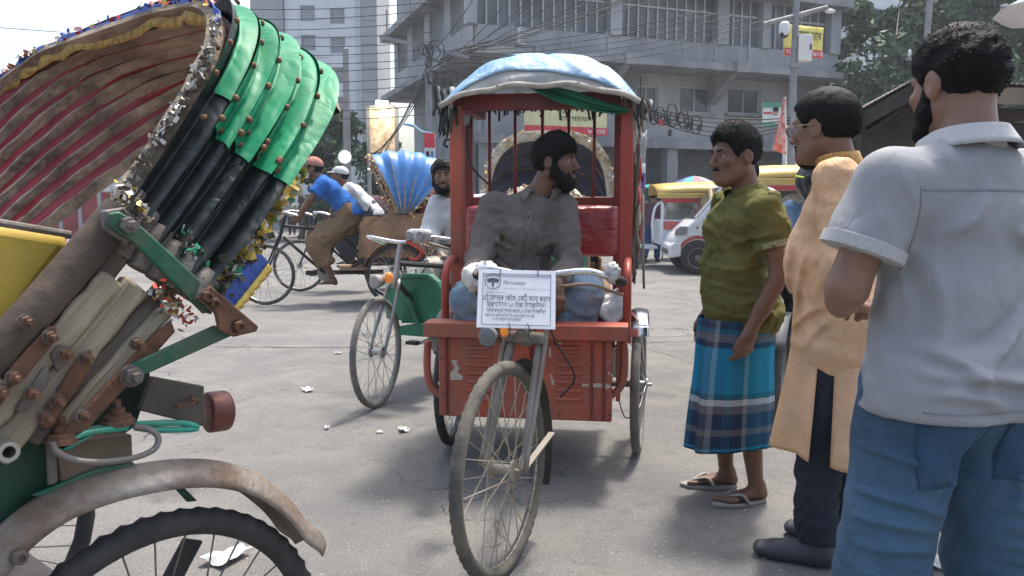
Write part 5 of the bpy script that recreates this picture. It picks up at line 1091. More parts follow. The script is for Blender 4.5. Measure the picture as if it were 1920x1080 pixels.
# ------------------------------------------------------------------ the red rickshaw in the middle
RS = Frame((.16, 3.95), 171.7); rd = thing('red_rickshaw', 'red battery rickshaw with blue canopy facing the camera in the middle', 'rickshaw', (.16, 3.95, 0), R(171.7))
RP = M('dusty_red_paint', (.42, .085, .048), .48, .1, var=.2, scale=6, bump=.08, bscale=40, dirt=(.27, .12, .085), dirt_amt=.8, dscale=5, spec=.4, dthr=.47)
RPD = M('dark_red_paint', (.19, .022, .018), .4, .1, var=.2, scale=7, dirt=(.08, .02, .02), dirt_amt=.6, dscale=5, spec=.5)
RPB = M('bright_red_paint', (.36, .045, .025), .4, .1, var=.15, scale=6, dirt=(.25, .04, .03), dirt_amt=.4, dscale=6, spec=.5)
RSEAT = M('red_seat_vinyl', (.26, .02, .018), .32, var=.2, scale=8, wr=(8, .4, (1, 1, 2)), spec=.6, coat=.3)
CHIP = M('bare_primer', (.48, .44, .37), .8, var=.2, scale=20)
Q = RS.ony
FY = .50                                             # front panel plane
# front box: face, sides, top rail
xl, xr = Q(822, 700, FY).x, Q(1148, 700, FY).x; zt0 = Q(985, 634, FY).z; zb0 = Q(985, 786, FY).z
bx_ = obj('front_box', MB().box(((xl + xr) / 2, FY - .03, (zt0 + zb0) / 2), (abs(xl - xr), .06, zt0 - zb0)), RP, rd, 30, bev=.008)
ra, rb = Q(795, 622, FY + .03), Q(1178, 625, FY + .03); obj('top_rail', MB().box(((ra.x + rb.x) / 2, FY - .02, zt0 + .034), (abs(ra.x - rb.x), .13, .066)), RP, rd, 30, bev=.006)
for px in (838, 1132): x = Q(px, 700, FY).x; obj('edge_strip', MB().box((x, FY + .005, (zt0 + zb0) / 2), (.012, .012, zt0 - zb0 - .02)), RPD, rd, 30, bev=.002)
obj('edge_strip', MB().box((Q(1110, 700, FY).x, FY + .004, (zt0 + zb0) / 2), (.01, .01, zt0 - zb0 - .02)), RPD, rd, 30)
for sx, x0 in ((1, 900), (2, 1066)):                 # pressed louvres
    for k in range(7):
        c = Q(x0, 652 + 16 * k, FY); m = MB(); m.grid(lambda a, b: Vector((c.x + (a - .5) * .12, FY + .0005 + .013 * math.sin(math.pi * b) ** .7 * min(1, 8 * a, 8 * (1 - a)), c.z + (b - .5) * .022)), 15, 7); obj('louvre', m, RP, rd, 180)
def chip(px, seed):
    r = random.Random(seed); P_ = [Q(x + r.uniform(-1, 1), y + r.uniform(-1, 1), FY + .0015) for x, y in px]; obj('paint_chip', MB().prism(P_, (0, .0012, 0)), CHIP, rd, None)
chip([(846, 674), (857, 676), (856, 684), (862, 690), (858, 698), (868, 706), (866, 713), (845, 712), (844, 700), (852, 690)], 1); chip([(1030, 630), (1050, 627), (1085, 630), (1112, 634), (1110, 638), (1060, 635), (1036, 638)], 2)
chip([(1092, 719), (1104, 720), (1104, 725), (1092, 724)], 3); chip([(1107, 720), (1135, 719), (1146, 723), (1144, 727), (1108, 726)], 4); chip([(1029, 650), (1033, 650), (1033, 668), (1030, 670)], 5); chip([(1030, 700), (1033, 702), (1042, 720), (1036, 722)], 6); chip([(1130, 657), (1137, 656), (1132, 668)], 7)
rk = random.Random(44)
for k in range(26):
    ex = rk.random() < .5; cx_ = rk.choice([826, 832, 1140, 1146, 1108]) + rk.uniform(-3, 3) if ex else rk.uniform(826, 1144); cy_ = rk.uniform(645, 778) if ex else rk.choice([640, 643, 776, 779]) + rk.uniform(-2, 2); rr_ = rk.uniform(1.2, 3.6)
    P_ = [Q(cx_ + rr_ * math.cos(a) * rk.uniform(.5, 1.6), cy_ + rr_ * math.sin(a) * rk.uniform(.4, 1.3), FY + .0012) for a in np.linspace(0, 5.6, 8)]; obj('paint_chip', MB().prism(P_, (0, .001, 0)), RUST if rk.random() < .6 else CHIP, rd, None)
# side hoops below the rail, armrests
for a, sg in ((800, 1), (1172, -1)):
    p = [Q(a + 2 * sg, 640, FY - .05), Q(a + 1 * sg, 690, FY - .05), Q(a + 7 * sg, 722, FY - .05), Q(a + 22 * sg, 738, FY - .05), Q(a + 34 * sg, 743, FY - .05)]
    obj('side_hoop', MB().tube(spline(p, 6), .017, 10), RP, rd, 180)
obj('side_plate', MB().box((xl + .0 - .012, .22, .50), (.02, .44, .30)), RP, rd, 30, bev=.004); obj('side_plate', MB().box((Q(1160, 700, .3).x, .22, .50), (.02, .44, .30)), RP, rd, 30, bev=.004); obj('number_plate', MB().box((Q(1163, 690, .46).x, .42, .52), (.07, .006, .13)), M('pale_label', (.5, .5, .47), .7), rd, None)
zbar = [Q(848, 492, .12).z, Q(848, 600, .12).z]
for px in (848, 1176):
    x = Q(px, 540, .15).x; sg = 1 if px < 1000 else -1; obj('armrest', MB().tube(spline([(x, .30, .60), (x, .30, .84), (x, .26, .92), (x, .18, .95), (x, .08, .95), (x, .0, .92)], 6), .019, 10), RPB, rd, 180)
# posts, canopy frame
PX = [Q(858, 400, .05).x, Q(1174, 400, .05).x]; ZT = Q(1000, 196, .05).z
for x in PX:
    obj('front_post', MB().box((x, .05, (.55 + ZT) / 2), (.062, .062, ZT - .55)), RPB if x < 0 else RP, rd, 30, bev=.005)
BYR = -.52; BX = [Q(880, 400, BYR).x, Q(1158, 400, BYR).x]; ZB = Q(1000, 378, BYR).z
for x in BX: obj('rear_post', MB().box((x, BYR, (.5 + ZT + .09) / 2), (.045, .045, ZT + .09 - .5)), RPD, rd, 30, bev=.004)
for px in (918, 966, 1017, 1066, 1114): x = Q(px, 300, BYR).x; obj('window_bar', MB().tube([(x, BYR, ZB), (x, BYR, ZT + .08)], .0095, 8), RPD, rd, 180)
cxm = (BX[0] + BX[1]) / 2; wB = abs(BX[0] - BX[1])
obj('rear_rail', MB().box((cxm, BYR, ZB), (wB - .046, .04, .05)), RPD, rd, 30, bev=.004)
obj('rear_rail_chrome', MB().box((cxm, BYR + .03, ZB - .045), (wB - .06, .015, .016)), CHRB, rd, None)
zz0, zz1 = Q(1000, 478, -.42).z, Q(1000, 388, -.42).z
def pad(fx0, fx1, y, z0, z1, bul, nm, mat):
    m = MB(); m.grid(lambda a, b: Vector((fx0 + (fx1 - fx0) * a, y + bul * (math.sin(math.pi * a) * math.sin(math.pi * b)) ** .4 + .004 * math.sin(a * 40 + b * 9) * math.sin(math.pi * b), z0 + (z1 - z0) * b)), 40, 18); o = obj(nm, m, mat, rd, 180, solid=.02); return o
pad(BX[0], BX[1], -.46, zz0, zz1, .05, 'backrest', RSEAT)
obj('seat_base', MB().box((cxm, -.22, .56), (wB, .5, .18)), RPD, rd, 30, bev=.01)
m = MB(); m.grid(lambda a, b: Vector((BX[0] + (BX[1] - BX[0]) * a, -.46 + .60 * b, .66 + .13 * min(1, 6 * a, 6 * (1 - a)) ** .5 * (min(1, 5 * (1 - b))) ** .5 + .006 * math.sin(a * 31 + b * 13))), 40, 18); obj('seat_cushion', m, RSEAT, rd, 180, solid=.02)
PLAST = M('clear_plastic_wrap', (.45, .44, .43), .18, var=.2, scale=20, bump=.8, bscale=30, spec=.7)
m = MB(); xq = Q(1120, 540, .1).x; m.grid(lambda a, b: Vector((xq + .10 - .26 * a, .02 + .2 * b, .79 + .03 * math.sin(a * 9 + b * 5) * math.sin(b * 7 + 1) - .10 * b ** 3)), 24, 20); obj('plastic_sheet', m, PLAST, rd, 180, solid=.003)
obj('driver_seat', MB().box((Q(985, 560, .22).x, .06, .63), (.46, .30, .10)), RSEAT, rd, 30, bev=.03)
obj('floor_board', MB().box((cxm, -.02, .40), (.74, .9, .03)), RPD, rd, None)
obj('fascia', MB().box(((PX[0] + PX[1]) / 2, .05, Q(1000, 190, .05).z), (abs(PX[0] - PX[1]) - .064, .03, .075)), RPD, rd, 30, bev=.003)
obj('rear_fascia', MB().box((cxm, BYR, Q(1000, 193, BYR).z), (wB - .047, .03, .08)), RPD, rd, None)
for x in PX: obj('roof_rail', MB().bar((x, .09, ZT + .02), (x * .97, BYR - .03, ZT + .02), .05, .05), RPD, rd, None)
obj('rear_tail_lamp', MB().ball(Q(886, 196, .02), (.012, .012, .030)), M('red_lamp_glow', (.4, .02, .01), .3, emit=((1, .06, .03), .15)), rd, 180)
# fringe of rag strips hanging behind the fascia
FRG = M('dark_rag_fringe', (.05, .065, .065), .9, var=.5, scale=20); r = random.Random(9)
for i in range(30):
    x = BX[0] + (BX[1] - BX[0]) * (i + r.uniform(.1, .9)) / 30; z = Q(1000, 203, BYR).z; L = r.uniform(.02, .075); dx = r.uniform(-.02, .02); obj('fringe_strip', MB().grid(lambda a, b: Vector((x + (a - .5) * .012 + dx * b, BYR + .03 + .01 * math.sin(b * 4 + i), z - L * b)), 2, 4), FRG, rd, 180, solid=.002)
# canopy: grey-white valance with blue sheet stretched over
CW = abs(PX[0] - PX[1]) / 2 + .055; CX = (PX[0] + PX[1]) / 2; ztop = Q(1010, 107, -.2).z
zed = Q(1000, 160, .14).z
def roof(x, y, z, lift=0.0):
    """x -1..1 across, y 0 front..1 back"""
    k = (1 - abs(x) ** 3.0); y2 = min(y, .5); return Vector((CX + CW * x, .14 - .76 * y, ZT - .01 + (ztop - ZT - .01) * k * (1 - .9 * (y2 - .5) ** 2) + lift))
BLUE = M('sky_blue_tarpaulin', (.12, .29, .46), .42, var=.3, scale=5, wr=(7, .35, (1, 1, 1)), spec=.5, dirt=(.42, .52, .58), dirt_amt=.75, dscale=3.2, stretch=(.6, 1, 1))
GRYC = M('grey_white_canvas', (.44, .43, .41), .8, var=.2, scale=6, wr=(9, .3), dirt=(.27, .25, .22), dirt_amt=.6, dscale=4)
def top_fn(a, b):
    x = -1 + 2 * a; p = roof(x, b, 0); rw = .010 * math.sin(b * 22 + 5 * math.sin(x * 4)) + .004 * math.sin(x * 13 + b * 15 + 3 * math.sin(b * 6)); edge = max(0, abs(x) - .9) * 10
    p.z += rw + .012 - .05 * edge ** 2; return p
obj('canopy_sheet', MB().grid(lambda a, b: top_fn(a, .12 + .88 * b), 60, 26), BLUE, rd, 180, solid=.004)
def val(a, b):                                        # the front valance: bulges forward, lower edge nearly level
    x = -1 + 2 * a; p0 = roof(x, .12, 0, .014); lo = Vector((CX + CW * x * 1.0, .185, ZT + .065 * (1 - abs(x) ** 2.5) + .006 * math.sin(a * 23) * (b > .9) - .02 * abs(x) ** 3)); q = p0.lerp(lo, b); q.y += .035 * math.sin(math.pi * b) + .005 * math.sin(x * 17 + 4 * math.sin(b * 4 + x * 3)); q.z += .003 * math.sin(x * 15 + b * 5) * (1 - b); return q
obj('canopy_valance', MB().grid(val, 60, 14), GRYC, rd, 180, solid=.004)
obj('canopy_overlap', MB().grid(lambda a, b: val(a, b * (.62 + .10 * math.sin(a * 7) + .30 * abs(2 * a - 1) ** 3)) + Vector((0, .007, .005)), 60, 10), BLUE, rd, 180, solid=.004)
hem = [val(a, 1.0) + Vector((0, .006, .006)) for a in np.linspace(0, 1, 40)]; obj('valance_hem', MB().tube(hem, .012, 6, sq=1.2), M('hem_beige', (.40, .36, .31), .85, var=.25, scale=15), rd, 180)
for a in (.1, .3, .5, .7, .9): p = val(a, .93); obj('hem_rivet', MB().lathe([(.0, .004), (.008, .003), (.008, -.003)], p + Vector((0, .012, 0)), (0, 1, 0), 8), RIVET, rd, 180)
gp = [Q(x, y, .12) for x, y in ((995, 166), (1040, 190), (1100, 207), (1150, 214), (1178, 212))]; gq = [Q(x, y, .12) for x, y in ((1040, 164), (1080, 172), (1120, 186), (1155, 196), (1180, 203))]
GS, GQ = spline(gp, 6), spline(gq, 6); n_ = len(GS)
obj('green_scarf', MB().grid(lambda a, b: GS[min(int(a * (n_ - 1) + .5), n_ - 1)].lerp(GQ[min(int(a * (n_ - 1) + .5), n_ - 1)], b) + Vector((0, .02 * math.sin(b * 9 + a * 3) + .012 * math.sin(b * 21), 0)), n_, 14), M('green_scarf_cloth', (.015, .16, .085), .6, var=.25, scale=8), rd, 180, solid=.003)
# rags and grime tied to the left and right corners
for (px, py, n, sd, mt) in ((838, 185, 24, 1, [GRYC, FRG]), (842, 215, 26, 2, [FRG, BLACK]), (1190, 205, 24, 3, [FRG, M('rag_brown', (.22, .17, .12), .9)])):
    r = random.Random(sd); c = Q(px, py, .06)
    for i in range(n):
        x, y, L = c.x + r.gauss(0, .025), c.y + r.gauss(0, .03), r.uniform(.04, .16); dx = r.gauss(0, .02); obj('rag_strip', MB().grid(lambda a, b: Vector((x + (a - .5) * .02 * (1 - .6 * b) + dx * b, y + .01 * math.sin(b * 5 + i), c.z + .05 - L * b)), 2, 5), r.choice(mt), rd, 180, solid=.003)
STRAW = M('frayed_sacking', (.30, .25, .19), .9, var=.35, scale=12, dirt=(.12, .09, .07), dirt_amt=.6, dscale=6); r = random.Random(33)
for i in range(34):                                   # frayed bundle down the right post
    x = Q(1192 + r.uniform(-5, 7), 300, .0).x; z1 = Q(1190, 200 + r.uniform(0, 200), 0).z; L = r.uniform(.12, .45); ph = r.uniform(0, 6); y0 = r.uniform(-.04, .06)
    obj('sacking_strip', MB().tube([(x + .008 * math.sin(ph + k), y0 + .008 * math.cos(ph * 2 + k), z1 - L * k / 5) for k in range(6)], [r.uniform(.003, .010) for _ in range(6)], 5), r.choice([STRAW, STRAW, GRIME, CHIP, FOILR, STRAW]), rd, 180)
x = Q(1204, 450, .0).x; obj('side_stick', MB().tube([(x, .02, Q(1200, 365, 0).z), (x - .005, .02, Q(1205, 470, 0).z), (x - .012, .03, Q(1205, 540, 0).z)], .007, 6), STRAW, rd, 180)
obj('black_hook', MB().tube(spline([Q(845, 262, .07), Q(836, 262, .07), Q(833, 272, .07), Q(840, 276, .07)], 5), .006, 6), BLACK, rd, 180)
obj('black_strap', MB().tube(spline([Q(876, 235, -.1), Q(878, 290, -.1), Q(890, 320, -.1), Q(916, 345, -.1)], 6), .010, 6, sq=.5), BLACK, rd, 180)
# rear wheels, mudguards, axle
TR = .47
for sx in (-1, 1):
    wheel(rd, (sx * TR, 0, .335), R(-4 if sx < 0 else 0), .335, .024, 28, TYREG if sx < 0 else TYREB, CHR, True)
    def mg(a, b):
        an = R(58 + 100 * a); rr = .375 - .012 * (2 * b - 1) ** 2 + .002 * math.sin(a * 17); return Vector((sx * TR + (b - .5) * .085, rr * math.cos(an), .335 + rr * math.sin(an)))
    obj('mudguard', MB().grid(mg, 30, 9), CHRB if sx < 0 else GREYR, rd, 180, solid=.003)
    obj('mudguard_flap', MB().grid(lambda a, b: Vector((sx * TR + (a - .5) * .08, .205 + .012 * math.sin(a * 3.14) + .01 * b, .655 - .05 * b)), 9, 5), CHRB if sx < 0 else GREYR, rd, 180, solid=.003)
    obj('mudguard_stay', MB().tube([(sx * TR - sx * .05, .2, .60), (sx * (TR - .14), .1, .52)], .006, 6), CHR, rd)
obj('axle', MB().tube([(-TR, 0, .335), (TR, 0, .335)], .016, 10), GREYR, rd); obj('motor', MB().lathe([(.02, -.12), (.075, -.11), (.08, 0), (.075, .11), (.02, .12)], (0, 0, .335), (1, 0, 0), 18), GREYR, rd, 40)
obj('loose_wire', MB().tube(spline([Q(1160, 750, .2), Q(1172, 782, .2), Q(1190, 775, .2), Q(1195, 740, .15)], 6), .003, 5), BLACK, rd, 180)
# front fork, wheel, handlebar
wc = RS.loc(ground(942, 880, .352)); wc.z = .352; sr = R(-15); wx = wc.x; wy = wc.y
wheel(rd, wc, sr, .352, .0225, 32, M('tyre_dusty_front', (.10, .095, .085), .9, var=.25, scale=12, bump=.3, bscale=80, dirt=(.21, .185, .14), dirt_amt=.65, dscale=6), M('dusty_rim', (.40, .36, .29), .5, .5, var=.2, scale=9, dirt=(.22, .17, .11), dirt_amt=.7, dscale=5), True, lean=R(1.5))
ax_ = Vector((math.cos(sr), math.sin(sr), 0)); fwd = Vector((-math.sin(sr), math.cos(sr), 0))
hd = Vector(wc) + Vector((0, 0, .395)) - fwd * .20; top = hd + Vector((0, 0, .17)) - fwd * .06
for s_ in (-1, 1):
    obj('fork_blade', MB().tube(spline([hd + ax_ * s_ * .052 + Vector((0, 0, .0)), hd.lerp(wc, .5) + ax_ * s_ * .062, hd.lerp(wc, .85) + ax_ * s_ * .066 - fwd * .01, Vector(wc) + ax_ * s_ * .066], 6), [.0155] * 12 + [.013, .012, .011, .011, .010, .010, .010], 10), DUSTM, rd, 180)
    obj('fork_brace', MB().tube(spline([top + ax_ * s_ * .045, hd + ax_ * s_ * .075 + fwd * .01, Vector(wc) + ax_ * s_ * .080], 8), .0085, 8), DUSTM, rd, 180)
    obj('truss_rod', MB().tube([hd + ax_ * s_ * .048 + Vector((0, 0, .10)) + fwd * .03, hd - ax_ * s_ * .048 + Vector((0, 0, .0)) + fwd * .03], .006, 6), DUSTM, rd, 180)
obj('fork_crown', MB().box(hd + Vector((0, 0, .01)), (.15, .05, .035), (0, 0, sr)), DUSTM, rd, 30, bev=.008); obj('fork_bridge', MB().box(hd + Vector((0, 0, .105)) + fwd * .03, (.13, .03, .022), (0, 0, sr)), DUSTM, rd, 30, bev=.005)
obj('steering_tube', MB().tube([hd - Vector((0, 0, .02)), top + Vector((0, 0, .03))], .02, 12), DUSTM, rd)
obj('down_tube', MB().tube([hd + Vector((0, 0, .12)), (wx, FY - .05, .50)], .022, 10), RPD, rd)
obj('mudguard_front', MB().grid(lambda a, b: Vector(wc) + ax_ * ((b - .5) * .075) - fwd * (math.cos(R(60 - 85 * a)) * (.385 - .02 * (2 * b - 1) ** 2)) * 1 + Vector((0, 0, math.sin(R(60 - 85 * a)) * (.385 - .02 * (2 * b - 1) ** 2))), 24, 9), M('battered_black_guard', (.05, .046, .04), .6, .3, var=.3, scale=9, dirt=(.16, .13, .10), dirt_amt=.7, dscale=5), rd, 180, solid=.003)
obj('guard_stay', MB().bar(Vector(wc) - ax_ * .07, Vector(wc) - ax_ * .06 - fwd * .30 + Vector((0, 0, .05)), .022, .006), DUSTM, rd, None)
hb = top + Vector((0, 0, .04)); hbz = hb.z
left = [hb, hb + ax_ * .10 + Vector((0, 0, .02)), hb + ax_ * .20 + Vector((0, 0, .028)) - fwd * .02, hb + ax_ * .26 - fwd * .09 + Vector((0, 0, .0)), hb + ax_ * .27 - fwd * .19 + Vector((0, 0, -.02))]
right = [hb, hb - ax_ * .10 + Vector((0, 0, .02)), hb - ax_ * .20 + Vector((0, 0, .028)) - fwd * .02, hb - ax_ * .26 - fwd * .09 + Vector((0, 0, .0)), hb - ax_ * .27 - fwd * .19 + Vector((0, 0, -.02))]
for pts in (left, right):
    sp_ = spline(pts, 6); obj('handlebar', MB().tube(sp_, .0115, 10), CHRB, rd, 180); gk = sp_[-7:]; obj('grip', MB().tube(gk, [.016, .019, .018, .019, .018, .019, .017], 10), BLACK, rd, 180)
obj('brake_lever', MB().tube(spline([p_ + Vector((0, 0, -.045)) for p_ in right[1:]], 5), .006, 6), M('brown_lever', (.25, .16, .09), .6), rd, 180)
def crinkle(c, r, seed, nm, sq=(1, 1, 1)):
    rr = np.random.RandomState(seed); K = [(rr.normal(size=3) * 5, rr.uniform(0, 6)) for _ in range(9)]
    def fn(a, b):
        d = Vector((math.cos(6.2832 * a) * math.sin(math.pi * b), math.sin(6.2832 * a) * math.sin(math.pi * b), math.cos(math.pi * b))); k = 1 + .26 * sum(abs(math.sin(v[0] * d.x + v[1] * d.y + v[2] * d.z + p)) for v, p in K) / 3 - .45
        return Vector(c) + Vector((d.x * r * sq[0], d.y * r * sq[1], d.z * r * sq[2])) * k
    return obj(nm, MB().grid(fn, 28, 18, True), PLAST, rd, 60)
crinkle(right[3] + Vector((0, 0, .02)), .034, 4, 'plastic_wrapped_mirror', (.8, .8, 1)); crinkle(left[4] + Vector((.0, -.02, .015)), .04, 5, 'plastic_wrapped_grip', (1.1, 1, 1.1))
# indicator and head lamp on the fork
lp = hd + ax_ * .085 + Vector((0, 0, .03)) + fwd * .05; obj('head_lamp', MB().lathe([(.0, -.03), (.022, -.028), (.033, 0), (.033, .02), (.028, .024)], lp + ax_ * .03 + Vector((0, 0, -.015)), fwd, 18), M('lamp_grey', (.20, .22, .24), .35, .2), rd, 40)
obj('indicator', MB().ball(lp - ax_ * .026 + Vector((0, 0, .005)), (.014, .012, .020)), M('amber_lens', (.75, .22, .03), .25, emit=((1, .35, .06), .12)), rd, 180)
obj('brake_cable', MB().tube(spline([top + ax_ * .03, hd + ax_ * .11 + Vector((0, 0, .06)), hd + ax_ * .06 - Vector((0, 0, .08))], 7), .004, 6), BLACK, rd, 180); obj('brake_cable', MB().tube(spline([top - ax_ * .03, hd - ax_ * .10 + Vector((0, 0, .02)), hd - ax_ * .16 - Vector((0, 0, .12)) - fwd * .05, hd - ax_ * .11 - Vector((0, 0, .2)) - fwd * .05], 7), .004, 6), BLACK, rd, 180)
# paper notice tied to the handlebar (a thing of its own)
c = [at(906, 506, 2.64), at(1047, 508, 2.64), at(1036, 618, 2.56), at(885, 612, 2.56)]
o0 = sum(c, Vector()) / 4; nt_ = thing('paper_notice', 'white printed Bengali notice tied to the red rickshaw handlebar', 'notice', o0)
ux = ((c[1] - c[0]) + (c[2] - c[3])).normalized(); uy = (c[0] - c[3]) + (c[1] - c[2]); uy = (uy - ux * uy.dot(ux)).normalized(); wS = ((c[1] - c[0]).length + (c[2] - c[3]).length) / 2; hS = ((c[0] - c[3]).length + (c[1] - c[2]).length) / 2; nz = ux.cross(uy)
NP = lambda x, y, d=0.0: ux * (x * wS) + uy * (y * hS) + nz * d
obj('card', MB().prism([NP(-.5, -.5, -.003), NP(.5, -.5, -.003), NP(.5, .5, -.003), NP(-.5, .5, -.003)], nz * .004), M('notice_paper', (.80, .81, .84), .35, var=.03, coat=.3), nt_, None)
PRT = M('print_grey', (.10, .11, .14), .6); PRL = M('print_light', (.42, .44, .48), .6)
def frame_line(x0, y0, x1, y1, t, mt=PRT):
    m = MB(); m.prism([NP(x0, y0, .0015), NP(x1, y0, .0015), NP(x1, y1, .0015), NP(x0, y1, .0015)], nz * .0006); return obj('printed_line', m, mt, nt_, None)
e = .005
frame_line(-.44, -.45, .44, -.45 + .008, 0); frame_line(-.44, -.45, -.44 + .006, .44, 0); frame_line(.434, -.45, .44, .44, 0); frame_line(-.44, .38, .44, .435, 0, PRL)
ring = [NP(-.31 + .1 * math.cos(a), .29 + .13 * math.sin(a), .0025) for a in np.linspace(0, 6.2832, 33)[:-1]]; obj('printed_ring', MB().tube(ring, .0011, 5, closed=True), PRT, nt_, 180)
obj('printed_tree', MB().prism([NP(-.31 + x, .29 + y, .0015) for x, y in ((-.012, -.10), (.012, -.10), (.012, -.02), (.07, -.02), (.078, .03), (.04, .055), (0, .06), (-.04, .055), (-.078, .03), (-.07, -.02), (-.012, -.02))], nz * .0006), PRT, nt_, None)
def line(s, x, y, size, width, mt=PRT): text_mesh('printed_text', s, size, mt, nt_, plane_mtx(NP(x, y, .003), ux, uy), width=width * wS)
line('Md humayan', -.03, .27, .02, .28); line('1.3K followers · 2.3K following · 306 posts', .12, .17, .01, .6, PRL); line('Digital creator', -.26, .10, .01, .26, PRL)
# letters are set in the order the eye meets them
line('এই েফসবুক েপইজ একটি ফেলা করেল'.replace('টি', 'িট'), 0, .0, .028, .86); line('িরক্সা ভাড়া ১০ টাকা িডসকাউন্ড।'.replace('ক্স', 'ক্স'), 0, -.115, .026, .76); line('লাইক কেমন্ট েশয়ার করেল ২০ টাকা িডসকাউন্ড', 0, -.215, .018, .76); line('আমার সােথ একিট কনেটন্ট িভিডও করেল িরক্সা ভাড়া ফ্রি', -.08, -.295, .014, .64); line('ও সােথ পােচ্ছন ফ্রি ওয়াইফাই', -.12, -.36, .014, .36)
for x in (-.10, .14): obj('wire_tie', MB().tube([NP(x, -.42, .004), NP(x + .02, -.46, .006), NP(x + .03, -.52, .0), NP(x + .02, -.62, -.02)], .0014, 5), BLACK, nt_, 180)
for x in (-.22, .27): obj('wire_tie', MB().tube([NP(x, .40, .004), NP(x, .50, .006), NP(x, .55, -.02)], .0014, 5), BLACK, nt_, 180)
# ------------------------------------------------------------------ other rickshaws
def background_rickshaw(name, label, loc, rz, paint, hoodm, liningm, near=False, tilt0=88, group=None, tyre=None, steer=0.0, trim=(FOILG, FOILR, FOILS), nb=5, hoodW=.86, hood_h=.62, wb=1.62):
    """a cycle rickshaw: +y forward, origin on the ground under the rear axle"""
    t = thing(name, label, 'rickshaw', loc, R(rz), group); blk = M('frame_black', (.03, .03, .032), .5, .3, var=.2)
    for s in (-1, 1): wheel(t, (s * .44, 0, .335), 0, .335, .021, 28, tyre or TYREB, CHR, False)
    dq = wb - 1.62; fc = Vector((0, wb, .335)); wheel(t, fc, steer, .335, .021, 28, tyre or TYRE, CHR, near)
    ax = Vector((math.cos(steer), math.sin(steer), 0)); hd = Vector((0, 1.42 + dq, .86))
    for s in (-1, 1): obj('fork_blade', MB().tube(spline([hd + ax * s * .03 - Vector((0, -.03, .1)), fc + Vector((0, -.08, .2)) + ax * s * .045, fc + ax * s * .05], 5), .011, 8), CHR if near else blk, t, 180)
    obj('steering_tube', MB().tube([hd - Vector((0, -.04, .15)), hd + Vector((0, -.03, .12))], .018, 8), CHR if near else blk, t)
    hb = hd + Vector((0, -.03, .13))
    obj('handlebar', MB().tube(spline([hb + ax * .27 + Vector((0, -.22, -.02)), hb + ax * .26 + Vector((0, -.08, .02)), hb + ax * .18 + Vector((0, .03, .03)), hb, hb - ax * .18 + Vector((0, .03, .03)), hb - ax * .26 + Vector((0, -.08, .02)), hb - ax * .27 + Vector((0, -.22, -.02))], 6), .012, 8), CHRB, t, 180)
    obj('top_tube', MB().tube([hd, (0, .82 + dq, .80), (0, .35, .50)], .017, 8), blk, t); obj('down_tube', MB().tube([hd - Vector((0, 0, .12)), (0, .98 + dq, .33), (0, .3, .35)], .017, 8), blk, t); obj('seat_tube', MB().tube([(0, .98 + dq, .33), (0, .80 + dq, .92)], .015, 8), blk, t)
    obj('saddle', MB().ball((0, .78 + dq, .95), (.10, .14, .035)), BLACK, t, 180); obj('chainring', MB().lathe([(.02, -.006), (.09, -.004), (.09, .004), (.02, .006)], (.05, .98 + dq, .33), (1, 0, 0), 20), CHR, t, 40)
    for s in (-1, 1): obj('pedal', MB().box((s * .13, .98 + dq + s * .14, .33 - s * .02), (.09, .07, .02)), BLACK, t, None); obj('crank', MB().bar((s * .07, .98 + dq, .33), (s * .09, .98 + dq + s * .14, .33 - s * .02), .02, .015), CHR, t, None)
    obj('chain_guard', MB().box((.055, .55, .34), (.006, .85, .05)), blk, t, None); obj('axle', MB().tube([(-.44, 0, .335), (.44, 0, .335)], .015, 8), blk, t)
    for s in (-1, 1):
        obj('side_rail', MB().bar((s * .36, -.35, .50), (s * .36, .42, .50), .04, .05), blk, t, None)
        obj('mudguard', MB().grid(lambda a, b: Vector((s * .44 + (b - .5) * .09, .375 * math.cos(R(15 + 150 * a)), .335 + .375 * math.sin(R(15 + 150 * a)) - .01 * (2 * b - 1) ** 2)), 20, 5), paint, t, 180, solid=.004)
        obj('side_panel', MB().prism([(s * .40, -.33, .52), (s * .40, .34, .52), (s * .40, .38, .80), (s * .40, .10, .98), (s * .40, -.36, 1.0)], (-s * .025, 0, 0)), paint, t, 30, bev=.01)
        obj('step', MB().bar((s * .25, .48, .42), (s * .25, .30, .50), .03, .03), blk, t, None)
    obj('footboard', MB().box((0, .46, .40), (.66, .3, .025)), paint, t, None); obj('seat_box', MB().box((0, -.02, .64), (.74, .56, .24)), paint, t, 30, bev=.01); obj('seat_cushion', MB().box((0, .0, .79), (.76, .5, .09)), liningm, t, 30, bev=.03); obj('backrest', MB().box((0, -.30, 1.0), (.76, .08, .36), (R(-12), 0, 0)), liningm, t, 30, bev=.03)
    obj('back_board', MB().box((0, -.38, .66), (.78, .03, .40)), M('painted_back_board', (.30, .16, .08), .6, var=.5, scale=7), t, None)
    B = [(-hoodW / 2, -.04 - .02 * i, .98, R(tilt0 + (66 / (nb - 1)) * i), hoodW, hood_h, .62) for i in range(nb)]
    for i in range(nb - 1): obj('hood_cover', hood_surface(B, .003, .997, i, i + 1, 48, 9, .012, .028, .004, i, .9), hoodm, t, 180)
    for i in range(nb): obj('hood_bow', MB().tube([arch(B[i], u) for u in np.linspace(.01, .99, 25)], .013, 6), WOODV, t, 180)
    for i in range(nb - 1): obj('lining', hood_surface(B, .01, .99, i + .06, i + .94, 40, 6, -.004, .022, .003, i, .9), liningm, t, 180)
    rimp = [arch(B[0], u) for u in np.linspace(.02, .98, 30)]
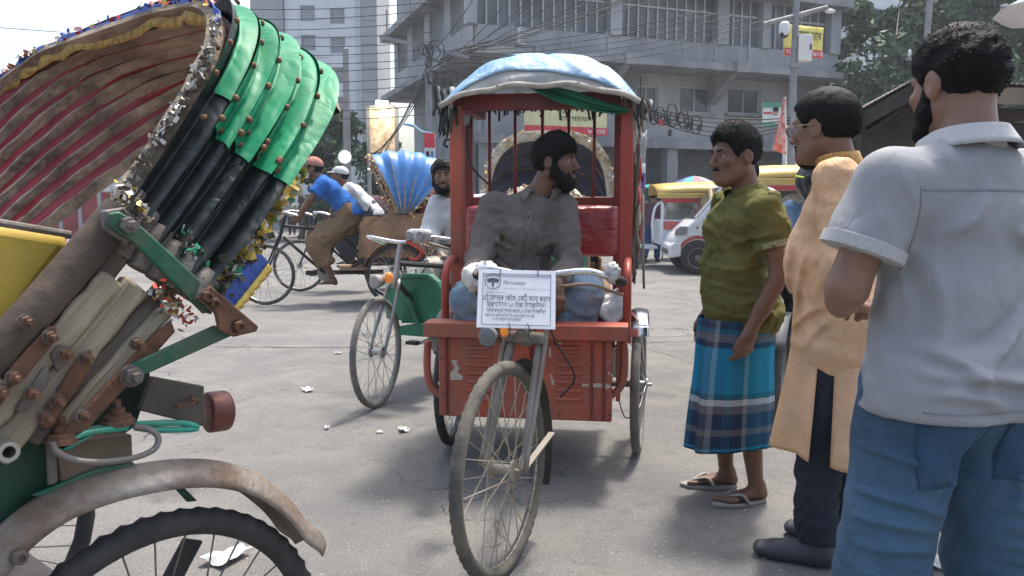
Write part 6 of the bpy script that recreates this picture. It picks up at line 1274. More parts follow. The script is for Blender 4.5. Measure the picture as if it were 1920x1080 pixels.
    obj('rim_band', MB().grid(lambda a, b: arch(B[0], .01 + .98 * a) + (arch(B[0], .01 + .98 * a) - Vector((0, B[0][1], 1.15))).normalized() * (.02 - .085 * b) + Vector((0, .022, 0)), 60, 4), M('rim_band_' + name, (.58, .53, .44), .6, var=.4, scale=20, dirt=(.48, .26, .05), dirt_amt=.9, dscale=13), t, 180, solid=.004)
    ribbon_bits('garland', [p + Vector((0, .035, 0)) for p in rimp], None, list(trim), t, 300, .014, .012, 5); ribbon_bits('garland', [arch(B[-1], u) + Vector((0, 0, -.01)) for u in np.linspace(.0, 1, 20)], None, list(trim), t, 100, .018, .015, 6)
    return t, B
BHOOD = M('blue_hood_vinyl', (.06, .21, .50), .4, var=.25, scale=8, bump=.2, bscale=20, spec=.5); BROWNP = M('brown_panel', (.26, .15, .08), .6, var=.4, scale=6); RLIN = M('maroon_lining', (.14, .02, .025), .5, var=.25, scale=8)
# green rickshaw right behind the red one
gw = ground(700, 765); ga = 147; gd = Vector((-math.sin(R(ga)), math.cos(R(ga)), 0)); go = Vector((gw.x, gw.y, 0)) - gd * 1.66
GRB = M('glossy_green_sheet', (.012, .17, .095), .35, .1, var=.15, scale=6, spec=.5, dirt=(.02, .09, .055), dirt_amt=.5, dscale=5)
gt, gB = background_rickshaw('green_rickshaw', 'green rickshaw with hood folded down, its front wheel left of the red one', go, ga, GRB, M('brown_hood_cloth', (.15, .125, .10), .8, var=.2, scale=6), M('blue_lining', (.04, .10, .28), .45, var=.4, scale=5), True, 128, tyre=TYREG, steer=R(17), trim=(FOILS, GRIME), hood_h=.5)
GF = Frame(go, ga); gx = lambda px, py, c: GF.ony(px, py, c)
def gplate(nm, pts, c, t, mat, bev=.004): return obj(nm, MB().prism([gx(x, y, c) for x, y in pts], (0, -t, 0)), mat, gt, 30, bev=bev)
gplate('leg_shield', [(748, 525), (752, 516), (800, 516), (818, 530), (826, 550), (830, 578), (826, 600), (812, 606), (752, 606)], 1.30, .02, GRB, .006); gplate('leg_shield_rim', [(750, 522), (756, 513), (802, 514), (820, 528), (829, 550), (832, 560), (826, 558), (816, 534), (800, 521), (758, 521)], 1.33, .05, GRB); gplate('shield_strut', [(757, 545), (762, 545), (788, 612), (780, 614)], 1.335, .015, GRB); gplate('battery_tray', [(746, 612), (796, 608), (796, 632), (746, 628)], 1.34, .22, GRB)
obj('tray_box', MB().box(gx(778, 560, 1.12), (.26, .3, .26)), GRB, gt, 30, bev=.02)
obj('head_lamp', MB().lathe([(.0, -.05), (.03, -.045), (.042, 0), (.042, .02), (.034, .028)], gx(706, 528, 1.66), (0, 1, 0), 18), CHR, gt, 40); obj('indicator', MB().ball(gx(729, 521, 1.60), (.03, .025, .035)), M('amber_lens', (.75, .22, .03), .25), gt, 180)
lc = gx(786, 442, 1.36); lb = obj('plastic_wrapped_lamp', MB().box(lc, (.17, .08, .085)), PLAST, gt, 40, bev=.028)
for dx in (-.042, .042): obj('lamp_lens', MB().lathe([(.0, .0), (.028, .002), (.032, -.006)], lc + Vector((dx, .044, 0)), (0, 1, 0), 16), M('lamp_glass', (.28, .28, .27), .15), lb, 40)
obj('brake_cable', MB().tube(spline([gx(762, 452, 1.4), gx(790, 470, 1.4), gx(782, 486, 1.4), gx(768, 484, 1.4)], 6), .010, 6), FOILR, gt, 180)
obj('side_lever', MB().tube([gx(800, 455, 1.3), gx(842, 467, 1.2)], .010, 6), M('lever_beige', (.3, .26, .2), .6), gt, 180)
gh = at(1030, 300, 6.6); background_rickshaw('garlanded_rickshaw', 'rickshaw with gold and white garlanded hood right behind the driver', (gh.x, 6.75, 0), 182, BROWNP, M('brown_hood_cloth', (.15, .125, .10), .8, var=.2, scale=6), M('dark_blue_lining', (.02, .035, .09), .5, var=.6, scale=5), False, 86, tyre=TYREG, trim=(FOILS, FOILG, FOILS, CHIP), hoodW=1.12, hood_h=.84)
# the pair crossing from the right
d1 = ground(525, 573); D1 = Vector((d1.x, d1.y + .1, 0)) + Vector((math.sin(R(102)), -math.cos(R(102)), 0)) * 1.40
t1, _ = background_rickshaw('blue_hood_rickshaw', 'moving rickshaw with blue ribbed hood pedalled by the man in blue', D1, 102, BROWNP, BHOOD, RLIN, False, 66, 'rickshaws crossing from the right', trim=(FOILS, FOILR, FOILG), steer=R(-14), hood_h=.70, wb=1.40, nb=6)
t1.scale = (1.14, 1.14, 1.14); d2 = ground(535, 560); D2 = Vector((d2.x + .15, d2.y + .95, 0)) + Vector((math.sin(R(102)), -math.cos(R(102)), 0)) * 1.62
t2, _ = background_rickshaw('red_hood_rickshaw', 'rickshaw with dark red hood half hidden behind the blue-hooded one', D2, 102, RLIN, M('maroon_hood', (.20, .03, .035), .5, var=.3, scale=6), RLIN, False, 96, 'rickshaws crossing from the right', trim=(FOILS, FOILS, FOILR)); t2.scale = (1.12, 1.12, 1.12)

d3 = ground(700, 462); background_rickshaw('far_rickshaw', 'far small rickshaw with faded hood beyond the crossing pair', (d3.x, d3.y, 0), 110, RLIN, M('faded_hood', (.25, .12, .12), .6, var=.4, scale=6), RLIN, False, 80, trim=(FOILS, FOILG))
# ------------------------------------------------------------------ vans and tempos
VW = M('white_van_paint', (.66, .68, .70), .3, var=.04, scale=3, spec=.5, coat=.4, dirt=(.5, .5, .48), dirt_amt=.3, dscale=3); DGL = M('van_glass', (.05, .055, .06), .08, spec=.7); GRYP = M('grey_plastic', (.09, .09, .095), .55)
vp = ground(1298, 515); VY = vp.y + .1; vx = at(1252, 400, VY).x; vt = thing('white_minivan', 'white minivan nosing out behind the man in green', 'van', (vx, VY, 0), R(-4)); vs = 1.06
prof = [(0.10, .30), (0.08, .50), (.12, .62), (.16, .68), (.42, .92), (.50, .96), (.92, 1.46), (1.02, 1.56), (1.2, 1.60), (3.2, 1.62), (3.3, 1.5), (3.32, .3)]
Fv = [(x * vs, z * vs) for x, z in prof]; yw = 1.42
obj('body', MB().prism([(x, 0, z) for x, z in Fv], (0, yw, 0)), VW, vt, 40, bev=.05)
def vpl(nm, pts, y, t, mat, bev=.004): return obj(nm, MB().prism([(x * vs, y, z * vs) for x, z in pts], (0, t, 0)), mat, vt, 30, bev=bev)
dr = vpl('door', [(.62, .40), (.62, .96), (.72, 1.02), (1.02, 1.42), (1.62, 1.46), (1.62, .40)], -.012, .02, VW, .012)
vpl('door_window', [(.80, 1.03), (1.06, 1.37), (1.56, 1.40), (1.56, 1.03)], -.022, .02, DGL); vpl('rear_window', [(1.72, 1.03), (1.72, 1.42), (3.1, 1.44), (3.1, 1.03)], -.01, .02, DGL); vpl('waist_moulding', [(.30, .665), (1.6, .67), (1.6, .69), (.30, .685)], -.02, .02, VW); vpl('wheel_arch', [(.42 + .36 * math.cos(a) + .10, .30 + .36 * math.sin(a)) for a in np.linspace(.35, 2.75, 14)] + [(.52 + .31 * math.cos(a), .30 + .31 * math.sin(a)) for a in np.linspace(2.75, .35, 14)], -.018, .03, M('arch_red', (.40, .05, .05), .5))
vpl('arch_gap', [(.52 + .31 * math.cos(a), .28 + .31 * math.sin(a)) for a in np.linspace(0, math.pi, 16)], -.006, .02, BLACK)
obj('windscreen', MB().prism([(.475 * vs, .12, .965 * vs), (.475 * vs, yw - .12, .965 * vs), (.915 * vs, yw - .15, 1.475 * vs), (.915 * vs, .15, 1.475 * vs)], (-.02, 0, .012)), DGL, vt, 30); obj('windscreen_pillar', MB().bar((.47 * vs, .04, .97 * vs), (.93 * vs, .06, 1.50 * vs), .06, .03), VW, vt, None)
vpl('headlamp', [(.13, .67), (.15, .76), (.22, .82), (.34, .82), (.34, .67)], -.014, .12, M('headlamp_glass', (.24, .25, .26), .1, spec=.8)); vpl('bumper', [(.05, .28), (.04, .48), (.12, .56), (.24, .52), (.24, .30)], -.03, yw + .06, VW, .03); vpl('lower_grille', [(.03, .33), (.03, .42), (.07, .42), (.07, .33)], .3, .8, GRYP)
obj('mirror', MB().ball((.84 * vs, -.12, 1.06 * vs), (.09, .06, .11)), GRYP, vt, 180); obj('door_handle', MB().box((1.48 * vs, -.03, .88 * vs), (.14, .02, .03)), GRYP, vt, 30, bev=.005); obj('fuel_mark', MB().ball((.50 * vs, -.014, .80 * vs), (.025, .01, .018)), GRYP, vt, 180)
for x in (.52, 2.7):
    for y in (.05, yw - .05):
        w = obj('wheel', MB().lathe([(.10, -.09), (.19, -.085), (.20, -.10), (.275, -.095), (.30, -.06), (.30, .06), (.275, .095), (.1, .09)], (0, 0, 0), (0, 1, 0), 32), TYREB, vt, 40); w.location = (x * vs, y, .30); obj('hubcap', MB().lathe([(.0, -.10), (.05, -.10), (.06, -.075), (.13, -.07), (.19, -.095), (.19, -.08)], (0, 0, 0), (0, 1, 0), 24), DUSTM, w, 40)
        for k in range(8): a = k * math.pi / 4; obj('wheel_hole', MB().ball((.125 * math.cos(a), -.078, .125 * math.sin(a)), (.02, .01, .02), 8, 6), BLACK, w, 180)
def tempo(label, px, Y, roofc, L=3.2, rz=0, pyroof=345, bodyc=(.02, .04, .16), open_front=True):
    p = at(px, pyroof, Y); t = thing('tempo_truck', label, 'tempo', (p.x, Y, 0), R(rz), 'passenger tempos'); z = p.z; ym = M('tempo_roof_%s' % label[:6], roofc, .5, var=.12, scale=3); bm_ = M('tempo_body_%s' % label[:6], bodyc, .4, var=.2, scale=4)
    obj('roof', MB().grid(lambda a, b: Vector((L * a - .06 * math.sin(math.pi * b), 1.5 * b - .1, z - .16 + .20 * math.sin(math.pi * b) ** .45 + (.05 * math.sin(math.pi * min(1, a * 4) / 2)))), 16, 14), ym, t, 180, solid=.02); obj('roof_side', MB().box((L / 2, -.1, z - .19), (L, .03, .10)), ym, t, 30, bev=.01); obj('roof_stripe', MB().box((L / 2 + .05, -.08, z - .285), (L - .1, .03, .08)), M('tempo_red', (.45, .05, .05), .5), t, None)
    for x in (.1, 1.1, 2.1, L - .1): obj('pillar', MB().box((x, -.06, (z - .3 + .6) / 2 + .0), (.05, .05, z - .9)), VW, t, None)
    obj('body', MB().box((L / 2, .6, .72), (L - .1, 1.3, .5)), VW, t, 30, bev=.03); obj('side_band', MB().box((L / 2, -.065, .86), (L - .2, .02, .16)), bm_, t, None); obj('bench', MB().box((L / 2, .9, 1.1), (L - .5, .35, .3)), M('tempo_bench', (.45, .45, .42), .7), t, 30, bev=.04)
    for i in range(5): obj('seat_cover', MB().ball((.5 + i * .5, .75, 1.28), (.2, .1, .16)), M('seat_cover_white', (.55, .56, .56), .7, var=.3), t, 180)
    obj('front_rack', MB().tube(spline([(-.05, 0, .55), (-.08, 0, .9), (-.03, 0, 1.2), (.1, 0, z - .3)], 5), .025, 8), VW, t, 180); obj('step', MB().box((-.12, .5, .42), (.3, 1.0, .05)), VW, t, None)
    for x in (.55, L - .6): w = obj('wheel', MB().lathe([(.08, -.08), (.2, -.07), (.27, -.06), (.28, 0), (.27, .06), (.08, .08)], (x, .05, .28), (0, 1, 0), 26), TYREB, t, 40); obj('hubcap', MB().lathe([(0, -.09), (.05, -.09), (.13, -.075)], (x, .05, .28), (0, 1, 0), 16), DUSTM, w, 40)
    return t
tempo('yellow-roofed tempo with red stripe behind the white minivan', 1232, 15.9, (.52, .36, .10), 3.3, -3, 349, (.5, .1, .1))
tempo('yellow-roofed tempo showing between the heads of green and kurta men', 1395, 12.6, (.62, .46, .16), 3.4, -2, 318, (.02, .03, .16))
# parasol and market stall bits beyond
c = at(1302, 352, 19); pu = thing('striped_parasol', 'multicoloured street parasol above the yellow tempo roof', 'parasol', (c.x, 19, 0)); cz = at(0, 330, 19).z
for k in range(10):
    col = [(.10, .12, .33), (.06, .35, .42), (.42, .16, .18), (.30, .33, .34), (.08, .10, .30)][k % 5]; a0 = 2 * math.pi * k / 10
    obj('canopy_panel', MB().grid(lambda a, b: Vector((math.cos(a0 + a * .6283) * b * .85, math.sin(a0 + a * .6283) * b * .85, cz - .40 * b ** 1.6 - .03 * math.sin(math.pi * a) * b)), 6, 7), M('parasol_%d' % (k % 5), col, .7), pu, 180, solid=.006)
obj('pole', MB().tube([(0, 0, 0), (0, 0, cz)], .02, 8), STEEL, pu)
c = at(1215, 358, 18.6); ts = thing('teal_stall', 'small street stall under a teal sheet left of the tempo', 'stall', (c.x, 18.6, 0)); tz = c.z
obj('sheet', MB().grid(lambda a, b: Vector(((a - .5) * .75, (b - .5) * 1.2, tz + .10 * math.sin(a * 3.1) + .04 * math.sin(a * 11 + b * 7))), 18, 10), M('teal_sheet', (.03, .36, .34), .5, var=.3), ts, 180, solid=.01)
for x in (-.36, .36): obj('post', MB().tube([(x, 0, 0), (x, 0, tz)], .02, 6), STEEL, ts)
obj('table', MB().box((0, 0, .7), (.7, .8, .06)), BROWNP, ts, None); obj('goods', MB().box((0, 0, .9), (.5, .5, .3)), BROWNP, ts, 30, bev=.05)
# motorcycle behind the green man
mp = at(1455, 690, 4.35); mo = thing('motorcycle', 'motorcycle glimpsed between the green and kurta men', 'motorcycle', (at(1462, 600, 4.4).x, 4.4, 0), R(-25))
w = obj('front_wheel', MB().lathe([(.20, -.03), (.25, -.045), (.285, -.03), (.295, 0), (.285, .03), (.25, .045), (.2, .03)], (0, 0, .295), (1, 0, 0), 30, True), TYREB, mo, 50); obj('front_rim', MB().lathe([(.17, -.02), (.20, -.025), (.20, .025), (.17, .02)], (0, 0, .295), (1, 0, 0), 30, True), CHR, w, 40)
for k in range(10): a = k * .6283; obj('spoke', MB().tube([(0, 0, .295), (0, .18 * math.cos(a), .295 + .18 * math.sin(a))], .006, 5), CHR, w)
w = obj('rear_wheel', MB().lathe([(.20, -.03), (.25, -.05), (.285, -.035), (.295, 0), (.285, .035), (.25, .05), (.2, .03)], (0, 1.25, .295), (1, 0, 0), 30, True), TYREB, mo, 50)
for s in (-1, 1): obj('fork', MB().tube([(s * .09, 0, .295), (s * .09, .22, .85)], .022, 8), CHR, mo)
obj('front_mudguard', MB().grid(lambda a, b: Vector(((b - .5) * .13, .33 * math.cos(R(20 + 130 * a)), .295 + .33 * math.sin(R(20 + 130 * a)))), 16, 4), GRYP, mo, 180, solid=.004); obj('tank', MB().ball((0, .55, .82), (.15, .25, .13)), M('bike_blue', (.05, .12, .2), .3), mo, 180); obj('seat', MB().box((0, 1.0, .80), (.24, .6, .09)), BLACK, mo, 30, bev=.03); obj('engine', MB().box((0, .6, .42), (.28, .35, .3)), GREYR, mo, 30, bev=.03); obj('headlight', MB().ball((0, .08, .86), (.09, .07, .09)), CHR, mo, 180); obj('handlebar', MB().tube(spline([(-.34, .35, .98), (-.2, .26, 1.0), (0, .24, .95), (.2, .26, 1.0), (.34, .35, .98)], 5), .013, 8), BLACK, mo, 180); obj('frame', MB().tube([(0, .25, .8), (0, .5, .4), (0, 1.25, .3)], .02, 8), BLACK, mo)
# ------------------------------------------------------------------ the people
SK = [SKIN(0, (.150, .075, .046)), SKIN(1, (.185, .095, .058)), SKIN(2, (.225, .120, .078)), SKIN(3, (.20, .10, .062))]
# 1 the driver of the red rickshaw
dv = Person('person', 'bearded driver in grey shirt and jeans on the red rickshaw, looking aside', (.045, 3.82, 0), 180, .95, yaw=66, pitch=-2, skin=SK[0],
    J=dict(pelvis=(.02, -.04, .74), waist=(.015, -.02, .88), chest=(.0, .01, 1.08), neck=(-.085, .03, 1.268), head=(-.160, .055, 1.412), sR=(.13, .03, 1.212), sL=(-.195, .02, 1.212), eR=(.20, .09, .955), eL=(-.225, .10, .93),
           wR=(.205, .36, .915), wL=(-.15, .33, .87), hR=(.10, .0, .73), hL=(-.08, .0, .73), kR=(.235, .215, .79), kL=(-.285, .225, .83), aR=(.21, .12, .46), aL=(-.22, .12, .46), fR=(.19, .20, .43), fL=(-.19, .20, .43)))
dv.body(hands=dict(R=((-.0, 1, -.1), (0, 0, -1), 55, 30), L=((-.05, .55, -.8), (.2, -.6, -.5), 25, 25))); dv.hairdo(.016, .036, -.06, .06, strands=2600, slen=.03, seed=2); dv.beard(.012, .022)
SHG = M('grey_brown_shirt_cloth', (.155, .135, .125), .85, wr=(9, .38), var=.14, scale=5, bump=.2, bscale=260, spec=.15)
dv.top(SHG, .80, 1.88, .010, loose=.015, seed=4, amp=.009, freq=46, b=.92, crease=creases([((.13, 1.07), (.02, 1.0)), ((-.17, 1.05), (-.04, .97)), ((.10, .87), (-.02, .95)), ((-.20, .97), (-.10, .87)), ((-.01, 1.10), (.01, .80), .7), ((.12, .96), (.03, .90)), ((-.15, .90), (-.03, .86)), ((.09, 1.14), (.10, 1.0), .8)], (0, 2), (1, 1))); dv.collar(SHG, .03, .066, True, open_a=32)
for z in (1.16, 1.08, 1.0, .92): obj('button', MB().lathe([(.0, .002), (.005, .0015), (.005, -.002)], (-.03 + (1.16 - z) * .1, .135, z), (0, 1, .1), 10), BLACK, dv.root, 60)
patch('shirt_pocket', dv, dv.shirto, [(-.16, .6, 1.09), (-.07, .6, 1.09), (-.07, .6, .98), (-.16, .6, .98)], (0, -1, 0), SHG); patch('button_placket', dv, dv.shirto, [(-.055, .6, 1.19), (-.025, .6, 1.19), (.01, .6, .83), (-.02, .6, .83)], (0, -1, 0), SHG, n=20)
DEN = M('pale_worn_denim', (.17, .26, .34), .85, wr=(8, .4), var=.35, scale=7, bump=.3, bscale=240, dirt=(.32, .39, .44), dirt_amt=.6, dscale=5); dv.pants(DEN, .016, .05, .01, 3, .008); dv.shoes(BLACK)
GLV = M('white_glove_wrap', (.55, .54, .50), .6, var=.2, scale=18, bump=.6, bscale=35); 
F = Field(dv.J['wR'] - .16, dv.J['wR'] + .2, .006); F.cone(dv.J['wR'] - (0, .05, 0), dv.J['wR'] + np.array((-.0, .07, -.0)), .036, .043, .02); F.ell(dv.J['wR'] + np.array((0, .10, -.015)), (.043, .042, .048), None, .02); F.ripple(folds(8, 60, .012, (1, 1, 1), 6)); F.build('plastic_sleeve', GLV, dv.root)
# 2 the man in the green polo
gm = Person('person', 'man in olive green polo and blue checked lungi with grey sandals', (.935, 3.25, 0), 98, .925, yaw=14, pitch=-5, hs=1.04, skin=SK[0],
    J=dict(pelvis=(0, .02, .84), waist=(0, .035, .95), chest=(0, .03, 1.12), neck=(0, -.02, 1.255), head=(0, .045, 1.405), sR=(.165, -.005, 1.205), sL=(-.165, -.015, 1.20), eL=(-.215, -.06, .95), wL=(-.20, .045, .735), eR=(.22, -.05, .96), wR=(.22, .05, .75),
           hR=(.08, 0, .8), hL=(-.08, 0, .8), kR=(.09, .03, .43), kL=(-.09, .0, .43), aR=(.10, .0, .078), aL=(-.085, -.05, .078), fR=(.13, .12, .033), fL=(-.10, .09, .033)))
gm.body(hands=dict(L=((0, .25, -1), (1, .3, 0), 32, 20), R=((0, .25, -1), (-1, .3, 0), 32, 20)), feet='bare'); gm.hairdo(.009, .030, -.05, .088, strands=4500, slen=.022, seed=6, wave=.0035, flow=(0, -.4, .4)); gm.moustache(.0055)
OLV = M('olive_polo_cloth', (.115, .107, .032), .85, var=.12, scale=5, wr=(9, .38), bump=.2, bscale=260, spec=.15); OLVT = M('olive_trim', (.22, .22, .13), .85, var=.3, scale=60)
gm.top(OLV, .69, .60, .010, .0, .012, 12, .008, 46, skirt=.0, aniso=(.6, .6, 1), crease=creases([((-.05, 1.11), (.15, 1.03)), ((.21, .92), (-.02, .87)), ((.19, .81), (.02, .775)), ((.15, 1.12), (.03, 1.06)), ((-.06, .98), (.10, .95)), ((-.07, .83), (.08, .83)), ((-.08, .90), (-.04, .74), .8), ((.17, .98), (.06, .965), .8)], (1, 2), (0, -1))); gm.collar(OLV, .034, .064, True, open_a=30)
for a in 'LR':
    S_, E_ = gm.J['s' + a], gm.J['e' + a]; e0 = S_ + (E_ - S_) * .60; dd = (E_ - S_) / np.linalg.norm(E_ - S_); obj('sleeve_band', MB().lathe([(.069, -.020), (.0735, -.018), (.0735, .002), (.066, .004)], Vector(e0), Vector(dd), 28), OLVT, gm.root, 60)
def plaid():
    m = bpy.data.materials.new('blue_plaid_lungi'); m.use_nodes = True; nt = m.node_tree; n = nt.nodes; l = nt.links; b = n['Principled BSDF']; b.inputs['Roughness'].default_value = .85; b.inputs['Specular IOR Level'].default_value = .15
    uv = n.new('ShaderNodeUVMap'); sx = n.new('ShaderNodeSeparateXYZ'); l.new(uv.outputs[0], sx.inputs[0])
    def bands(src, spec):
        r = n.new('ShaderNodeValToRGB'); r.color_ramp.interpolation = 'CONSTANT'; e = r.color_ramp.elements
        while len(e) > 1: e.remove(e[-1])
        e[0].position = 0; e[0].color = (*spec[0][1], 1)
        for p, c in spec[1:]: q = e.new(p); q.color = (*c, 1)
        fr = n.new('ShaderNodeMath'); fr.operation = 'FRACT'; l.new(src, fr.inputs[0]); l.new(fr.outputs[0], r.inputs[0]); return r.outputs[0]
    TE, NV, WH, BR, DT = (.012, .20, .33), (.02, .035, .075), (.42, .45, .44), (.13, .11, .12), (.02, .11, .17)
    u = bands(sx.outputs[0], [(0, TE), (.30, DT), (.36, TE), (.5, NV), (.62, BR), (.68, WH), (.72, NV), (.80, DT), (.86, NV), (.94, WH), (.97, TE)])
    v = bands(sx.outputs[1], [(0, NV), (.015, TE), (.035, NV), (.13, BR), (.18, NV), (.30, BR), (.36, WH), (.41, DT), (.45, TE), (.80, NV), (.84, BR), (.90, DT), (.94, NV)])
    mx = n.new('ShaderNodeMix'); mx.data_type = 'RGBA'; mx.inputs['Factor'].default_value = .26; l.new(v, mx.inputs['A']); l.new(u, mx.inputs['B'])
    tc = n.new('ShaderNodeTexCoord'); ns = n.new('ShaderNodeTexNoise'); ns.inputs['Scale'].default_value = 240; l.new(tc.outputs['Object'], ns.inputs['Vector']); bp = n.new('ShaderNodeBump'); bp.inputs['Strength'].default_value = .2; bp.inputs['Distance'].default_value = .004; l.new(ns.outputs['Fac'], bp.inputs['Height']); l.new(bp.outputs[0], b.inputs['Normal'])
    l.new(mx.outputs['Result'], b.inputs['Base Color']); return m
def lungi(p, mat, z1, z0, cx, cy, seed, rx=(.155, .20), ry=(.135, .19), nu=150, nv=44, rep=2.0, front=.0):
    r = random.Random(seed); K = [(r.randint(4, 13), r.uniform(0, 6.28), r.uniform(.3, 1)) for _ in range(6)]; vs = []; uvs = []
    for i in range(nu + 1):
        a = 2 * math.pi * i / nu
        for j in range(nv):
            t = j / (nv - 1); fo = sum(k[2] * math.cos(k[0] * a + k[1] + .8 * t * math.sin(k[1] * 3)) for k in K) / 3 * (.006 + .022 * t); rr = 1 + .03 * math.sin(t * 9 + 2 * math.sin(a * 2)) * (1 - t)
            x = (rx[0] + (rx[1] - rx[0]) * t ** .8) * rr * math.cos(a); y = (ry[0] + (ry[1] - ry[0]) * t ** .8) * rr * math.sin(a); y += front * t * max(0, math.sin(a)) ** 1.5
            L = math.hypot(x, y); x *= (L + fo) / L; y *= (L + fo) / L; zz = z1 + (z0 - z1) * t + .014 * t * math.sin(2 * a + 1) ; vs.append((cx + x, cy + y, zz)); uvs.append((i / nu * rep, 1 - t))
    fs = [(i * nv + j, (i + 1) * nv + j, (i + 1) * nv + j + 1, i * nv + j + 1) for i in range(nu) for j in range(nv - 1)]
    me = bpy.data.meshes.new('lungi'); me.from_pydata(vs, [], fs); ul = me.uv_layers.new(name='UVMap')
    for lp in me.loops: ul.data[lp.index].uv = uvs[lp.vertex_index]
    return link('lungi', me, mat, p.root, 180, solid=.003)
lungi(gm, plaid(), .755, .225, 0, .015, 3, (.160, .148), (.148, .150), front=.045)
SDM = M('grey_sandal_rubber', (.26, .25, .225), .8, var=.15, scale=12); gm.sandals(SDM, SDM)
# 3 the man in the kurta
km = Person('person', 'man in gold kurta with glasses and thinning dark hair, seen in profile', (1.10, 2.66, 0), 58, .955, yaw=-18, pitch=-4, hs=1.05, skin=SK[1],
    J=dict(head=(0, .075, 1.462), neck=(0, .01, 1.32), aR=(.10, -.02, .08), aL=(-.09, .03, .08), fR=(.13, .15, .03), fL=(-.11, .20, .03), kL=(-.095, .035, .45), eL=(-.225, -.05, 1.02), wL=(-.10, .03, .86), eR=(.24, .02, 1.03), wR=(.2, .1, .84)))
km.body(hands=dict(L=((.1, .4, -.8), (1, .1, 0), 30, 20), R=((-.1, .4, -.8), (-1, .1, 0), 30, 20))); km.hairdo(.010, .012, -.075, .075, strands=4500, slen=.02, seed=9, wave=.002, flow=(0, -.6, -.6)); km.beard(.004, .0, full=False)
KUR = M('gold_kurta_cloth', (.60, .37, .20), .65, wr=(8, .3), var=.16, scale=14, bump=.3, bscale=120, spec=.3, dirt=(.60, .41, .30), dirt_amt=.6, dscale=3)
km.top(KUR, .63, 1.85, .020, .01, .02, 21, .004, 44, name='kurta', skirt=.02, aniso=(1, 1, .25), crease=creases([((.13, 1.12), (.17, .76)), ((.09, 1.05), (.12, .74)), ((-.02, .86), (.08, .74)), ((.0, .90), (.13, .80)), ((-.10, 1.15), (-.06, .85)), ((-.12, 1.0), (-.03, .88))], (1, 2), (0, -1))); 
KTR = M('gold_brocade', (.45, .24, .06), .5, var=.5, scale=90, spec=.4); km.collar(KTR, .038, .063, False, 'stand_collar', 14, lift=.03)
def tail(p, a0, a1, z1, z0, flare, seed, cx=0, cy=0, rx=.185, ry=.165):
    r = random.Random(seed); K = [(r.uniform(3, 9), r.uniform(0, 6)) for _ in range(4)]
    def fn(a, b):
        A = R(a0 + (a1 - a0) * a); w = .004 + .012 * b; f = sum(math.sin(k[0] * A + k[1] + b) for k in K) * w; return Vector((cx + (rx + f + flare * b) * math.cos(A), cy + (ry + f + flare * b) * math.sin(A), z1 + (z0 - z1) * b - .012 * math.sin(A * 2) * b))
    return obj('kurta_tail', MB().grid(fn, 40, 24), KUR, p.root, 180, solid=.004)
tail(km, 12, 172, .78, .39, .055, 1, cy=.012, rx=.168, ry=.132); tail(km, 188, 352, .78, .385, .045, 2, cy=-.0, rx=.168, ry=.135)
for s_ in (-1, 1): pass
PKT = [km.J['pelvis'] + np.array((-.175, .05, .02))]
NAV = M('dark_navy_trousers', (.014, .020, .034), .85, var=.2, scale=6, bump=.2, bscale=240); km.pants(NAV, .012, .02, .004, 5, .006, stack=.008); km.shoes(M('black_clog_rubber', (.035, .04, .05), .5))
gls = M('glasses_wire', (.35, .27, .2), .35, .6)
for s_ in (-1, 1):
    g = obj('spectacle_rim', MB().tube([km.hp(s_ * .034 + .024 * math.cos(t), .104, .004 + .018 * math.sin(t)) for t in np.linspace(0, 6.28, 19)[:-1]], .0016, 6, closed=True), gls, km.root, 180); obj('spectacle_temple', MB().tube([km.hp(s_ * .059, .102, .010), km.hp(s_ * .080, .03, .012), km.hp(s_ * .084, -.008, .008)], .0018, 6), gls, km.root, 180)
    obj('spectacle_lens', MB().lathe([(.0, .0005), (.022 * km.hs, .0)], km.hp(s_ * .034, .104, .004), Vector(km.HR[:, 1]), 18), M('lens_glass', (.9, .9, .9), .03, trans=1.0), g, None)
# 4 the man in grey from behind
ym = Person('person', 'man in light grey polo and blue jeans seen from behind at right', (.895, 1.60, 0), 14, .965, yaw=2, pitch=-6, skin=SK[2], vox=.0055,
    J=dict(eL=(-.248, .01, 1.045), wL=(-.12, .20, .985), eR=(.262, .01, 1.045), wR=(.10, .2, .985), sL=(-.175, -.005, 1.25), sR=(.175, -.005, 1.25), neck=(0, -.01, 1.31), kL=(-.135, .02, .45), kR=(.135, .02, .45), aL=(-.16, -.02, .08), aR=(.16, -.02, .08), fL=(-.19, .13, .03), fR=(.19, .13, .03), hL=(-.09, 0, .83), hR=(.09, 0, .83), head=(.012, .045, 1.445)), hs=.93)
ym.body(hands=dict(L=((.7, .5, .1), (0, .3, -1), 40, 25), R=((-.7, .5, .1), (0, .3, -1), 40, 25))); ym.hairdo(.005, .018, -.066, .06, strands=9000, slen=.022, seed=12, wave=.003, flow=(.5, .3, -.35)); ym.beard(.004, .0)
GPO = M('light_grey_polo_cloth', (.285, .292, .305), .9, wr=(6, .28), var=.06, scale=9, bump=.18, bscale=260, spec=.15); WTR = M('white_grey_trim', (.40, .40, .40), .9, var=.1, scale=120)
ym.top(GPO, .80, .66, .010, .0, .018, 31, .005, 30, aniso=(1, 1, .5), crease=creases([((.08, 1.03), (-.11, .88)), ((-.16, .895), (.13, .852)), ((-.15, .94), (-.06, .86)), ((-.03, 1.24), (-.10, 1.15)), ((.12, 1.10), (.13, .92)), ((.15, .90), (-.02, .88)), ((.03, 1.16), (.12, 1.08)), ((-.13, 1.12), (-.12, .95), .8), ((.02, .98), (-.10, .92), .8), ((-.16, .86), (-.02, .83)), ((.17, .84), (.02, .825))], (0, 2), (1, -1), .012, .011), b=.95, skirt=.036, tilt=.0); ym.collar(WTR, .034, .064, True, open_a=30)
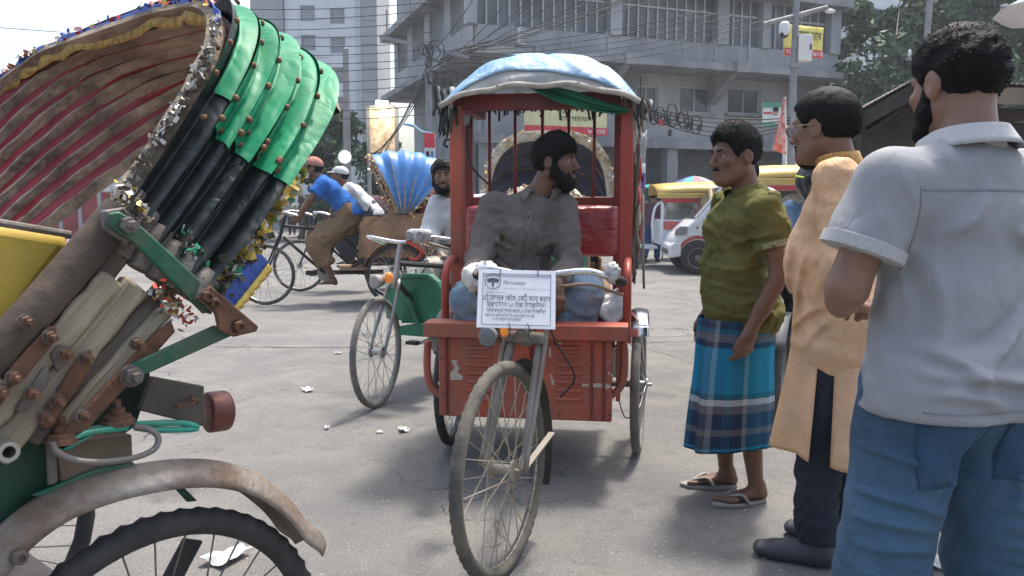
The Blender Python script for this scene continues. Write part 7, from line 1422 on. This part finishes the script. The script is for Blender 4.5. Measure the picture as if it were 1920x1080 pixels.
for a in 'LR':
    S_, E_ = ym.J['s' + a], ym.J['e' + a]; e0 = S_ + (E_ - S_) * .66; dd = (E_ - S_) / np.linalg.norm(E_ - S_); obj('sleeve_band', MB().lathe([(.072, -.024), (.0805, -.022), (.0805, .002), (.070, .004)], Vector(e0), Vector(dd), 32), WTR, ym.root, 60)
JNS = M('blue_jeans_denim', (.038, .082, .135), .85, wr=(6, .4, (.6, .6, 2.2)), var=.30, scale=5, bump=.3, bscale=300, dirt=(.085, .17, .26), dirt_amt=.6, dscale=3.5); ym.pants(JNS, .016, .0, .012, 7, .004, stack=.006, crease=creases([((s_ * .21, .73), (s_ * .06, .665)) for s_ in (-1, 1)] + [((s_ * .23, .64), (s_ * .07, .60)) for s_ in (-1, 1)] + [((s_ * .23, .585), (s_ * .08, .565)) for s_ in (-1, 1)] + [((s_ * .22, .53), (s_ * .08, .525)) for s_ in (-1, 1)] + [((s_ * .08, .49), (s_ * .22, .45)) for s_ in (-1, 1)] + [((s_ * .05, .74), (s_ * .10, .60), .8) for s_ in (-1, 1)] + [((s_ * .09, .42), (s_ * .22, .40)) for s_ in (-1, 1)], (0, 2), (1, -1), .008, .010)); ym.shoes(BLACK)
SEAM = M('polo_seam', (.21, .215, .22), .9)
patch('hem_stitching', ym, ym.shirto, [(-.17, -.6, .826), (.17, -.6, .826), (.17, -.6, .822), (-.17, -.6, .822)], (0, 1, 0), SEAM, .0008, 40, .0008)
patch('yoke_seam', ym, ym.shirto, [(-.155, -.6, 1.235), (.155, -.6, 1.235), (.155, -.6, 1.231), (-.155, -.6, 1.231)], (0, 1, 0), SEAM, .0008, 40, .0008)
patch('armhole_seam', ym, ym.shirto, [(-.163, -.6, 1.24), (-.159, -.6, 1.24), (-.150, -.6, 1.08), (-.154, -.6, 1.08)], (0, 1, 0), SEAM, .0008, 24, .0008)
JPK = M('jeans_pocket_denim', (.028, .075, .14), .85, var=.3, scale=6, bump=.3, bscale=300)
for x in (-.095, .095):
    patch('back_pocket', ym, ym.pantso, [(x - .062, -.5, .80), (x + .062, -.5, .80), (x + .05, -.5, .665), (x - .05, -.5, .665)], (0, 1, 0), JPK)
patch('yoke_seam', ym, ym.pantso, [(-.16, -.5, .815), (.16, -.5, .815), (.16, -.5, .808), (-.16, -.5, .808)], (0, 1, 0), JPK, n=16)
patch('seat_seam', ym, ym.pantso, [(-.003, -.5, .82), (.003, -.5, .82), (.003, -.5, .67), (-.003, -.5, .67)], (0, 1, 0), JPK, .001, 20, .001)
JST = M('jeans_seam', (.025, .06, .11), .9)
# 5 beardless details aside, the rider peeking from the green rickshaw
def simple(label, loc, rz, top_, bot, skin=SK[1], k=.95, J=None, sleeve=.6, hem=.80, yaw=0, pitch=0, vox=.011, cap=None, beard=False, lun=None, group=None, seed=1, belly=0, bare=False, hair=True, face=False):
    p = Person('person', label, loc, rz, k, J, vox, yaw, pitch, 0, skin, group); p.body(face=face, feet='bare' if bare else 'shoe')
    if hair: p.hairdo(.010, .016, seed=seed)
    if beard: p.beard(.009, .01)
    p.top(top_, hem, sleeve, .012, belly, .012, seed, .008, 22)
    if lun: lungi(p, lun, *(J or {}).get('_l', (.86 * k, .22 * k)), 0, 0, seed, nu=60, nv=16)
    else: p.pants(bot, .014, .03, .004, seed)
    if not bare: p.shoes(BLACK)
    if cap: 
        F = Field(p.J['head'] - .2, p.J['head'] + .2, .008); F.ell(p.hp(0, -.015, .05), (.090 * k, .108 * k, .085 * k), p.HR, .01); c0 = p.hp(0, 0, .035); up = p.HR[:, 2]; F.cut(lambda x, y, z: -((x - c0[0]) * up[0] + (y - c0[1]) * up[1] + (z - c0[2]) * up[2])); F.cone(p.hp(0, .06, .045), p.hp(0, .15, .035), .075 * k, .05 * k, .01, X=p.HR[:, 0], qa=.12, qb=.14); F.build('cap', cap, p.root)
    return p
WHC = cloth('white_cotton', (.52, .53, .52)); STR = M('striped_wrap', (.42, .40, .34), .85, var=.1); 
def striped():
    m = bpy.data.materials.new('striped_wrap_cloth'); m.use_nodes = True; n = m.node_tree.nodes; l = m.node_tree.links; b = n['Principled BSDF']; b.inputs['Roughness'].default_value = .9; tc = n.new('ShaderNodeTexCoord'); w = n.new('ShaderNodeTexWave'); w.bands_direction = 'DIAGONAL'; w.inputs['Scale'].default_value = 3.2; w.inputs['Distortion'].default_value = 2.5; w.inputs['Detail Scale'].default_value = .6; l.new(tc.outputs['Object'], w.inputs['Vector'])
    r = n.new('ShaderNodeValToRGB'); r.color_ramp.interpolation = 'CONSTANT'; e = r.color_ramp.elements; e[0].color = (.46, .43, .36, 1); e[1].position = .8; e[1].color = (.16, .11, .08, 1); l.new(w.outputs['Fac'], r.inputs[0]); l.new(r.outputs[0], b.inputs['Base Color']); return m
STRP = striped()
RB_ = go + gd * .66                                     # saddle of the green rickshaw
pk = Person('person', 'bearded rider in dark cap peering round the red rickshaw post', (at(866, 500, 5.75).x, 5.75, 0), 178, .95, vox=.008, yaw=8, pitch=-2, skin=SK[1],
    J=dict(pelvis=(0, -.05, .84), waist=(0, -.02, .98), chest=(0, .02, 1.13), neck=(.06, .03, 1.275), head=(.125, .065, 1.42), sR=(.165, .03, 1.215), sL=(-.165, .03, 1.225), eR=(.22, .12, 1.0), eL=(-.22, .12, 1.0), wR=(.21, .34, .95), wL=(-.21, .34, .95), hR=(.09, 0, .83), hL=(-.09, 0, .83), kR=(.16, .36, .74), kL=(-.16, .36, .74), aR=(.13, .30, .36), aL=(-.13, .30, .36), fR=(.13, .42, .32), fL=(-.13, .42, .32)))
pk.body(); pk.hairdo(.010, .012, seed=5); pk.beard(.008, .01); pk.top(WHC, .82, 1.5, .014, 0, .02, 5, .010, 22); pk.pants(STRP, .035, .1, .02, 6, .012, name='wrapped_cloth'); pk.shoes(BLACK)
F = Field(pk.J['head'] - .2, pk.J['head'] + .2, .007); F.ell(pk.hp(0, -.015, .045), (.088, .106, .080), pk.HR, .01); c0 = pk.hp(0, 0, .045); F.cut(lambda x, y, z: (c0[2] - z + 0 * x + 0 * y).astype(np.float32)); F.build('cap', cloth('dark_cap_cloth', (.05, .05, .055)), pk.root)
# 6, 7 the two pullers
BLS = cloth('bright_blue_tee', (.03, .13, .42)); BRL = cloth('brown_lungi_cloth', (.20, .13, .075))
def puller(label, base, rz, top_, lun, cap=None, sk=SK[0], seed=1, dq=0.0):
    J = dict(pelvis=(0, .70, 1.0), waist=(0, .78, 1.11), chest=(0, .91, 1.25), neck=(0, 1.02, 1.36), head=(0, 1.10, 1.48), sR=(.165, .98, 1.31), sL=(-.165, .98, 1.31), eR=(.21, 1.12, 1.14), eL=(-.21, 1.12, 1.14), wR=(.24, 1.22, 1.0), wL=(-.24, 1.22, 1.0), hR=(.09, .72, .97), hL=(-.09, .72, .97), kR=(.12, 1.04, .76), kL=(-.12, 1.05, .64), aR=(.12, .98, .40), aL=(-.12, .90, .28), fR=(.12, 1.12, .36), fL=(-.12, 1.04, .24))
    J = {n_: (v_[0], v_[1] + dq, v_[2]) for n_, v_ in J.items()}
    p = Person('person', label, base, rz, .95, J, .010, 0, 8, 0, sk); p.body(face=False, feet='bare'); p.hairdo(.010, .014, seed=seed); p.top(top_, .98, .65, .014, 0, .015, seed, .008, 22)
    F = p.field(('pelvis', 'waist', 'hR', 'hL', 'kR', 'kL', 'aR', 'aL'), .2); F.cone(p.J['pelvis'], p.J['waist'] * .6 + p.J['pelvis'] * .4, .155, .15, .03, p.hlat, .8, .8)
    for a in 'RL': F.cone(p.J['h' + a], p.J['k' + a], .11, .10, .06); F.cone(p.J['k' + a], p.J['k' + a] * .45 + p.J['a' + a] * .55, .10, .09, .06, flat=True)
    F.cone((p.J['kR'] + p.J['kL']) / 2, (p.J['hR'] + p.J['hL']) / 2 - np.array((0, 0, .1)), .10, .12, .08); F.ripple(folds(seed + 3, 30, .016, (1, 1, .4), 6)); F.build('lungi', lun, p.root, 2)
    if cap: F = Field(p.J['head'] - .25, p.J['head'] + .25, .008); F.ell(p.hp(0, -.012, .05), (.092, .11, .085), p.HR, .01); c0 = p.hp(0, 0, .03); u = p.HR[:, 2]; F.cut(lambda x, y, z: -((x - c0[0]) * u[0] + (y - c0[1]) * u[1] + (z - c0[2]) * u[2]).astype(np.float32)); F.cone(p.hp(0, .06, .04), p.hp(0, .16, .03), .075, .05, .01, X=p.HR[:, 0], qa=.12, qb=.14); F.build('cap', cap, p.root)
    return p
pu1 = puller('rickshaw puller in bright blue shirt and pink cap pedalling left', D1, 102, BLS, BRL, cloth('pink_cap', (.42, .20, .16)), SK[0], 3, -.22)
pu1.root.scale = (1.14, 1.14, 1.14)
pu2 = puller('rickshaw puller in white shirt and white cap behind the blue one', D2, 102, WHC, cloth('dark_lungi', (.05, .05, .06)), cloth('white_cap', (.5, .5, .5)), SK[0], 7)
pu2.root.scale = (1.12, 1.12, 1.12)
def passenger(label, base, rz, top_, bot, seed, x=0.0):
    J = dict(pelvis=(x, -.02, .90), waist=(x, -.06, 1.02), chest=(x, -.06, 1.17), neck=(x, -.05, 1.30), head=(x, -.01, 1.43), sR=(x + .165, -.05, 1.25), sL=(x - .165, -.05, 1.25), eR=(x + .21, .03, 1.02), eL=(x - .21, .03, 1.02), wR=(x + .10, .22, .96), wL=(x - .10, .22, .96), hR=(x + .09, .02, .88), hL=(x - .09, .02, .88), kR=(x + .12, .40, .86), kL=(x - .12, .40, .86), aR=(x + .12, .44, .47), aL=(x - .12, .44, .47), fR=(x + .12, .56, .44), fL=(x - .12, .56, .44))
    J = {n_: (v_[0], v_[1] - .12, v_[2]) for n_, v_ in J.items()}
    p = Person('person', label, base, rz, .93, J, .012, 0, 0, 0, SK[1]); p.body(face=False); p.hairdo(.012, .012, seed=seed); p.top(top_, .86, 1.7, .014, 0, .02, seed, .01, 22); p.pants(bot, .02, .05, .02, seed, .01); p.shoes(BLACK); p.root.scale = (1.13, 1.13, 1.13); return p
passenger('passenger in tan clothes seated under the blue hood', D1, 102, cloth('tan_cloth', (.33, .20, .10)), cloth('tan_cloth', (.33, .20, .10)), 11)
passenger('passenger in white clothes seated under the red hood', D2, 102, WHC, WHC, 12)
# 8 the walker in purple, the man in white, the motorcyclist, the far crowd
pp = ground(1222, 492)
wk = simple('pedestrian in purple shirt and blue trousers walking past the tempo', (pp.x, pp.y, 0), -25, cloth('purple_shirt', (.10, .06, .085)), cloth('blue_trousers', (.03, .06, .16)), seed=4, sleeve=1.6, J=dict(kR=(.09, .10, .46), aR=(.09, .10, .08), fR=(.10, .24, .03), kL=(-.09, -.06, .46), aL=(-.09, -.28, .12), fL=(-.10, -.16, .03)))
wm = simple('man in white shirt standing mostly hidden behind the green polo', (at(1428, 500, 4.75).x, 4.75, 0), 80, WHC, cloth('blue_trousers', (.03, .06, .16)), seed=6, sleeve=1.7, k=.93, J=dict(eL=(-.22, .04, 1.02), wL=(-.2, .22, .85), neck=(0, .05, 1.27), head=(0, .15, 1.39)))
mc = simple('motorcyclist in black and yellow helmet behind the kurta man', (at(1512, 500, 5.0).x, 5.05, 0), 190, cloth('blue_check_shirt', (.08, .14, .22)), cloth('grey_pants', (.10, .10, .11)), seed=8, sleeve=1.6, k=.95, hair=False, J=dict(pelvis=(0, 0, .82), waist=(0, .03, .95), chest=(0, .08, 1.09), neck=(0, .1, 1.21), head=(0, .13, 1.345), sR=(.165, .1, 1.17), sL=(-.165, .1, 1.17), eR=(.24, .2, .98), eL=(-.24, .2, .98), wR=(.28, .42, .98), wL=(-.28, .42, .98), hR=(.1, 0, .80), hL=(-.1, 0, .80), kR=(.2, .35, .62), kL=(-.2, .35, .62), aR=(.2, .2, .25), aL=(-.2, .2, .25), fR=(.2, .32, .2), fL=(-.2, .32, .2)))
F = Field(mc.J['head'] - .22, mc.J['head'] + .22, .007); F.ell(mc.hp(0, 0, .02), (.125, .15, .14), mc.HR, .01); F.cone(mc.hp(0, .05, -.06), mc.hp(0, .10, -.075), .10, .075, .04); F.build('helmet', M('helmet_black', (.02, .022, .022), .3), mc.root)
YLW = M('helmet_yellow', (.55, .60, .04), .4)
for pts in (((-.125, .05, .04), (-.12, -.04, .05), (-.09, -.11, .05)), ((-.10, .08, -.06), (-.125, .0, -.05), (-.10, -.10, -.03)), ((-.06, .06, .135), (-.07, -.03, .14), (-.06, -.10, .10)), ((.06, .06, .135), (.07, -.03, .14), (.06, -.10, .10)), ((.125, .05, .04), (.12, -.04, .05), (.09, -.11, .05)), ((.1, .12, -.03), (0, .162, -.05), (-.1, .12, -.03)), ((.09, .10, -.09), (0, .15, -.11), (-.09, .10, -.09))):
    obj('helmet_stripe', MB().tube(spline([mc.hp(*p) for p in pts], 5), .013, 6, sq=.5), YLW, mc.root, 180)
obj('visor', MB().grid(lambda a, b: mc.hp(.132 * math.sin(R(-70 + 140 * a)), .02 + .142 * math.cos(R(-70 + 140 * a)), -.03 + .09 * b), 18, 6), M('visor_dark', (.02, .02, .022), .08), mc.root, 180, solid=.003)
cr = random.Random(17); cols = [(.45, .46, .46), (.06, .10, .20), (.30, .05, .05), (.10, .10, .11), (.20, .24, .12), (.40, .34, .26)]
spots = [(548, 408, 'in pale shirt'), (566, 412, 'in dark shirt'), (582, 405, 'in red shirt'), (600, 408, 'in olive shirt'), (675, 415, 'in navy shirt'), (640, 408, 'in cream shirt')]
protos = []
for i, (px, py, ds) in enumerate(spots):
    g = ground(px, py + 32); c = cols[[0, 3, 2, 4, 1, 5][i]]
    simple('far pedestrian %s in the crowd left of the blue hood' % ds, (g.x, g.y, 0), cr.uniform(0, 360), cloth('crowd_%d' % i, c), cloth('crowd_trousers', (.05, .06, .08)), seed=i, vox=.02, k=cr.uniform(.92, 1.0), sleeve=cr.choice([.6, 1.6]))
for i, (px, ds) in enumerate(((168, 'nearest the rickshaw hinge'), (140, 'further left in the gap'))):
    g = ground(px, 432); p = simple('traffic policeman in white with white helmet, ' + ds, (g.x, g.y, 0), 150 + 60 * i, WHC, cloth('police_blue', (.03, .05, .14)), seed=i + 20, vox=.018, sleeve=1.5, hair=False)
    F = Field(p.J['head'] - .2, p.J['head'] + .2, .015); F.ell(p.hp(0, -.01, .05), (.11, .125, .09), p.HR, .01); F.build('helmet', M('police_helmet', (.6, .62, .64), .3), p.root)

# more of the far crowd: copies standing about, each with its own place
crowd0 = [o for o in COL.objects if o.get('label', '').startswith('far pedestrian')]
more = [(490, 440, 0, 'in pale shirt just left of the blue rickshaw wheel'), (528, 438, 3, 'in olive shirt behind the blue puller handlebar'), (612, 446, 4, 'in navy shirt behind the blue puller back'), (660, 450, 2, 'in red shirt under the floodlight'), (690, 440, 1, 'in dark shirt left of the blue hood'), (720, 446, 5, 'in cream shirt behind the blue hood'), (1196, 446, 0, 'in pale shirt by the teal stall'), (1236, 452, 3, 'in olive shirt beside the tempo'), (120, 436, 1, 'in dark shirt behind the bow slats'), (212, 440, 5, 'in cream shirt in the gap under the hood')]
for i, (px, py, k, ds) in enumerate(more):
    c = copy_tree(crowd0[k]); g = ground(px, py); c.location = (g.x, g.y, 0); c.rotation_euler = (0, 0, i * 1.9); c['label'] = 'far pedestrian ' + ds; c['group'] = 'far crowd'
# ------------------------------------------------------------------ the hazy air
hzm = bpy.data.materials.new('hazy_air'); hzm.use_nodes = True; hn = hzm.node_tree.nodes; hn.remove(hn['Principled BSDF'])
pv = hn.new('ShaderNodeVolumePrincipled'); pv.inputs['Color'].default_value = (.80, .87, .95, 1); pv.inputs['Density'].default_value = .0012; pv.inputs['Anisotropy'].default_value = 0.2
hzm.node_tree.links.new(pv.outputs[0], hn['Material Output'].inputs['Volume'])
hz_ = obj('haze', MB().box((0, 40, 13.5), (130, 100, 29)), hzm, smooth=None); tag(hz_, 'pale hazy air over the street', 'haze', kind='stuff')
